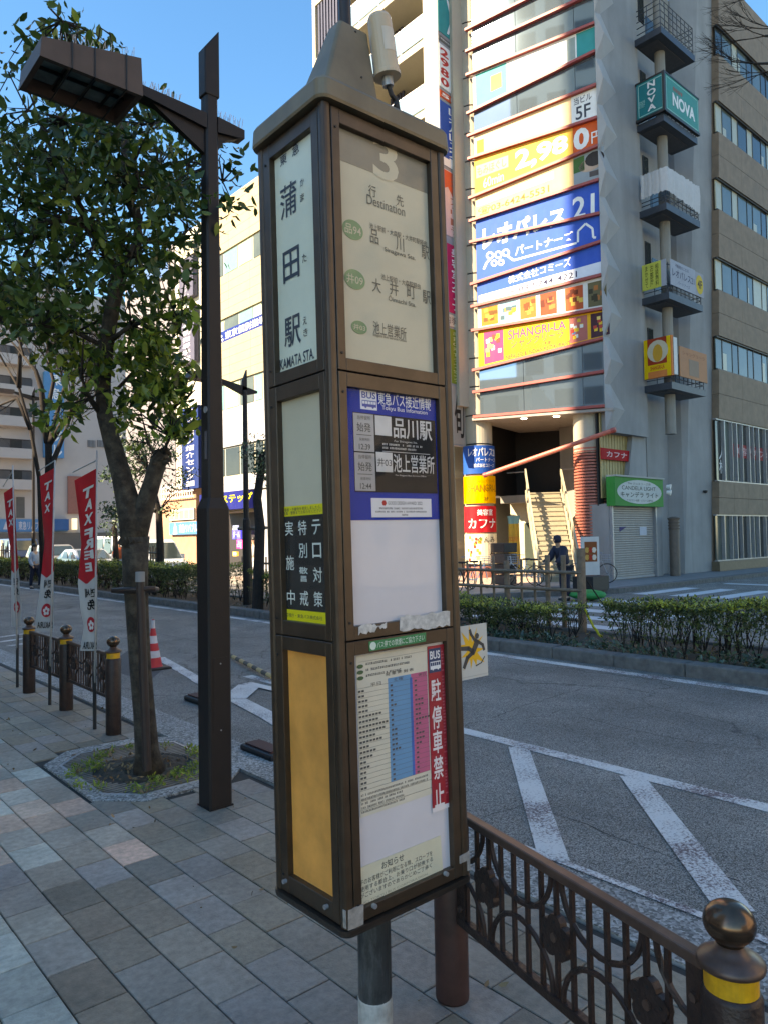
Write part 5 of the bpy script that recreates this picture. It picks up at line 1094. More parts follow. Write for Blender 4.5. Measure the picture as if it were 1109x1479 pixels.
mb=MB();l.box(mb,.15,Lw-.2,.5,1.5,.021,.024);mk('deity_picture_field',mb,flat(170,60,35),t)
mb=MB();c=(Lw/2,1.0);l.poly(mb,[(c[0]+.42*math.cos(a),c[1]+.42*math.sin(a)) for a in np.linspace(0,6.28,16,endpoint=False)],.025,.028);mk('halo_print',mb,flat(205,195,170),t)
mb=MB();l.poly(mb,[(c[0]+.2*math.cos(a),c[1]-.08+.34*math.sin(a)) for a in np.linspace(0,6.28,12,endpoint=False)],.029,.031);mk('figure_print',mb,flat(215,160,60),t)
mb=MB();text(mb,l,'SHANGRI-LA',.25,Lw-.3,.3,.45,.026,.03);mk('lettering',mb,flat(200,60,40),t)
mb=MB();f.box(mb,0,2.2,.0,1.15,0,.04);mk('front_cloth',mb,flat(190,130,90),t);mb=MB();f.box(mb,.7,1.5,.12,.75,.041,.044);mk('faded_print',mb,flat(150,125,105),t);mb=MB();text(mb,f,'シャングリーラ',.2,2.0,.85,1.0,.045);mk('lettering',mb,flat(150,90,60),t)
mb=MB();mb.box((BX0-.02,BY0-.1,z+.25),(BX0+.3,BY0-.02,z+1.65));mk('box_end',mb,flat(225,225,220),t)
# shop with shutter
sg=SP.rect(880,690,957,731)
shop=E('shutter_shop_sign',tuple(SP.at(1.8,2.8,.2)),'green shop sign with a white oval over the closed roller shutter','sign')
a,b=-.05,SP.uv(957,710,.2)[0];c,d=SP.uv(918,731,.2)[1],SP.uv(918,690,.2)[1]
mb=MB();SP.box(mb,a,b,c,d,-.15,.2);mk('sign_case',mb,flat(25,140,60),shop)
mb=MB();SP.poly(mb,[((a+b)/2+(b-a)*.46*math.cos(k),(c+d)/2+(d-c)*.42*math.sin(k)) for k in np.linspace(0,2*math.pi,30,endpoint=False)],.2,.206);mk('oval_print',mb,flat(200,205,200),shop)
mb=MB();mb.prism([SP.at(a,d,-.15),SP.at(b+.05,d,-.15),SP.at(b+.05,d,.25),SP.at(a,d,.25)],(0,0,.06));mk('sign_hood',mb,flat(170,172,165),shop)
mb=MB();w=b-a;h=d-c;text(mb,SP,'CANDELA LIGHT',a+w*.13,a+w*.83,c+h*.56,c+h*.7,.21,.0);text(mb,SP,'キャンデラ ライト',a+w*.1,a+w*.88,c+h*.3,c+h*.5,.21,.03);text(mb,SP,'The ジュエリー工房',a+w*.25,a+w*.72,c+h*.75,c+h*.83,.21);text(mb,SP,'アクセサリー修理・リフォーム専門店',a+w*.22,a+w*.76,c+h*.16,c+h*.24,.21);mk('lettering',mb,flat(45,55,50),shop)
sh_=E('roller_shutter',tuple(SP.at(1.8,0,-.1)),'closed grey roller shutter under the green sign','shutter')
for u in (.02,b-.28): mb=MB();SP.box(mb,u,u+.08,0,c,-.2,.02);mk('guide_rail',mb,STEEL,sh_)
SHU=mat('shutter grey beige',(.36,.335,.31),.55,nz=.06,dirt=.15)
mb=MB()
k=0;zz=.09
while zz<c-.02:
    mb=MB();SP.poly(mb,[(0,0)],0,0) if 0 else None
    A=[SP.at(.1,zz,-.13),SP.at(.1,zz+.035,-.1),SP.at(.1,zz+.075,-.1),SP.at(.1,zz+.082,-.13)];mb.prism(A,SP.u*(b-.38));mk('shutter_slat',mb,SHU,sh_);zz+=.085
mb=MB();SP.box(mb,.1,b-.28,.01,.09,-.15,-.08);mk('bottom_bar',mb,flat(175,172,170),sh_)
pp=Pl(SP.at(0,0,-.095),(1,0,0));mb=MB();q=pp.rect(923,761,933,773);pp.box(mb,*q,.0,.006);mk('paper_notice',mb,flat(195,200,210),sh_)
mb=MB();q=pp.rect(894,761,904,768);pp.poly(mb,[(q[0],q[2]),(q[1],q[3]),(q[0],q[3])],.0,.006);mk('sticker',mb,flat(60,55,110),sh_)
for u,u2,zz2,n2 in ((b-.2,b+.25,c,-.02),(0.0,.06,2.75,-.1)): mb=MB();SP.box(mb,u,u2,0,zz2,-1,n2);mk('shop_jamb',mb,CONC,cb_)
rs=E('hair_salon_cloth_sign',tuple(SP.at(.8,4.3,-.2)),'small red cloth sign hanging beside the round column above the green sign','sign')
q=SP.rect(877,648,921,664);mb=MB();SP.box(mb,q[0],q[1],q[2],q[3],-.3,-.27);mk('red_cloth',mb,flat(190,15,25,.7),rs);mb=MB();text(mb,SP,'カフナ',q[0]+.35,q[1]-.35,q[2]+.1,q[3]-.1,-.262,.03);mk('lettering',mb,flat(230,200,200),rs)
YC=mat('yellow beige corrugated sheet',(.38,.29,.12),.6,nz=.12)
a0_,b0_,c0_,d0_=SP.rect(876,628,921,692)
for i in range(10): mb=MB();u=.06+i*.19;SP.box(mb,u,u+.15,c+.3,6.3,-.45-.04*(i%2),-.4);mk('corrugated_panel',mb,YC,cb_)
mb=MB();SP.box(mb,0.0,3,2.7,6.2,-.56,-.5);mk('corrugated_backing',mb,mat('dark void',(.02,.02,.02),.9),cb_) 
# vent pipe, camera
v=E('vent_stack',(28.0,13.9,0),'brown louvred vent cylinder standing against the grey wall','vent')
vx,_v=SP.uv(972,800,.3);vx+=P0[0];mb=MB();mb.lathe((vx,14.05,0),[(.19,0),(.19,2.2)],20);mk('vent_body',mb,mat('brown vent',(.13,.1,.08),.6),v)
for k in range(4): mb=MB();mb.lathe((vx,14.05,0),[(.21,2.25+.12*k-.45),(.225,2.3+.12*k-.45)],20);mk('vent_ring',mb,MT['brown vent'],v)
mb=MB();mb.lathe((vx,14.05,0),[(.22,2.2),(.24,2.24),(.1,2.3)],20);mk('vent_cap',mb,MT['brown vent'],v)
c=E('security_camera',tuple(SP.at(4.6,2.8,.1)),'small dark camera on the grey wall left of the brown building','camera')
p=onY(1018,710,14.3);mb=MB();mb.lathe(tuple(p),[(.0,-.08),(.07,-.05),(.09,0),(.09,.05),(0,.06)],12);mk('camera_dome',mb,WFR,c)
p=onY(962,707,14.0);c=E('outdoor_spotlight',tuple(p),'white double spotlight at the end of the green shop sign','spotlight')
for dz in (-.1,.12): mb=MB();mb.tube([p+V(0,0,dz),p+V(.05,-.15,dz-.03)],[.06,.11],12);mk('lamp_can',mb,WHITE,c)
# front columns
PINK=mat('ribbed brick red tile',(.42,.13,.09),.5,nz=.1)
cR=D(855,700,27.6);cR=V(cR[0],cR[1],0);rR=.66
cc=E('round_column',tuple(cR),'round column right of the stairs, white above and ribbed red below','column')
mb=MB();mb.lathe(tuple(cR),[(rR,3.75+.95),(rR,6.6)],36);mk('white_drum',mb,mat('column white',(.4,.36,.28),.6,nz=.05,sc=2),cc)
zt_=D(850,647,27.4)[2]
mb=MB();mb.lathe(tuple(cR),[(rR-.02,zt_),(rR-.02,4.8)],36);mk('white_drum',mb,MT['column white'],cc)
mb=MB();mb.lathe(tuple(cR),[(rR-.04,0),(rR-.04,zt_)],36);mk('core_drum',mb,mat('dark joint',(.05,.03,.03),.8),cc)
k=0;zz=.1
while zz<zt_-.05:
    mb=MB();mb.lathe(tuple(cR),[(rR-.05,zz),(rR+.01,zz+.015),(rR+.01,zz+.075),(rR-.05,zz+.09)],36);mk('rib_ring',mb,PINK,cc);zz+=.115
dirs=E('tenant_directory',tuple(cR),'stack of small tenant name plates on the dark side of the red column','sign')
for i,cl in enumerate(((150,165,175),(90,150,150),(180,190,200),(40,75,140),(190,120,60),(150,40,35),(40,120,70),(190,200,200))):
    z=D(866,751+5.9*i,26.9)[2]
    def fc(s,t_,r=rR+.05,z=z): th=rad(-128+75*s);return cR+V(r*math.cos(th),r*math.sin(th),z-.12+.11*t_)
    mb=MB();vs=[fc(j/6,q) for q in (0,1) for j in range(7)];mb.add(vs+[p_-V(0,0,0)+unit(cR-p_+V(0,0,p_[2]-0))*.03 if 0 else p_ for p_ in vs],[(j,j+1,8+j,7+j) for j in range(6)]);mk('name_plate',mb,flat(*cl),dirs)
cL=D(688,560,30.2);cL=V(cL[0],cL[1],0);rL=.58
cl_=E('sign_column',tuple(cL),'tall white round column left of the glass facade with dark joints','column')
zz=0
js_=[D(686,y,30)[2] for y in (602,563,520)];stp=(js_[2]-js_[0])/2
zs_=[js_[0]+stp*k for k in range(-6,24)]
for z in zs_:
    if z<0.2: continue
    mb=MB();mb.lathe(tuple(cL),[(rL,z+.03),(rL,z+stp-.03)],32);mk('column_drum',mb,MT['column white'],cl_)
mb=MB();mb.lathe(tuple(cL),[(rL-.03,0),(rL-.03,32)],32);mk('column_core',mb,WFR,cl_)
mb=MB();CP.box(mb,uL-1.0,uL-.02,6.6,32,-1.2,-.2);mk('column_side_wall',mb,CONC,cb_)
def wrap(nm,lab,py0,py1,m,texts,r=rL+.09,a0=-205,a1=-40):
    z1,z0=D(685,py0,29.4)[2],D(685,py1,29.4)[2];t=E(nm,(cL[0],cL[1],z0),lab,'sign')
    def fc(s,q,rr=r): th=rad(a0+(a1-a0)*s);return cL+V(rr*math.cos(th),rr*math.sin(th),z0+(z1-z0)*q)
    N_=16;mb=MB();vs=[fc(j/N_,q) for q in (0,1) for j in range(N_+1)]+[fc(j/N_,q,r-.04) for q in (0,1) for j in range(N_+1)];k=N_+1
    mb.add(vs,[(j,j+1,k+j+1,k+j) for j in range(N_)]+[(2*k+j,3*k+j,3*k+j+1,2*k+j+1) for j in range(N_)]+[(j,2*k+j,2*k+j+1,j+1) for j in range(N_)]+[(k+j,k+j+1,3*k+j+1,3*k+j) for j in range(N_)]);mk('curved_panel',mb,m,t)
    for body,s0,s1,q0,q1,mm,bo in texts: mb=MB();textf(mb,body,lambda s,q:fc(s0+(s1-s0)*s,q0+(q1-q0)*q,r+.012),bo);mk('lettering',mb,mm,t)
    return t,fc
wrap('estate_column_sign','blue and white curved sign wrapped on the column, topmost of the stack',643,684,flat(25,85,165),[('レオパレス21',.18,.84,.62,.92,WHT,.04),('パートナーズ',.35,.85,.42,.57,WHT,.02),('株式会社コミーズ',.3,.78,.22,.36,WHT,.02)])
wrap('curry_column_sign','yellow curved restaurant sign on the column under the blue one',687,727,flat(245,175,15),[('SHANGRI-LA',.15,.95,.42,.68,flat(170,120,20),.01),('シャングリーラ',.3,.8,.74,.86,flat(190,140,30),0),('2F',.5,.6,.1,.22,flat(120,90,20),.02)])
wrap('salon_column_sign','red curved hair salon sign on the column under the yellow one',731,769,flat(205,20,35),[('美容室',.35,.7,.64,.88,WHT,.03),('カフナ',.15,.8,.15,.52,WHT,.03)])
t,fc=wrap('greengrocer_column_sign','cream curved sign with brush writing at the foot of the column',771,815,flat(235,225,190),[('くんみ',.35,.75,.7,.9,flat(60,45,30),.01),('旬',.6,.85,.1,.5,flat(60,45,30),.02)])
R_=random.Random(5)
for k in range(16):
    s,q=R_.uniform(.1,.4),R_.uniform(.1,.85);mb=MB();mb.add([fc(s+dx,q+dq,rL+.1) for dx,dq in ((0,0),(.05,0),(.05,.1),(0,.1))],[(0,1,2,3)]);mk('produce_print',mb,flat(*R_.choice([(200,60,40),(215,150,60),(120,140,50),(225,180,120)])),t)
mb=MB();mb.lathe(tuple(cL),[(rL+.06,0),(rL+.06,D(685,818,29.4)[2])],32);mk('column_foot',mb,mat('red brick foot',(.4,.15,.1),.7),cl_)
# projecting vertical sign at the left of the column
VS=Pl(V(*D(650,300,29.6)[:2],0),(1,.12,0));xa_,xb_=VS.uv(634,100)[0],VS.uv(655,100)[0]+.28
vs_=E('projecting_sign',(float(VS.o[0]),float(VS.o[1]),3.5),'tall narrow projecting sign tower stacked with coloured tenant panels','sign')
secs=[(-60,57,TEAL,[('ＮＯＶＡ',WHT,.06)]),(58,69,flat(110,110,105),[('Goo-it!',WHT,.04)]),(70,134,WHT,[('2980',flat(200,60,55),.05)]),(135,149,flat(210,85,50),[('5F',WHT,.03)]),(150,243,flat(35,80,165),[('レオパレス21',WHT,.04)]),(245,341,flat(225,190,180),[('シャングリーラ',flat(180,110,90),.0)]),(350,451,flat(190,35,85),[('美容室カフナ',WHT,.03)]),(452,471,flat(200,195,175),[('四季彩',flat(120,90,80),0)]),(472,553,flat(120,140,50),[('季節の和食ダイニング',flat(215,220,160),.0)]),(555,640,flat(165,160,150),[('旬',flat(40,35,30),.02)])]
mb=MB();VS.box(mb,xa_-.03,xb_+.03,VS.uv(650,642)[1],30,-.25,-.01);mk('sign_tower_case',mb,flat(150,152,155),vs_)
for y0_,y1_,m,tx in secs:
    z1_,z0_=VS.uv(645,y0_)[1],VS.uv(648,y1_)[1];mb=MB();VS.box(mb,xa_,xb_,z0_+.02,z1_-.02,-.009,.01);mk('tenant_panel',mb,m,vs_)
    body,mm,bo=tx[0];n_=len(body)
    if z1_-z0_<.8 : mb=MB();text(mb,VS,body,xa_+.1,xb_-.1,z0_+.1,z1_-.1,.014,bo);mk('lettering',mb,mm,vs_);continue
    x_0,x_1=xa_+(xb_-xa_)*.42,xb_-.08
    if body=='2980':x_0,x_1=xa_+.06,xa_+(xb_-xa_)*.48
    hh_=(z1_-z0_-.2)/n_
    mb=MB()
    for i,ch in enumerate(body): text(mb,VS,ch,x_0,x_1,z1_-.1-hh_*(i+.92),z1_-.1-hh_*(i+.1),.014,bo)
    mk('lettering',mb,mm,vs_)
    if body=='2980':
        mb=MB();h2=(z1_-z0_-.2)/6
        for i,ch in enumerate('60分もみほぐし'[1:]): text(mb,VS,ch,xa_+(xb_-xa_)*.58,xb_-.06,z1_-.1-h2*(i+.9),z1_-.1-h2*(i+.1),.014,0)
        mk('lettering',mb,flat(70,70,70),vs_)
    if body.startswith('レオ'): mb=MB();VS.box(mb,xa_,xb_,z0_+.02,z0_+.35,.011,.013);mk('white_strip',mb,WHT,vs_)
    if body.startswith('シャ'):mb=MB();VS.poly(mb,[(xa_,z1_-.05),(xb_,z1_-.05),(xb_,z1_-1.6),(xa_+.4,z1_-.7),(xa_,z1_-.9)],.011,.0125);mk('orange_print',mb,flat(220,95,60),vs_)
# entrance recess, soffit, upper floor, stairs
zc_=ALL[-1][0]-.02
mb=MB();mb.prism([CP.at(uL-.3,0,.1)+V(0,0,zc_-.12),CP.at(uR+.3,0,.1)+V(0,0,lv(len(ALL)-1,uR)-.2),CP.at(uR+.3,0,-4.5)+V(0,0,lv(len(ALL)-1,uR)-.2),CP.at(uL-.3,0,-4.5)+V(0,0,zc_-.12)],(0,0,.1));mk('soffit',mb,mat('soffit board',(.3,.27,.24),.8),cb_)
for x,y in ((756,604),(803,601)):
    p=G(x,y,zc_-.19 if x<780 else zc_-.25) ;mb=MB();mb.lathe(tuple(p),[(.12,-.02),(.12,.02)],14);mk('downlight',mb,mat('lit downlight',(1,.95,.85),.5,emit=6),cb_)
zf=D(760,712,30)[2]
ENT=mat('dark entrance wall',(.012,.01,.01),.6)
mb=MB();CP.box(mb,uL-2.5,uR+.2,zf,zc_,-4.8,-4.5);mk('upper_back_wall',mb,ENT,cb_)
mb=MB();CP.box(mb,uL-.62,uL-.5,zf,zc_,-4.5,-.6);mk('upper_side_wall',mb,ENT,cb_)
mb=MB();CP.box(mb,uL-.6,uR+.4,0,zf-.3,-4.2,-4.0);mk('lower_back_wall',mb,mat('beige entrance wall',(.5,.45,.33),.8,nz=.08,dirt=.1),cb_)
stu0,stu1=CP.uv(778,700,-2.4)[0],CP.uv(830,700,-2.4)[0]
stu0,stu1=CP.uv(770,705,-3.6)[0],CP.uv(809,705,-3.6)[0]
mb=MB();CP.box(mb,uL-.6,stu0-.1,zf-.32,zf,-4.5,-3.0);CP.box(mb,stu0-.1,uR+.3,zf-.32,zf,-4.5,-3.7);mk('upper_floor_slab',mb,CONCB,cb_)
mb=MB();CP.box(mb,-3.0,-1.2,zf,zf+2.3,-4.49,-4.44);mk('doorway_frame',mb,STEEL,cb_);mb=MB();CP.box(mb,-2.85,-2.15,zf,zf+2.15,-4.43,-4.4);CP.box(mb,-2.05,-1.35,zf,zf+2.15,-4.43,-4.4);mk('entrance_door',mb,GLD,cb_)
for a,b in ((uL-.3,stu0-.2),(stu1+.2,uR)): mb=MB();mb.tube([CP.at(a,zf+1.0,-3.1 if a<-3 else -3.7),CP.at(b,zf+1.0,-3.1 if a<-3 else -3.7)],.03,8);mk('handrail',mb,STEEL,cb_)
STB=mat('beige stair tread',(.3,.26,.18),.8,nz=.08)
sB=D(806,840,26.0);sT=D(784,700,30.0);sB[2]=sT[2]=0;sd_=unit(sT-sB);sr=V(sd_[1],-sd_[0],0);LS=float(np.linalg.norm(sT-sB))
stair=E('entrance_stairs',tuple((sB+sT)/2),'straight beige staircase with white side rails going up behind the fence','stairs')
ns=18;SPl=Pl(sB,sr);wh=.62
def sp_(u,z,t):return sB+sr*u+sd_*t+V(0,0,z)
for k in range(ns):
    z1_=zf*(k+1)/ns;t0_=LS*k/ns;t1_=LS*(k+1)/ns
    mb=MB();mb.prism([sp_(-wh,z1_-.05,t0_-.03),sp_(wh,z1_-.05,t0_-.03),sp_(wh,z1_,t0_-.03),sp_(-wh,z1_,t0_-.03)],sd_*(t1_-t0_+.03));mb.prism([sp_(-wh,z1_-zf/ns,t0_),sp_(wh,z1_-zf/ns,t0_),sp_(wh,z1_-.05,t0_),sp_(-wh,z1_-.05,t0_)],sd_*.03);mk('stair_step',mb,STB,stair)
for sg in (-1,1):
    mb=MB();mb.prism([sp_(sg*(wh+.05),.0,-.1),sp_(sg*(wh+.05),zf-.2,LS),sp_(sg*(wh+.05),zf+.12,LS),sp_(sg*(wh+.05),.3,-.1)],sr*.07*sg);mk('stringer',mb,flat(175,168,145),stair)
    mb=MB();mb.prism([sp_(sg*(wh+.06),.85,-.15),sp_(sg*(wh+.06),zf+.75,LS),sp_(sg*(wh+.06),zf+1.0,LS),sp_(sg*(wh+.06),1.02,-.15)],sr*.06*sg);mk('hand_rail',mb,flat(175,168,145),stair)
    for k in range(0,ns,2):
        f=k/(ns-1);mb=MB();mb.tube([sp_(sg*(wh+.08),zf*f,LS*f),sp_(sg*(wh+.08),zf*f+.9,LS*f)],.018,6);mk('baluster',mb,flat(175,168,145),stair)
mb=MB();CP.box(mb,*CP.rect(757,738,776,802)[:2],0,2.3,-3.99,-3.95) if 0 else CP.box(mb,CP.uv(757,780,-3.95)[0],CP.uv(772,780,-3.95)[0],0,2.2,-3.99,-3.94);dg_=mk('green_door',mb,flat(60,70,62),cb_)
mb=MB();CP.box(mb,CP.uv(824,780,-3.95)[0],CP.uv(832,780,-3.95)[0],0,2.2,-3.99,-3.94);mk('green_door',mb,flat(60,75,50),cb_)
fl=E('beach_towel_banner',tuple(CP.at(-5,0,-2)),'faded blue and yellow hanging cloth beside the entrance','banner')
a,b=CP.uv(733,800,-2.2)[0],CP.uv(752,800,-2.2)[0];z1_,z0_=CP.uv(742,745,-2.2)[1],.12
for nm,c0,c1,m in (('blue_cloth',.86,1,flat(130,185,190,.8)),('yellow_cloth',0,.86,flat(205,180,85,.8))):
    mb=MB();vs=[];
    for q in (c0,c1):
        for j in range(9): vs.append(CP.at(a+(b-a)*j/8+(.12*math.sin(math.pi*q)*(4-j)/4),z0_+(z1_-z0_)*q,-2.2+.05*math.sin(j*1.7)))
    mb.add(vs,[(j,j+1,10+j,9+j) for j in range(8)]);mk(nm,mb,m,fl)
mb=MB();pf_=Pl(CP.at(0,0,-2.12),-dF);text(mb,pf_,'TODAY',a+.08,b-.08,z0_+1.3,z0_+1.5,0,.02);mk('lettering',mb,flat(215,140,80),fl)
# long red diagonal beam
p=CP.at(CP.uv(700,686,.3)[0],CP.uv(700,686,.3)[1],.3);q=CP.at(CP.uv(889,620,.3)[0],CP.uv(889,620,.3)[1],.3)
bm_=E('red_beam',tuple((p+q)/2),'long slanting red steel pole across the entrance','beam')
mb=MB();mb.tube([p,q],.085,12);mk('beam_tube',mb,mat('salmon red paint',(.5,.13,.09),.5),bm_)
for x in (700,885):
    f=(x-700)/189.;r=p+(q-p)*f;mb=MB();mb.tube([r-unit(q-p)*.06,r+unit(q-p)*.06],.1,12);mk('beam_collar',mb,LOUV,bm_)
# ---------------- tan building
tb_=E('brown_office_building',(31.5,14.05,0),'brown stone office building with long dark window bands at the right edge','building')
TP=Pl((0,14.05,0),(1,0,0))
def xb(z): return 31.33+(z-2.5)*.0685
rows=[(2.42,.42,6,'g'),(6.56,3.85,5,'g'),(10.2,8.72,4,'w'),(13.72,12.25,4,'w'),(17.35,15.9,4,'w'),(20.9,19.45,4,'w'),(24.5,23.1,4,'w')]
mb=MB();mb.add([TP.at(xb(0)+.02,0,-.3),TP.at(60,0,-.3),TP.at(60,27.03,-.3),TP.at(xb(27)+.02,27.03,-.3),TP.at(xb(0)+.02,0,-12),TP.at(60,0,-12),TP.at(60,27.03,-12),TP.at(xb(27)+.02,27.03,-12)],[(0,1,2,3),(4,7,6,5),(0,3,7,4),(1,5,6,2),(3,2,6,7),(0,4,5,1)]);mk('building_core',mb,TAN,tb_)
lev=[0]+[z for r in rows for z in (r[1],r[0])]+[27.0]
TAN2=mat('ground floor panel',(.2,.17,.145),.7,nz=.1,sc=2)
for i in range(0,len(lev),2):
    z0_,z1_=lev[i],lev[i+1];sub_=[z0_,z1_] if z1_-z0_<1.4 else [z0_,(z0_+z1_)/2,z1_]
    for s0,s1 in zip(sub_,sub_[1:]):
        x=xb(s0)+.0;first=True
        while x<44:
            w_=2.4 if i>3 else 1.5;x2=x+w_
            mb=MB();TP.poly(mb,[(x+(0 if not first else .0),s0+.008),(x2-.012,s0+.008),(x2-.012,s1-.008),(x+(xb(s1)-xb(s0) if first else 0),s1-.008)],-.3,0);mk('stone_panel',mb,TAN if i>1 else TAN2,tb_);x=x2;first=False
R_=random.Random(3)
for z1_,z0_,nn,kind in rows:
    mb=MB();TP.box(mb,xb(z0_),44,z0_,z0_+.05,-.2,-.06);TP.box(mb,xb(z0_),44,z1_-.06,z1_,-.2,-.06);fr=mk('window_band_frame',mb,WFR if kind=='w' else STEEL,tb_)
    x=xb((z0_+z1_)/2)+.02;k=0
    while x<44:
        w_=(.62,.98)[k%2] if kind=='w' else (.55,.75,.45)[k%3]
        mb=MB();TP.box(mb,x,x+w_-.03,z0_+.05,z1_-.06,-.2,-.15);c=R_.random()
        pn=mk('pane',mb,(BLIND if c<.3 else GLG if c<.75 else GLD) if kind=='w' else (GLG if c<.6 else GLD),tb_)
        if c<.75 and kind=='w' and R_.random()<.5:
            mb=MB();hh_=R_.uniform(.3,.8);ww=R_.uniform(.2,.5)*w_;TP.box(mb,x+.03,x+.03+ww,z0_+.08,z0_+.08+hh_*(z1_-z0_-.2),-.149,-.146);mk('blind_strip',mb,BLIND,pn)
        mb=MB();bw=.06 if k%2==0 else .035;TP.box(mb,x+w_-.03,x+w_-.03+bw,z0_+.05,z1_-.06,-.2,-.13 if kind=='w' else -.0);mk('mullion',mb,WFR if kind=='w' and z0_>7 else STEEL,tb_);x+=w_+bw-.03;k+=1
    if kind=='g' and z0_>3:
        mb=MB();TP.box(mb,33.0,37.6,5.0,5.6,-.149,-.14);mk('red_window_film',mb,flat(170,70,70),tb_);mb=MB();text(mb,TP,'美容室カフナ',33.4,37.2,5.12,5.48,-.135,.02);mk('lettering',mb,flat(220,190,190),tb_)
        mb=MB();text(mb,TP,'人\n材',31.75,32.4,4.2,5.4,-.13,.02);mk('lettering',mb,WHT,tb_)
mb=MB();TP.box(mb,xb(0),44,0,.4,-.3,.03);mk('plinth',mb,mat('brown plinth',(.14,.1,.06),.6),tb_)
# ---------------- apartment tower behind
AX=21.6;APP=Pl((AX,0,0),(0,-1,0))
ap=E('apartment_block',(AX,25,0),'white apartment block with glass balconies behind the bus stop top','building')
yl=-APP.uv(452,50)[0];yr=-APP.uv(630,60)[0]
AW=mat('apartment white',(.4,.36,.28),.7,nz=.03);AS=mat('balcony soffit beige',(.5,.46,.37),.8,nz=.05);AG=mat('pale blue balcony glass',(.32,.43,.45),.05,.5,nz=.06);AD=mat('blue black louvre',(.03,.035,.07),.5)
mb=MB();APP.box(mb,-yl,-yr,6.9,34,-10,-1.8);APP.box(mb,-yl,-yr-2.2,0,6.89,-10,-1.8);mk('inner_wall',mb,AS,ap)
mb=MB();APP.box(mb,-yr-.75,-yr+.9,6.9,34,-2.5,0.02);APP.box(mb,-yl,-yl+.25,0,34,-10,.02);mk('end_wall',mb,AW,ap)
zr=APP.uv(610,160)[1];z=zr-6*3.05
while z<33:
    mb=MB();APP.box(mb,-yl+.25,-yr-.75,z-.32,z,-1.8,0);mk('balcony_slab',mb,AW,ap)
    for k in range(4):
        a=-yl+2.2+(yl-yr-3.0)*k/4;b=a+(yl-yr-3.0)/4;mb=MB();APP.box(mb,a+.03,b-.03,z+.12,z+1.1,-.08,-.05);gp=mk('balcony_glass',mb,AG,ap);mb=MB();APP.box(mb,a-.02,a+.03,z,z+1.15,-.1,-.03);APP.box(mb,a,b,z+1.1,z+1.15,-.1,-.03);mk('balcony_rail',mb,STEEL if 0 else WHITE,ap)
    mb=MB();APP.box(mb,-yr-4.6,-yr-2.2,z,z+2.2,-1.79,-1.7);wf=mk('window_frame',mb,WFR,ap);mb=MB();APP.box(mb,-yr-4.5,-yr-3.45,z+.1,z+2.1,-1.69,-1.66);APP.box(mb,-yr-3.35,-yr-2.3,z+.1,z+2.1,-1.69,-1.66);mk('pane',mb,GLG,wf)
    for k in range(7):
        u=-yl+.4+k*.24;mb=MB();APP.box(mb,u,u+.13,z,z+2.7,-.15,-.05);mk('louvre_blade',mb,AD,ap)
    for k in range(5):
        u=-yl+4.2+k*.2;mb=MB();APP.box(mb,u,u+.1,z,z+2.7,-1.5,-1.4);mk('louvre_blade',mb,AD,ap)
    z+=3.05
# ---------------- cream office block left of the bus stop
BPl=Pl((20,0,0),(0,-1,0));y0_,y1_=-BPl.uv(296,500)[0],26.5
cb2=E('cream_office_block',(20,32,0),'sunlit cream tiled office block with green windows behind the lamp post','building')
zt_=BPl.uv(320,292)[1]
mb=MB();BPl.box(mb,-y0_,-y1_,3.2,zt_,-10,-.3);mk('building_core',mb,CREAM,cb2)
wr=[((314.7,369),(314.7,403)),((316,464),(316,497)),((320,556),(321,594)),((322,647),(322,690))];lv_=[(BPl.uv(*a)[1],BPl.uv(*b)[1]) for a,b in wr]
zz=zt_;segs=[]
for a,b in lv_: segs.append((a,zz));zz=b
segs.append((4.3,zz))
CR2=mat('pale grey siding',(.36,.37,.4),.7,nz=.03)
for i,(a,b) in enumerate(segs):
    n_=max(2,int((b-a)/.42));hh_=(b-a)/n_
    for k in range(n_):
        for yy in np.arange(y1_,y0_-.5,2.2):
            ye=min(yy+2.19,y0_);mb=MB();BPl.box(mb,-ye,-yy,a+k*hh_+.006,a+(k+1)*hh_-.006,-.3,0);mk('facade_tile',mb,CREAM if i<3 else CR2,cb2)
for i,(a,b) in enumerate(lv_):
    yy=y1_;k=0
    while yy<y0_-.1:
        w_=(1.6,.85,1.5)[k%3];ye=min(yy+w_,y0_);mb=MB();BPl.box(mb,-ye,-yy,b,a,-.25,-.1);wf=mk('window_frame',mb,flat(190,188,170),cb2);mb=MB();BPl.box(mb,-ye+.07,-yy-.07,b+.08,a-.08,-.099,-.07);mk('pane',mb,[mat('green window glass',(.2,.36,.3),.1,.3,nz=.1),GLG,mat('light green window',(.36,.45,.28),.2,nz=.1)][(k+i)%3] if i<3 else GLD,wf)
        if (k+i)%3==2 and i<3: mb=MB();BPl.box(mb,-ye+.3,-ye+.9,b+.1,a-.15,-.069,-.06);mk('curtain',mb,flat(205,205,170),wf)
        yy=ye;k+=1
sgn=E('tutoring_window_banner',(19.95,33,lv_[1][1]),'navy band banner with white lettering along the second row of cream windows','sign')
mb=MB();BPl.box(mb,-y0_,-y1_,lv_[1][1],lv_[1][1]+.62,-.06,-.02);mk('banner_sheet',mb,flat(25,50,125),sgn)
aa=BPl.uv(316,500)[0]
ub2=lambda x,y:BPl.uv(x,y)[0]
mb=MB();text(mb,BPl,'東京個別指導学院',ub2(325,485),ub2(325,485)+5.6,lv_[1][1]+.1,lv_[1][1]+.52,-.015,.03);u=ub2(320,488)
for dx,dz in ((-.12,.14),(.12,.14),(0,.36)): BPl.poly(mb,[(u+dx+.1*math.cos(k),lv_[1][1]+dz+.08*math.sin(k)) for k in range(6)],-.02,-.012)
mk('lettering',mb,WHT,sgn)
sgn=E('estate_shop_sign',(19.6,32,3.3),'navy shop fascia with yellow and white lettering under the cream block','sign')
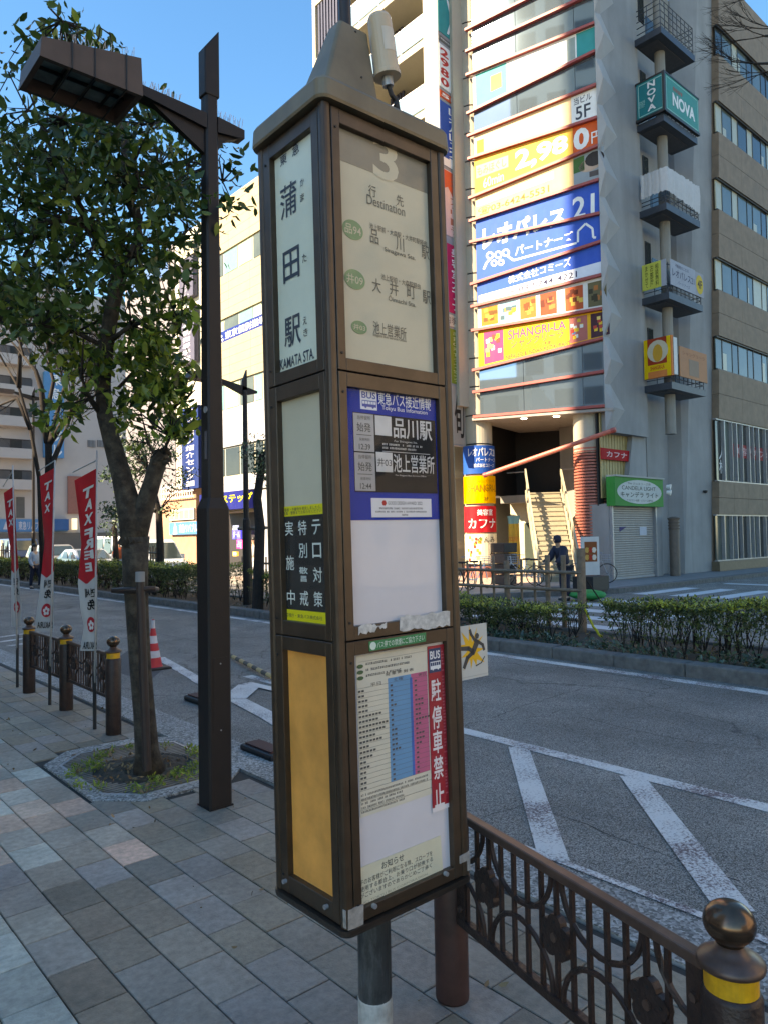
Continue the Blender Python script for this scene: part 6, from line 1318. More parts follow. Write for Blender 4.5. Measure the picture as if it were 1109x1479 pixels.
mb=MB();BPl.box(mb,-y0_,ub2(368,725),3.3,4.25,-.1,.4);mk('fascia_case',mb,flat(25,35,120),sgn)
mb=MB();text(mb,BPl,'ステップ',ub2(330,722),ub2(330,722)+3.2,3.65,4.1,.41,.04);mk('lettering',mb,flat(235,220,50),sgn);mb=MB();text(mb,BPl,'介',ub2(322,722),ub2(329.5,722),3.65,4.1,.41,.03);text(mb,BPl,'不動産賃貸',ub2(326,735),ub2(336,735),3.4,3.52,.41,.01);mk('lettering',mb,WHT,sgn)
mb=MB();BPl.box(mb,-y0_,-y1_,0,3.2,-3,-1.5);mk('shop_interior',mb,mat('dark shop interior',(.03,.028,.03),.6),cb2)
mb=MB();BPl.box(mb,ub2(368,725)+.05,-y1_,0,4.2,-.3,.0);mk('shop_pier',mb,CR2,cb2)
for i,(c,w_,h_,x,y) in enumerate((((.08,.08,1),.9,.5,342,772),((.9,.1,.45),.6,.5,346,786),((1,.5,.1),.5,.25,340,800),((.6,.7,1),.5,.25,340,762))):
    t=E('neon_sign',tuple(BPl.at(ub2(x,y),1.5,-1)),('glowing blue sign in the dark shop window','glowing pink sign in the dark shop window','small orange lit lettering in the dark shop','pale lit strip above the blue neon')[i],'neon sign')
    u,v=BPl.uv(x,y,-1);mb=MB();BPl.box(mb,u-w_/2,u+w_/2,v-h_/2,v+h_/2,-1.1,-1.0);mk('neon_board',mb,mat('neon %d'%i,c,.5,emit=.35),t);mb=MB();text(mb,BPl,('ゲーム','占','OPEN','PLAY')[i],u-w_/2.6,u+w_/2.6,v-h_/3,v+h_/3,-.99,.02);mk('lettering',mb,mat('neon text %d'%i,tuple(min(1,q+.4) for q in c),.5,emit=.8),t)
# ---------------- row of buildings between cream block and cross street
def simple_block(nm,lab,y0_,y1_,z1_,m,X=22.0,rows_=(),win=GLD,dy=2.2,ww=1.3,wh=1.3,n=-.02):
    t=E(nm,(X,(y0_+y1_)/2,0),lab,'building');pl=Pl((X,0,0),(0,-1,0))
    mb=MB();pl.box(mb,-y1_,-y0_,0,z1_,-9,-.1);mk('wall_body',mb,m,t)
    for z in rows_:
        y=y0_+.6
        while y+ww<y1_-.3:
            mb=MB();pl.box(mb,-y-ww,-y,z,z+wh,-.1,.02);wf=mk('window_frame',mb,flat(120,120,118),t);mb=MB();pl.box(mb,-y-ww+.07,-y-.07,z+.07,z+wh-.07,.021,.035);mk('pane',mb,win,wf);y+=dy
    return t,pl
X=22.0;XP=Pl((X,0,0),(0,-1,0))
yA,yB_,yC=-XP.uv(290,500)[0],-XP.uv(252,500)[0],-XP.uv(180,500)[0]
t,pl=simple_block('sign_tower_block','narrow beige block carrying tall dark vertical signs',yA+.0,yB_,XP.uv(275,330)[1],mat('beige render',(.55,.52,.42),.8,nz=.05),rows_=(),X=22)
def vsign(lab,x0,x1,y0p,y1p,m,body,mm,bo=.02,X=21.7,cat='sign',nm='vertical_sign'):
    pl=Pl((X,0,0),(0,-1,0));a,b,c,d=pl.rect(x0,y0p,x1,y1p);t=E(nm,(X,-(a+b)/2,c),lab,cat);mb=MB();pl.box(mb,a,b,c,d,-.3,0);mk('sign_board',mb,m,t)
    if body:
        n_=len(body);h_=(d-c-.2)/n_;mb=MB();w_=b-a
        for i,ch in enumerate(body): text(mb,pl,ch,a+w_*.25,b-w_*.25,d-.1-h_*(i+.88),d-.1-h_*(i+.12),.005,bo)
        mk('lettering',mb,mm,t)
    return t
GS=flat(92,92,110);PW=flat(205,205,215)
vsign('grey vertical sign with small white lettering, upper of two',259,279,374,431,GS,'コミュアイシステム',flat(165,165,175),0)
vsign('dark grey vertical sign of a tutoring school, lower of two',259,281,446,525,GS,'東京個別指導学院',PW,.03)
vsign('narrow pale sign above the grey vertical signs',258,280,350,372,flat(185,180,160),'会計',flat(120,115,100),0)
vsign('tall navy vertical sign with white lettering beside the lamp post',263,287,588,706,flat(25,50,110),'マンション紹介センター',PW,.04,X=20.8)
t,pl=simple_block('slate_block','dark grey block with a bluish window wall behind the tree',yB_+.1,yC,XP.uv(220,372)[1],mat('mauve grey wall',(.2,.185,.2),.7,nz=.05),rows_=[XP.uv(200,424)[1]],win=mat('blue window',(.12,.2,.36),.1,.3),ww=2.2,dy=2.5,wh=1.9)
t,pl=simple_block('low_brick_block','low orange brick building with cream windows and a blue shop sign',yA-1.0,-Pl((21,0,0),(0,-1,0)).uv(232,740)[0],Pl((21,0,0),(0,-1,0)).uv(255,706)[1],mat('orange brick',(.42,.24,.15),.8,nz=.15,sc=3),X=21,rows_=())
q=pl.rect(246,735,281,751);mb=MB();pl.box(mb,*q,-.1,.03);wf=mk('window_frame',mb,flat(220,215,190),t)
for k in range(5): mb=MB();w_=(q[1]-q[0])/5;pl.box(mb,q[0]+w_*k+.08,q[0]+w_*(k+1)-.08,q[2]+.08,q[3]-.1,.031,.04);mk('pane',mb,flat(190,185,140),wf)
q=pl.rect(236,704,283,720)
for k in range(14):
    mb=MB();w_=(q[1]-q[0])/14;pl.box(mb,q[0]+w_*k,q[0]+w_*k+.06,q[2],q[3]+.3,.05,.1);mk('railing_bar',mb,WHITE,t)
for k in range(3): mb=MB();z=q[2]+(q[3]-q[2])*k/2;pl.box(mb,q[0],q[1],z,z+.08,.11,.15);mk('railing_rail',mb,WHITE,t)
def fascia(lab,pl,x0,x1,y0p,y1p,m,body,mm=PW,f0=.35,f1=.95,n=.1,nm='shop_sign'):
    a,b,c,d=pl.rect(x0,y0p,x1,y1p);t=E(nm,tuple(pl.at((a+b)/2,c,n)),lab,'sign');mb=MB();pl.box(mb,a,b,c,d,-.1,n);mk('sign_board',mb,m,t);mb=MB();text(mb,pl,body,a+(b-a)*f0,a+(b-a)*f1,c+(d-c)*.15,d-(d-c)*.15,n+.01,.03);mk('lettering',mb,mm,t)
    mb=MB();u=a+(b-a)*(f0-.14);v=(c+d)/2;pl.poly(mb,[(u-.3,v-.35),(u+.3,v-.35),(u+.25,v+.05),(u-.05,v+.4)],n+.001,n+.01);mk('logo_print',mb,mm,t);return t
fascia('light blue shop sign behind the white vans',pl,247,290,754,772,flat(75,130,180),'東急リバブル')
# ---------------- building across the cross street
Y2=72.0;AP2=Pl((0,Y2,0),(1,0,0))
A2=E('pink_white_apartment_building',(24,Y2,0),'pinkish white apartment building with dark balconies across the far crossing','building')
aL,aR=AP2.uv(-40,600)[0],AP2.uv(205,600)[0];AWH=mat('pinkish white tile wall',(.44,.39,.36),.8,nz=.05,sc=.7,dirt=.1,dirtc=(.25,.22,.2))
mb=MB();AP2.box(mb,aL,aR,0,AP2.uv(100,420)[1],-12,0);mk('wall_body',mb,AWH,A2)
for k,y in enumerate((498,542,587,633,678)):
    a,b,c,d=AP2.rect(-30,y,46,y+15);mb=MB();AP2.box(mb,a,b,c,d,.01,.03);mk('balcony_shade',mb,mat('shaded balcony',(.04,.03,.03),.8),A2)  # dark sheet paints the balcony shade onto the flat wall
    mb=MB();AP2.box(mb,a,b,c-.9,c,.02,1.0);bp=mk('balcony_parapet',mb,AWH,A2)
    for j in range(4): mb=MB();u=a+(b-a)*(.15+.22*j);AP2.box(mb,u,u+.9,c,d-.1,.031,.05);mk('window',mb,flat(90,88,88) if j%2 else GLD,A2)
for x in (127,141):
    a,b,c,d=AP2.rect(x,636,x+11,646);mb=MB();AP2.box(mb,a,b,c,d,.01,.06);wf=mk('window_frame',mb,flat(110,110,110),A2);mb=MB()
    for j in range(5): u=a+(b-a)*(.1+.18*j);AP2.box(mb,u,u+.05,c,d,.061,.12)
    mk('window_bars',mb,STEEL,wf)
a,b,c,d=AP2.rect(98,688,117,742);mb=MB();AP2.box(mb,a,b,c,d,.01,.2);mk('brick_pilaster',mb,mat('terracotta tile',(.3,.12,.09),.8,nz=.1),A2)
a,b,c,d=AP2.rect(24,718,36,748);mb=MB();AP2.box(mb,a,b,c,d,.01,.06);mk('window',mb,flat(100,98,95),A2)
t=fascia('long light blue shop fascia on the pinkish white building',AP2,-20,98,750,768,flat(85,140,185),'東急リバブル蒲田センター',f0=.38,f1=.98)
mb=MB();AP2.box(mb,AP2.uv(-30,790)[0],AP2.uv(200,790)[0],0,AP2.uv(50,770)[1],.01,.3);mk('shopfront',mb,flat(110,105,100),A2)
mb=MB();AP2.box(mb,AP2.uv(70,750)[0],AP2.uv(97,750)[0],AP2.uv(80,766)[1],AP2.uv(80,750)[1],.31,.6);mk('canopy_box',mb,flat(55,100,150),A2)
vs2=E('tall_blue_banner_sign',tuple(AP2.at(AP2.uv(75,600)[0],8,1)),'tall light blue vertical sign behind the bare trees','sign')
a,b,c,d=AP2.rect(61,540,89,662);mb=MB();AP2.box(mb,a,b,c,d,.3,.8);mk('sign_board',mb,flat(80,145,190),vs2)
mb=MB()
for i,ch in enumerate('東急リバブル'): h_=(d-c)/6;text(mb,AP2,ch,a+(b-a)*.35,b-(b-a)*.1,d-h_*(i+.9),d-h_*(i+.1),.81,.04)
mk('lettering',mb,WHT,vs2)
lampw=E('wall_lamp_cylinder',tuple(AP2.at(AP2.uv(106,757)[0],2.5,.4)),'white glowing cylinder lamp at the end of the long blue fascia','lamp')
p=AP2.at(*AP2.uv(106,765),.4);mb=MB();mb.tube([p,AP2.at(*AP2.uv(106,749),.4)],.25,12);mk('lamp_tube',mb,mat('lamp cream',(.8,.7,.5),.5,emit=.4),lampw)
# unseen buildings on our side, sized and trimmed for street shade and bounce light
def ownside(lab,y0_,y1_,h,m,X=-3.6):
    t=E('unseen_roadside_building',(X,(y0_+y1_)/2,0),lab,'building');pl=Pl((X,0,0),(0,1,0));mb=MB();pl.box(mb,y0_,y1_,0,h,-16,0);mk('wall_body',mb,m,t)
    z=1.0;pa=MB()
    while z<h-2:
        y=y0_+1
        while y<y1_-1.5: pl.box(pa,y,y+1.8,z,z+1.7,0,.03);y+=2.8
        z+=3.3
    mk('windows',pa,GLD,t,kind='stuff');return t
ownside('unseen low grey building behind the camera, shaped for street shade',2,21.4,6.5,mat('grey facade',(.5,.48,.44),.8,nz=.05),X=-6)
ownside('unseen tall pale tower on our side, sized to cast the street shade',2,25.3,61,mat('tower facade',(.55,.53,.48),.8,nz=.05),X=-22.1)
ownside('unseen low beige building farther up our side, raised to shade the road',21.5,70,14,mat('beige facade',(.38,.34,.28),.8,nz=.05),X=-6)
simple_block('unseen_bounce_building','unseen tan office building added across the side street for warm bounce light',-70,-5,24,mat('warm tan facade',(.45,.38,.3),.8,nz=.05),X=22,rows_=[2+3.3*k for k in range(6)],dy=3)  # out of view, added to bounce warm light onto the stop
t=E('unseen_street_end',(5,-75,0),'unseen wide beige building added behind the camera to cut bright sky reflections','building');mb=MB();mb.box((-20,-90,0),(22,-75,28));mk('wall_body',mb,mat('beige end facade',(.45,.4,.33),.8),t)  # out of view, added to hide bright horizon sky from reflections
mb=MB()
for k in range(7):
    for x in range(-18,20,3): mb.box((x,-75,2+3.4*k),(x+1.8,-74.9,3.7+3.4*k))
mk('windows',mb,GLD,t,kind='stuff')
# ================================================================== MEDIAN PLANTING
def hedge(lab,y0_,y1_,top,seed,per=1.0,tops=.45,x0=9.35,x1=10.75,leaf=.04):
    R=np.random.RandomState(seed);t=E('hedge',((x0+x1)/2,(y0_+y1_)/2,0),lab,'hedge','hedges on the median')
    L_=y1_-y0_;n=int(520*L_*per);y=y0_+R.rand(n)*L_
    hh=top*(1+.07*np.sin(y*1.9+seed)+.05*np.sin(y*5.3))
    z=.1+(hh-.1)*R.rand(n)**.65;x=x0+(x1-x0)*R.rand(n)
    fr=R.rand(n)<.45;x[fr]=x0+.14*R.rand(fr.sum())**2*3*(.3+.7*R.rand(fr.sum()))
    tp=R.rand(n)<tops;z[tp]=hh[tp]-.06*R.rand(tp.sum())
    keep=(z>top*.55)|(R.rand(n)<.42)|tp;x,y,z=x[keep],y[keep],z[keep]
    C=np.stack([x,y,z],1);k=int(9) 
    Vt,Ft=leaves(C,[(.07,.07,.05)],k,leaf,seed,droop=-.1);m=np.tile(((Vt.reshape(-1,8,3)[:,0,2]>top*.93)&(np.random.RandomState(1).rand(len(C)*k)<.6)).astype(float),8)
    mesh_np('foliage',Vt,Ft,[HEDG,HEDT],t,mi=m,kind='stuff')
    mb=MB();rr=random.Random(seed)
    for i in range(int(11*L_)):
        yy=rr.uniform(y0_,y1_);xx=rr.uniform(x0+.05,x1-.3);
        for q in range(4): a=V(xx,yy,.02);b=a+V(rr.uniform(-.12,.12),rr.uniform(-.14,.14),top*.45);c=b+V(rr.uniform(-.15,.1),rr.uniform(-.18,.18),top*.42);mb.tube([a,b,c],[.009,.006,.003],4,cap=False)
    mk('stems',mb,BARKD,t,kind='stuff');return t
hedge('clipped hedge with yellow green top on the median at the right edge',-1.5,5.95,.74,1,1.3)
hedge('lower hedge behind the bamboo fence on the median',7.0,13.0,.52,2,1.1,x0=9.5)
hedge('hedge on the median just left of the bus stop box',13.6,15.7,.85,3,.9)
hedge('hedge beside the far lamp post on the median',17.4,22.6,.95,4,.8,tops=.2,leaf=.05)
hedge('hedge between the banners and the tree trunk on the median',23.2,31,.93,5,.5,tops=.2,leaf=.06)
hedge('far hedge end on the median at the left edge',31.6,48,.9,6,.25,tops=.2,leaf=.08)
R=np.random.RandomState(8)
C=np.stack([9.22+R.rand(420)*.35,-1.5+R.rand(420)*15,.02+R.rand(420)*.12],1);w=(C[:,1]>3.2)&(C[:,1]<12)|(R.rand(420)<.3);Vt,Ft=leaves(C[w],[(.1,.12,.06)],9,.06,7,droop=.0);mesh_np('ivy_ground_cover',Vt,Ft,[IVY],kind='stuff',label='dark ivy spilling over the edge of the median under the hedges')
C=np.stack([9.2+R.rand(500)*1.6,-2+R.rand(500)*26,.012+R.rand(500)*.02],1);Vt,Ft=leaves(C,[(.06,.06,.006)],6,.05,9);mesh_np('leaf_litter',Vt,Ft,[DRY],kind='stuff',label='brown dead leaves scattered on the median soil')
BAM=mat('weathered bamboo',(.19,.14,.1),.8,nz=.25,sc=15,dirt=.3,dirtc=(.07,.055,.04))
# bamboo fence in front of the forecourt
bf=E('bamboo_fence',(11.0,9.5,0),'weathered bamboo lattice fence behind the hedge left of its thick end post','fence')
FX=10.95;ye=float(onX(838,800,FX)[1]);mb=MB();mb.tube([V(FX,ye,0),V(FX,ye,onX(838,792,FX)[2])],.075,14);mk('end_post',mb,BAM,bf)
zA,zB,zC=[float(onX(800,y,FX)[2]) for y in (826,851,876)]
yL_=float(onX(600,820,FX)[1])
for z in (zA,zB): mb=MB();mb.tube([V(FX-.05,ye-.05,z),V(FX-.05,yL_+6,z)],.03,8);mk('rail',mb,BAM,bf)
mb=MB();mb.tube([V(FX-.05,ye,zC),V(FX-.05,ye+.9,zC)],.025,8);mb.tube([V(FX-.05,ye,.2),V(FX-.05,ye+.7,.2)],.025,8);mk('rail',mb,BAM,bf)
y=ye+.38;k=0;rr=random.Random(6)
while y<yL_+6:
    th=k%5==0;mb=MB();zt_=zA+(.28 if th else .2)+rr.uniform(-.04,.04)
    if k==1 or k==0: mb.tube([V(FX+.02,y,.05),V(FX+.02,y,zA+.3)],.045,8)
    else: mb.tube([V(FX+.02,y,.05),V(FX+.02,y+rr.uniform(-.02,.02),zt_)],.055 if k%5==4 else .024,8)
    mk('upright',mb,BAM,bf);y+=rr.uniform(.26,.36);k+=1
rp_=E('yellow_rope',(FX-.4,ye-.4,.3),'yellow guy rope running from the end post down to the ground','rope')
a=V(FX,ye-.05,zC+.0);b=G(868,920,.1)
mb=MB();P=[a+(b-a)*f+V(0,0,-.05*math.sin(math.pi*f)+.012*math.sin(f*20)) for f in np.linspace(0,1,12)];mb.tube(P,.02,7);mk('rope_strand',mb,flat(200,180,40,.8),rp_)
mb=MB();mb.tube([V(FX,ye-.1,.9),G(892,905,.05)],.012,6);mk('rope_strand',mb,BARKD,rp_)
for x0p,x1p,X,lab in ((214,234,10.9,'short weathered bamboo fence piece in front of the white van'),(0,16,10.9,'dark bamboo fence piece at the left edge behind the banners')):
    ya,yb=float(onX(x1p,810,X)[1]),float(onX(x0p-4,810,X)[1]);f=E('bamboo_fence',(X,(ya+yb)/2,0),lab,'fence');zt_=float(onX((x0p+x1p)/2,788,X)[2])
    n_=7
    for i in range(n_): yy=ya+(yb-ya)*i/(n_-1);mb=MB();mb.tube([V(X,yy,0),V(X,yy,zt_+rr.uniform(-.1,.05))],.045 if i in (0,n_-1) else .03,7);mk('upright',mb,BAM,f)
    for z in (zt_-.25,zt_-.7): mb=MB();mb.tube([V(X-.04,ya,z),V(X-.04,yb,z)],.03,7);mk('rail',mb,BAM,f)
# ---- trees on the median
def branchy(mb,p,d,L_,r,depth,rr,up=.25,spread=.55,ends=None):
    q=p+d*L_*.5+V(rr.uniform(-.04,.04),rr.uniform(-.04,.04),0)*L_;e=p+d*L_+V(0,0,.05*L_);mb.tube([p,q,e],[r,r*.82,r*.66],6 if r>.02 else 4,cap=False)
    if ends is not None and depth<=2: ends.append(e)
    if depth==0:return
    for k in range(3 if depth>1 else 4):
        nd=unit(d+V(rr.uniform(-1,1),rr.uniform(-1,1),rr.uniform(-.5,.8))*spread+V(0,0,up*.4));branchy(mb,e if k<2 else q,nd,L_*rr.uniform(.62,.85),r*.6,depth-1,rr,up,spread,ends)
def bare(lab,px,base_y,top_pts,d,r,seed,dep=4,L_=1.3):
    b=D(px,base_y,d);b[2]=.0;rr=random.Random(seed);t=E('bare_tree',tuple(b),lab,'tree');mb=MB()
    for pts in top_pts:
        P=[D(x,y,d) for x,y in pts];P[0][2]=max(P[0][2],0);mb.tube(P,[r*(1-.6*i/(len(P)-1)) for i in range(len(P))],10)
        e=P[-1];dd=unit(P[-1]-P[-2])
        for k in range(3): branchy(mb,e,unit(dd+V(rr.uniform(-.5,.5),rr.uniform(-.5,.5),rr.uniform(-.1,.5))),L_,r*.34,dep,rr,spread=.6)
        if len(P)>2:
            m_=P[-2];branchy(mb,m_,unit(dd+V(rr.uniform(-1,1),rr.uniform(-1,1),.2)),L_*.9,r*.25,dep-1,rr,spread=.6)
    mk('trunk',mb,BARKD,t,smooth=True)
    return t
bare('bare pruned tree behind the middle banner with a forked crown',70,820,[[(68,840),(69,760),(70,690),(68,600),(78,550),(72,530)],[(70,690),(72,640),(85,590),(93,560)],[(69,720),(78,665),(92,630),(100,610)],[(69,640),(60,560),(52,535),(35,515)],[(72,640),(98,600),(118,575)]],22,.1,3,5,.8)
bare('thin bare leaning tree at the far left',60,820,[[(62,830),(57,690),(45,620),(28,560),(10,530)],[(45,620),(25,575),(-10,590)],[(28,560),(30,500),(40,470)]],24,.08,7,5,.9)
# overhanging bare twigs, upper right
t=E('bare_tree',tuple(V(9.9,.2,0)),'bare roadside tree whose twigs reach in at the upper right corner','tree');mb=MB();rr=random.Random(17)
tb_b=V(10.2,-.6,0);tt=tb_b+V(0,0,5.2);mb.tube([tb_b,tb_b+V(.05,.05,2.8),tt],[.16,.13,.1],12)
for (x1_,y1_) in ((1112,-12),(1104,52),(1092,92),(1111,103),(1122,40)):
    e=D(x1_,y1_,9.3);q=(tt+e)/2+V(0,0,.3);mb.tube([tt,q,e],[.06,.035,.014],6)
    dd=unit(-rt+up*rr.uniform(-.15,.35)+fw*.1)
    for k in range(2): branchy(mb,e,unit(dd+V(rr.uniform(-.3,.3),rr.uniform(-.3,.3),rr.uniform(-.3,.3))),.3,.0085,3,rr,up=.05,spread=.42)
mk('trunk',mb,BARKD,t,smooth=True)
def green(lab,px,d,trunk_px,bl,seed,leaf=.1,per=26,bend=None):
    b=D(px,830,d);b[2]=0;t=E('evergreen_tree',tuple(b),lab,'tree');rr=random.Random(seed);mb=MB();P=[b]+[D(x,y,d) for x,y in trunk_px];mb.tube(P,[.14*(1-.5*i/len(P)) for i in range(len(P))],10)
    cen=[]
    for (x,y,rx,ry,n) in bl:
        for k in range(n): q=inel((x,y,rx,ry));cen.append(D(q[0],q[1],d+rr.uniform(-1,1)*rx/F*d*.8))
    for c in cen[::3]: j=np.linalg.norm(np.array(P)-c,axis=1).argmin();mb.tube([P[j],(P[j]+c)/2+V(0,0,.1),c],[.03,.02,.008],5,cap=False)
    mk('trunk',mb,BARKD,t);Vt,Ft=leaves(cen,[(.3,.3,.22)],per,leaf,seed,droop=.1);mesh_np('crown',Vt,Ft,[mat('far evergreen leaf',(.02,.05,.022),.5,nz=.3,sc=2,island=1,col2=(.07,.12,.04))],t,kind='stuff')
green('bushy evergreen median tree behind the trunk fork',232,24,[(232,790),(230,740),(215,680)],[(215,655,42,28,46),(185,690,22,20,14),(255,690,25,16,14),(245,735,18,8,6),(190,640,25,24,14),(166,735,18,14,12),(160,690,14,14,8)],5)
green('small evergreen tree beside the far lamp and the bus stop',372,17.5,[(376,760),(372,720),(380,660)],[(372,672,20,20,16),(385,655,22,25,14),(362,650,14,14,6)],6,.07,24)
green('dark slim evergreen behind the second banner',170,30,[(168,800),(166,760)],[(160,765,14,18,10),(172,740,12,12,8)],9,.1,24)
# second street lamp
def lamp2(px,ytop,X,lab,armpx,armr,ybase=None):
    b=onX(px,840,X);yb=float(b[1]);zt_=float(onX(px,ytop,X)[2]);t=E('street_lamp',(X,yb,0),lab,'street lamp','slim brown street lamps on the median');mb=MB();mb.tube([V(X,yb,0),V(X,yb,2.2),V(X,yb,2.25),V(X,yb,zt_-.5)],[.1,.1,.075,.06],12);mk('shaft',mb,LAMPM,t)
    mb=MB();mb.prism([V(X-.07,yb,zt_-.5),V(X+.07,yb,zt_-.5),V(X+.07,yb,zt_+.05),V(X-.05,yb,zt_-.25)],(0,.08,0));mk('blade_finial',mb,LAMPM,t)
    za_=zt_-.52;mb=MB();mb.prism([V(X-armpx,yb,za_+.16),V(X,yb,za_-.12),V(X+armr,yb,za_-.02),V(X+armr,yb,za_+.04),V(X,yb,za_+.12),V(X-armpx,yb,za_+.25)],(0,.1,0));mk('arm',mb,LAMPM,t)
    mb=MB();mb.prism([V(X-armpx-.9,yb-.15,za_+.12),V(X-armpx,yb-.15,za_+.12),V(X-armpx,yb-.15,za_+.3),V(X-armpx-.8,yb-.15,za_+.3)],(0,.35,0));mk('lamp_head',mb,LAMPH,t)
    return t
lamp2(357,535,9.9,'slim brown lamp post on the median left of the bus stop',.75,.38)
lamp2(49,560,10.9,'dark thin lamp post behind the leftmost banner',.9,.5)
# tree support frame near the second lamp
t=E('tree_support_frame',tuple(onX(366,830,10.2)),'brown wooden tree support with a round crossbar beside the far lamp post','tree support');X=10.2
za_=float(onX(366,763,X)[2]);ya,yb=float(onX(385,763,X)[1]),float(onX(345,763,X)[1]);mb=MB();mb.tube([V(X,ya,za_),V(X,yb,za_)],.045,10);mk('crossbar',mb,BAM,t)
for x in (371,361): yy=float(onX(x,800,X)[1]);mb=MB();mb.tube([V(X+.05,yy,0),V(X,yy,za_)],.05,10);mk('support_post',mb,BAM,t)
# ================================================================== VEHICLES (far carriageway, coming towards us)
CARG=mat('vehicle glass',(.05,.07,.07),.05,.2,spec=1,nz=.1);TYR=mat('tyre',(.02,.02,.02),.8);CHR=mat('chrome trim',(.5,.5,.52),.2,.9);HL=mat('headlight lens',(.6,.62,.65),.1,.3);PLT=flat(220,220,215)
def vehicle(nm,lab,cat,x,y,L_,Wd,Hh,paint,prof,glass,seed=0,hood=.9):
    "prof: list of (y along, z) side outline from the front; greenhouse narrows above the belt line"
    t=E(nm,(x,y,RZ),lab,cat);belt=hood
    def ring(yy,z): w=Wd/2*(1 if z<=belt else 1-.16*(z-belt)/(Hh-belt));return w
    mb=MB();n=len(prof);vl=[V(x-ring(a,z),y+a,RZ+z) for a,z in prof];vr=[V(x+ring(a,z),y+a,RZ+z) for a,z in prof]
    mb.add(vl+vr,[tuple(range(n))[::-1],tuple(range(n,2*n))]+[(i,(i+1)%n,n+(i+1)%n,n+i) for i in range(n)]);b=mk('body',mb,paint,t);bevel(b,.05,3)
    # windscreen and side windows as panes set on the body
    (a0,z0),(a1,z1)=glass['wind'];w0,w1=ring(0,z0)*.9,ring(0,z1)*.86;mb=MB();nn=unit(V(0,-(z1-z0),(a1-a0)));q=[V(x-w0,y+a0,RZ+z0),V(x+w0,y+a0,RZ+z0),V(x+w1,y+a1,RZ+z1),V(x-w1,y+a1,RZ+z1)]
    mb.prism([p+nn*.01 for p in q],nn*.012);mk('windscreen',mb,CARG,t)
    for s in (-1,1):
        for (c0,c1) in glass['side']:
            zb_,zt_=belt+.06,Hh-.14;o=lambda a,z:V(x+s*(ring(a,z)+.008),y+a,RZ+z);q=[o(c0,zb_),o(c1,zb_),o(c1-(0 if c1>L_*.7 else 0),zt_),o(c0+glass.get('rake',.1),zt_)];mb=MB();mb.prism(q,V(s*.012,0,0));mk('side_window',mb,CARG,t)
        for yw in (L_*.17,L_*.8):
            wc=V(x+s*(Wd/2-.12),y+yw,RZ+.3);mb=MB();mb.tube([wc-V(.1,0,0),wc+V(.1,0,0)],.3,20);wh=mk('wheel',mb,TYR,t);mb=MB();mb.tube([wc+V(s*.1,0,0),wc+V(s*.115,0,0)],.19,16);mk('rim',mb,CHR,wh)
        mb=MB();hx=x+s*Wd*.36;hy=y+prof[1][0]-.03 if 0 else y-.02;mb.box((hx-.14,y-.03,RZ+belt*.66),(hx+.14,y+.05,RZ+belt*.84));mk('headlight',mb,HL,t)
        mb=MB();mb.box((x+s*(Wd/2+.02),y+glass['mir'],RZ+belt+.05),(x+s*(Wd/2+.17),y+glass['mir']+.08,RZ+belt+.25));mk('wing_mirror',mb,paint,t)
    mb=MB();mb.box((x-.32,y-.035,RZ+belt*.6),(x+.32,y+.02,RZ+belt*.78));mk('grille',mb,TYR,t);mb=MB();mb.box((x-.17,y-.05,RZ+.4),(x+.17,y-.03,RZ+.53));mk('number_plate',mb,PLT,t);mb=MB();mb.box((x-Wd*.46,y-.06,RZ+.2),(x+Wd*.46,y+.05,RZ+.36));mk('bumper',mb,paint,t)
    return t
SIL=mat('white van paint',(.62,.65,.66),.25,.1,coat=.6,nz=.02);SLV=mat('silver paint',(.42,.45,.48),.25,.5,coat=.6,nz=.02)
van_p=[(0,.25),(-.02,.75),(.05,.95),(.5,1.08),(1.05,1.75),(1.3,1.87),(3.2,1.9),(3.35,1.8),(3.4,.9),(3.4,.25)]
q=onX(249,790,12.9)
vehicle('white_van','small white van on the far carriageway right of the tree trunk','van',12.9,float(q[1]),3.4,1.48,1.9,SIL,van_p,dict(wind=((.52,1.1),(1.03,1.72)),side=[(1.05,1.75),(1.85,2.5),(2.6,3.25)],rake=.12,mir=.75),hood=1.02)
q=onX(272,780,14.8)
vehicle('parked_van','second white van partly hidden by the lamp post','van',14.9,float(q[1])+5,4.4,1.7,2.1,mat('clean white paint',(.7,.71,.72),.3,coat=.5,nz=.02),[(0,.25),(-.02,.85),(.1,1.1),(.35,1.2),(1.0,1.95),(1.3,2.08),(4.2,2.1),(4.4,2.0),(4.4,.25)],dict(wind=((.38,1.25),(.98,1.92)),side=[(1.0,1.9),(2.0,3.0),(3.1,4.2)],rake=.15,mir=.6),hood=1.15)
car_p=[(0,.25),(-.03,.6),(.08,.8),(.95,.98),(1.75,1.42),(2.1,1.48),(3.2,1.46),(4.0,1.05),(4.35,.98),(4.4,.3)]
q=onX(150,805,12.9)
vehicle('silver_car','silver hatchback on the far carriageway left of the tree trunk','car',12.9,float(q[1]),4.4,1.72,1.48,SLV,car_p,dict(wind=((.98,1.0),(1.73,1.4)),side=[(1.6,2.3),(2.4,3.2)],rake=.35,mir=1.3),hood=.96)
q=onX(112,800,13.1)
vehicle('grey_car','dark windowed grey car behind the nearest banner','car',13.1,float(q[1])+1.5,4.5,1.75,1.7,mat('warm grey paint',(.35,.34,.32),.3,.4,coat=.5),[(0,.25),(-.03,.7),(.1,.95),(.9,1.1),(1.5,1.62),(1.9,1.7),(4.1,1.66),(4.45,1.1),(4.5,.3)],dict(wind=((.93,1.13),(1.48,1.6)),side=[(1.5,2.3),(2.4,3.3),(3.4,4.0)],rake=.25,mir=1.1),hood=1.05)
q=onX(80,795,13.4)
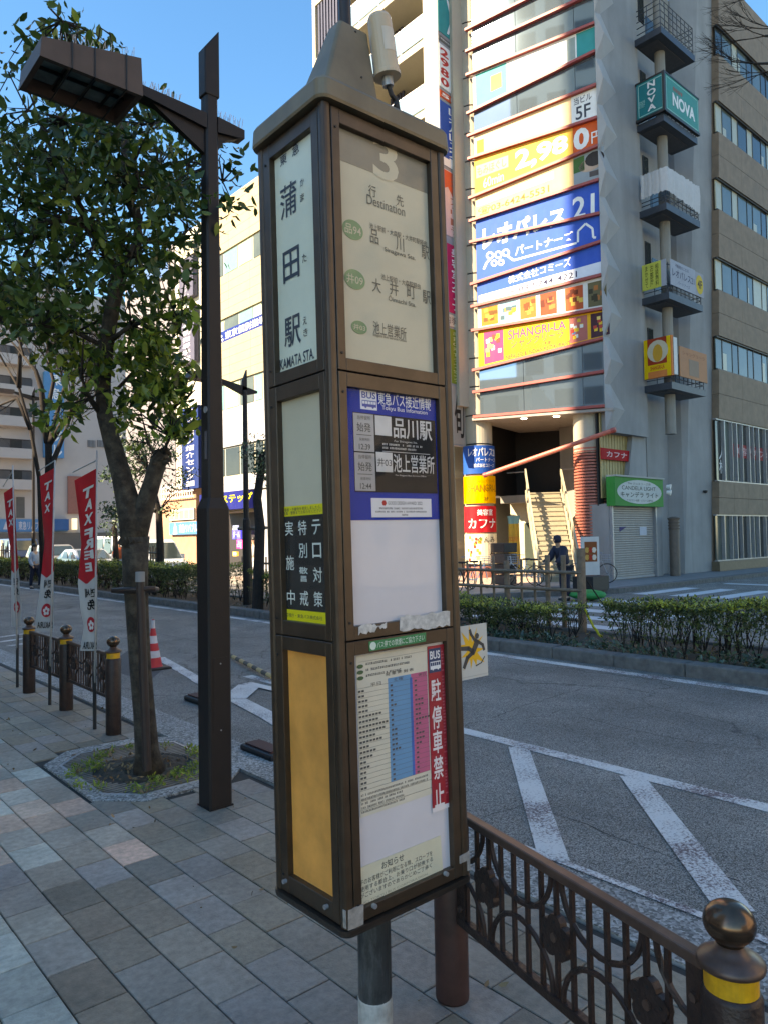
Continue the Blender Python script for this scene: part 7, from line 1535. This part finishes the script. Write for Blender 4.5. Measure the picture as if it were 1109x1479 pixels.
vehicle('blue_truck','dark blue vehicle between the first and second banner','truck',13.5,float(q[1])+6,5,1.9,2.1,mat('dark blue paint',(.03,.07,.16),.35,.2,coat=.4),[(0,.3),(-.02,1.0),(.1,1.3),(.45,2.0),(.7,2.1),(4.9,2.1),(5,.3)],dict(wind=((.14,1.35),(.43,1.95)),side=[(.7,1.4)],rake=.1,mir=.4),hood=1.2)
q=onX(22,800,13.2)
vehicle('cream_minibus','cream coloured minibus at the left edge behind the bamboo fence','minibus',13.3,float(q[1]),5,1.8,2.05,mat('cream paint',(.5,.45,.32),.35,.1,coat=.4),[(0,.3),(-.02,.9),(.1,1.1),(.6,1.85),(.9,2.03),(4.9,2.05),(5,.3)],dict(wind=((.14,1.15),(.58,1.82)),side=[(.9,1.9),(2.0,3.1),(3.2,4.7)],rake=.1,mir=.4),hood=1.05)
# ================================================================== PEOPLE
def person(nm,loc,face,lab,skin,top,trs,hair,pose='stand',s=1.0,hood=False,hat=None):
    "face = heading of the front; skinned body, clothing and hair as children"
    t=E(nm,loc,lab,'person');cf,sf_=math.cos(face),math.sin(face)
    def W_(p): return V(loc[0]+s*(p[0]*(-sf_)+p[1]*cf),loc[1]+s*(p[0]*cf+p[1]*sf_),loc[2]+s*p[2])
    lean=.22 if pose=='lean' else 0
    J={'pel':(0,0,.92,.13),'waist':(0,lean*.4,1.08,.12),'chest':(0,lean*.8,1.3,.15),'neck':(0,lean*1.1,1.47,.055),'head0':(0,lean*1.25,1.56,.075),'head1':(0,lean*1.35,1.66,.095),'head2':(0,lean*1.35,1.74,.06)}
    for sd,sg in (('L',-1),('R',1)):
        st=.12*sg if pose!='lean' else .0
        J['sh'+sd]=(.17*sg,lean,1.41,.06)
        if pose=='lean': J['el'+sd]=(.24*sg,lean+.12,1.15,.045);J['wr'+sd]=(.22*sg,lean+.36,1.03,.03);J['ha'+sd]=(.21*sg,lean+.44,1.0,.035)
        else: J['el'+sd]=(.23*sg,-.04,1.13,.043);J['wr'+sd]=(.23*sg,.06*(1-sg),.9,.028);J['ha'+sd]=(.22*sg,.08*(1-sg),.82,.034)
        J['hip'+sd]=(.09*sg,0,.86,.095);J['kn'+sd]=(.1*sg,st+.05,.48,.06);J['an'+sd]=(.1*sg,st,.1,.042);J['to'+sd]=(.11*sg,st+.17,.03,.035)
    Ed=[('pel','waist'),('waist','chest'),('chest','neck'),('neck','head0'),('head0','head1'),('head1','head2')]
    for sd in 'LR': Ed+=[('chest','sh'+sd),('sh'+sd,'el'+sd),('el'+sd,'wr'+sd),('wr'+sd,'ha'+sd),('pel','hip'+sd),('hip'+sd,'kn'+sd),('kn'+sd,'an'+sd),('an'+sd,'to'+sd)]
    def skinm(nm_,keys,edges,grow,m,root):
        me=bpy.data.meshes.new(nm_);ks=list(keys);me.from_pydata([tuple(W_(J[k][:3])) for k in ks],[(ks.index(a),ks.index(b)) for a,b in edges],[]);o=bpy.data.objects.new(nm_,me);COL.objects.link(o)
        mo=o.modifiers.new('s','SKIN')
        for i,k in enumerate(ks): r=J[k][3]*s+grow;me.skin_vertices[0].data[i].radius=(r,r)
        me.skin_vertices[0].data[ks.index(root)].use_root=True
        sb=o.modifiers.new('d','SUBSURF');sb.levels=sb.render_levels=1
        dg=bpy.context.evaluated_depsgraph_get();m2=bpy.data.meshes.new_from_object(o.evaluated_get(dg));bpy.data.objects.remove(o);m2.materials.clear();m2.materials.append(m);m2.transform(world_of(t).inverted());m2.polygons.foreach_set('use_smooth',[True]*len(m2.polygons));oo=bpy.data.objects.new(nm_,m2);COL.objects.link(oo);oo.parent=t;return oo
    skinm('body',J.keys(),Ed,0,skin,'pel')
    tk=['pel','waist','chest','shL','elL','wrL','shR','elR','wrR'];skinm('jacket',tk,[('pel','waist'),('waist','chest')]+[('chest','sh'+q) for q in 'LR']+[('sh'+q,'el'+q) for q in 'LR']+[('el'+q,'wr'+q) for q in 'LR'],.055 if hood else .028,top,'pel')
    lk=['pel','hipL','knL','anL','hipR','knR','anR'];skinm('trousers',lk,[('pel','hipL'),('hipL','knL'),('knL','anL'),('pel','hipR'),('hipR','knR'),('knR','anR')],.018,trs,'pel')
    hc=W_((0,J['head1'][1]-.018,1.685));mb=MB();mb.lathe(tuple(hc),[(.02,-.12 if hood else -.05),(.1*s,-.1 if hood else -.02),(.112*s,0),(.1*s,.06),(.06*s,.1),(0,.112)],14);mk('hood' if hood else 'hair',mb,top if hood else hair,t,smooth=True)
    if hat is not None: mb=MB();mb.lathe(tuple(hc+V(0,0,.03)),[(.125,0),(.112,.03),(.09,.09),(0,.11)],14);mk('cap',mb,hat,t)
    for sg in (-1,1):
        mb=MB();mb.lathe(tuple(W_((.035*sg,J['head1'][1]+.088,1.665))),[(0,-.01),(.01,0),(0,.01)],6);mk('eye',mb,INK,t)
    mb=MB();nb=W_((0,J['head1'][1]+.09,1.64));mb.lathe(tuple(nb),[(.014,-.02),(.016,-.01),(.006,.03)],6);mk('nose',mb,skin,t)
    for sd,sg in (('L',-1),('R',1)):
        a=W_(J['an'+sd][:3]);b=W_(J['to'+sd][:3]);mb=MB();mb.tube([a-V(0,0,.06*s),(a+b)/2-V(0,0,.02),b],[.05*s,.048*s,.035*s],8);mk('shoe',mb,INK,t,smooth=True)
    return t
SKN=mat('skin',(.5,.3,.2),.6,nz=.03);NAV=mat('navy coat',(.012,.015,.035),.8,nz=.1);HAIR=mat('dark hair',(.015,.012,.01),.5);ORV=mat('orange vest',(.7,.14,.05),.7);WCL=mat('pale clothes',(.5,.5,.5),.8);BLC=mat('light blue shirt',(.35,.42,.5),.8)
pz=D(817,870,17.4);pz=G(817,866,-.1);face_=math.atan2(1,-.2)
person('person',(float(pz[0]),float(pz[1]),-.12),rad(170),'person in dark navy hooded coat walking past behind the bamboo fence',SKN,NAV,NAV,HAIR,'lean',1.0,hood=True)
q=onX(174,790,13.5);person('person',(float(G(173,840,0)[0]),float(G(173,840,0)[1]),0),rad(-90),'person in orange vest beside the tree trunk at the far kerb',SKN,ORV,WCL,HAIR,'stand',1.0,hat=flat(220,220,215))
q=D(367,800,30);person('person',(float(q[0]),float(q[1]),0),rad(200),'person in pale clothes walking in front of the dark shop',SKN,WCL,WCL,HAIR)
q=D(51,800,29);person('person',(float(q[0]),float(q[1]),RZ),rad(-60),'person in light blue top between the two left banners',SKN,BLC,NAV,HAIR)
# ================================================================== BICYCLES and forecourt things
def bike(loc,hd,lab,col_,basket=True):
    t=E('bicycle',loc,lab,'bicycle','bicycles parked on the forecourt');c,s=math.cos(hd),math.sin(hd)
    def W_(a,b,z): return V(loc[0]+a*c-b*s,loc[1]+a*s+b*c,loc[2]+z)
    for a,l in ((-.52,0),(.55,1)):
        mb=MB();P=[W_(a+.32*math.cos(k),0,.34+.32*math.sin(k)) for k in np.linspace(0,2*math.pi,25)];mb.tube(P,.017,6,cap=False);w=mk('wheel',mb,TYR,t)
        mb=MB()
        for k in np.linspace(0,math.pi,7)[:-1]: mb.tube([W_(a+.31*math.cos(k),0,.34+.31*math.sin(k)),W_(a-.31*math.cos(k),0,.34-.31*math.sin(k))],.003,3)
        mk('spokes',mb,CHR,w,kind='stuff')
    mb=MB();mb.tube([W_(-.52,0,.34),W_(-.1,0,.3),W_(.35,0,.75),W_(.4,0,.98)],.016,8);mb.tube([W_(-.1,0,.3),W_(-.22,0,.85)],.016,8);mb.tube([W_(-.52,0,.34),W_(-.18,0,.7)],.01,6);mb.tube([W_(.36,0,.8),W_(.55,0,.34)],.016,8);mk('bike_frame',mb,col_,t)
    mb=MB();mb.tube([W_(.3,-.26,1.02),W_(.4,-.1,1.03),W_(.4,.1,1.03),W_(.3,.26,1.02)],.012,6);mk('handlebar',mb,CHR,t)
    mb=MB();mb.box(W_(-.22,0,.87)-V(.1,.1,.02),W_(-.22,0,.87)+V(.1,.1,.04));bevel(mk('saddle',mb,TYR,t),.02)
    for b_ in (-.05,.05): mb=MB();mb.tube([W_(-.55,b_,.66),W_(-.2,b_,.7)],.006,5);mk('carrier',mb,CHR,t)
    if basket:
        mb=MB()
        for z in (.72,.8,.88,.96): P=[W_(.5+x_,y_,z) for x_,y_ in ((-.1,-.15),(.16,-.15),(.16,.15),(-.1,.15),(-.1,-.15))];mb.tube(P,.006,4)
        for x_,y_ in ((-.1,-.15),(.16,-.15),(.16,.15),(-.1,.15),(.16,0),(.03,-.15),(.03,.15)): mb.tube([W_(.5+x_,y_,.72),W_(.5+x_,y_,.96)],.006,4)
        mk('basket',mb,STEEL,t,kind='stuff')
q=G(853,842,0);bike((float(q[0]),float(q[1]),0),rad(-70),'bicycle parked between the red column and the shutter',STEEL)
q=D(752,845,24.5);bike((float(q[0]),float(q[1]),0),rad(100),'white framed bicycle parked at the foot of the stairs',WHITE)
q=D(763,843,24.0);bike((float(q[0]),float(q[1]),0),rad(96),'dark bicycle standing close beside the staircase rail',STEEL)
q=D(690,845,23);bike((float(q[0]),float(q[1]),0),rad(10),'bicycle side on below the column signs',WHITE)
q=D(672,848,22.5);bike((float(q[0]),float(q[1]),0),rad(20),'bicycle half hidden by the bus stop edge',mat('dark red paint',(.2,.03,.03),.4))
q=G(846,852,0);sb=E('standing_menu_board',(float(q[0]),float(q[1]),0),'white standing signboard with a food photo beside the walking person','sign')
bp_=Pl(V(q[0]-.35,q[1],0),(.9,-.43,0));mb=MB();bp_.box(mb,.1,.7,.45,1.6,-.06,0);mk('board_panel',mb,flat(215,215,212),sb);mb=MB();bp_.box(mb,.2,.62,.85,1.45,0,.006);mk('food_photo',mb,flat(150,85,50),sb)
for k in range(6): mb=MB();u,v=.28+.06*(k%3)*2,.98+.22*(k//3);bp_.poly(mb,[(u+.08*math.cos(a),v+.09*math.sin(a)) for a in range(6)],.007,.009);mk('food_print',mb,flat(*[(220,170,90),(190,60,40),(235,220,200)][k%3]),sb)
mb=MB();mb.box((q[0]-.4,q[1]-.5,0),(q[0]+.45,q[1]+.2,.42));mk('board_base',mb,BLACK,sb)
q=G(848,862,-.02);gm=E('green_sandbag',(float(q[0]),float(q[1]),-.02),'bright green plastic weight bag lying at the foot of the signboard','bag')
mb=MB();
prof=[]
for k in range(9): th=math.pi*k/8;prof.append((max(.001,.5*math.sin(th)),.14-.14*math.cos(th)))
mb.lathe((float(q[0]),float(q[1]),-.1),prof,16);o=mk('bag_body',mb,flat(10,150,80),gm,smooth=True)
q=D(727,835,25);cr=E('dark_crate_stack',(float(q[0]),float(q[1]),0),'dark covered crate stack between the columns and the yellow cloth','crate')
mb=MB()
for k in range(4): mb=MB();mb.box((q[0]-.32,q[1]-.3,.02+.36*k),(q[0]+.32+.02*k,q[1]+.3,.34+.36*k));bevel(mk('crate_box',mb,flat(70,62,58) if k%2 else flat(95,80,72),cr),.02)
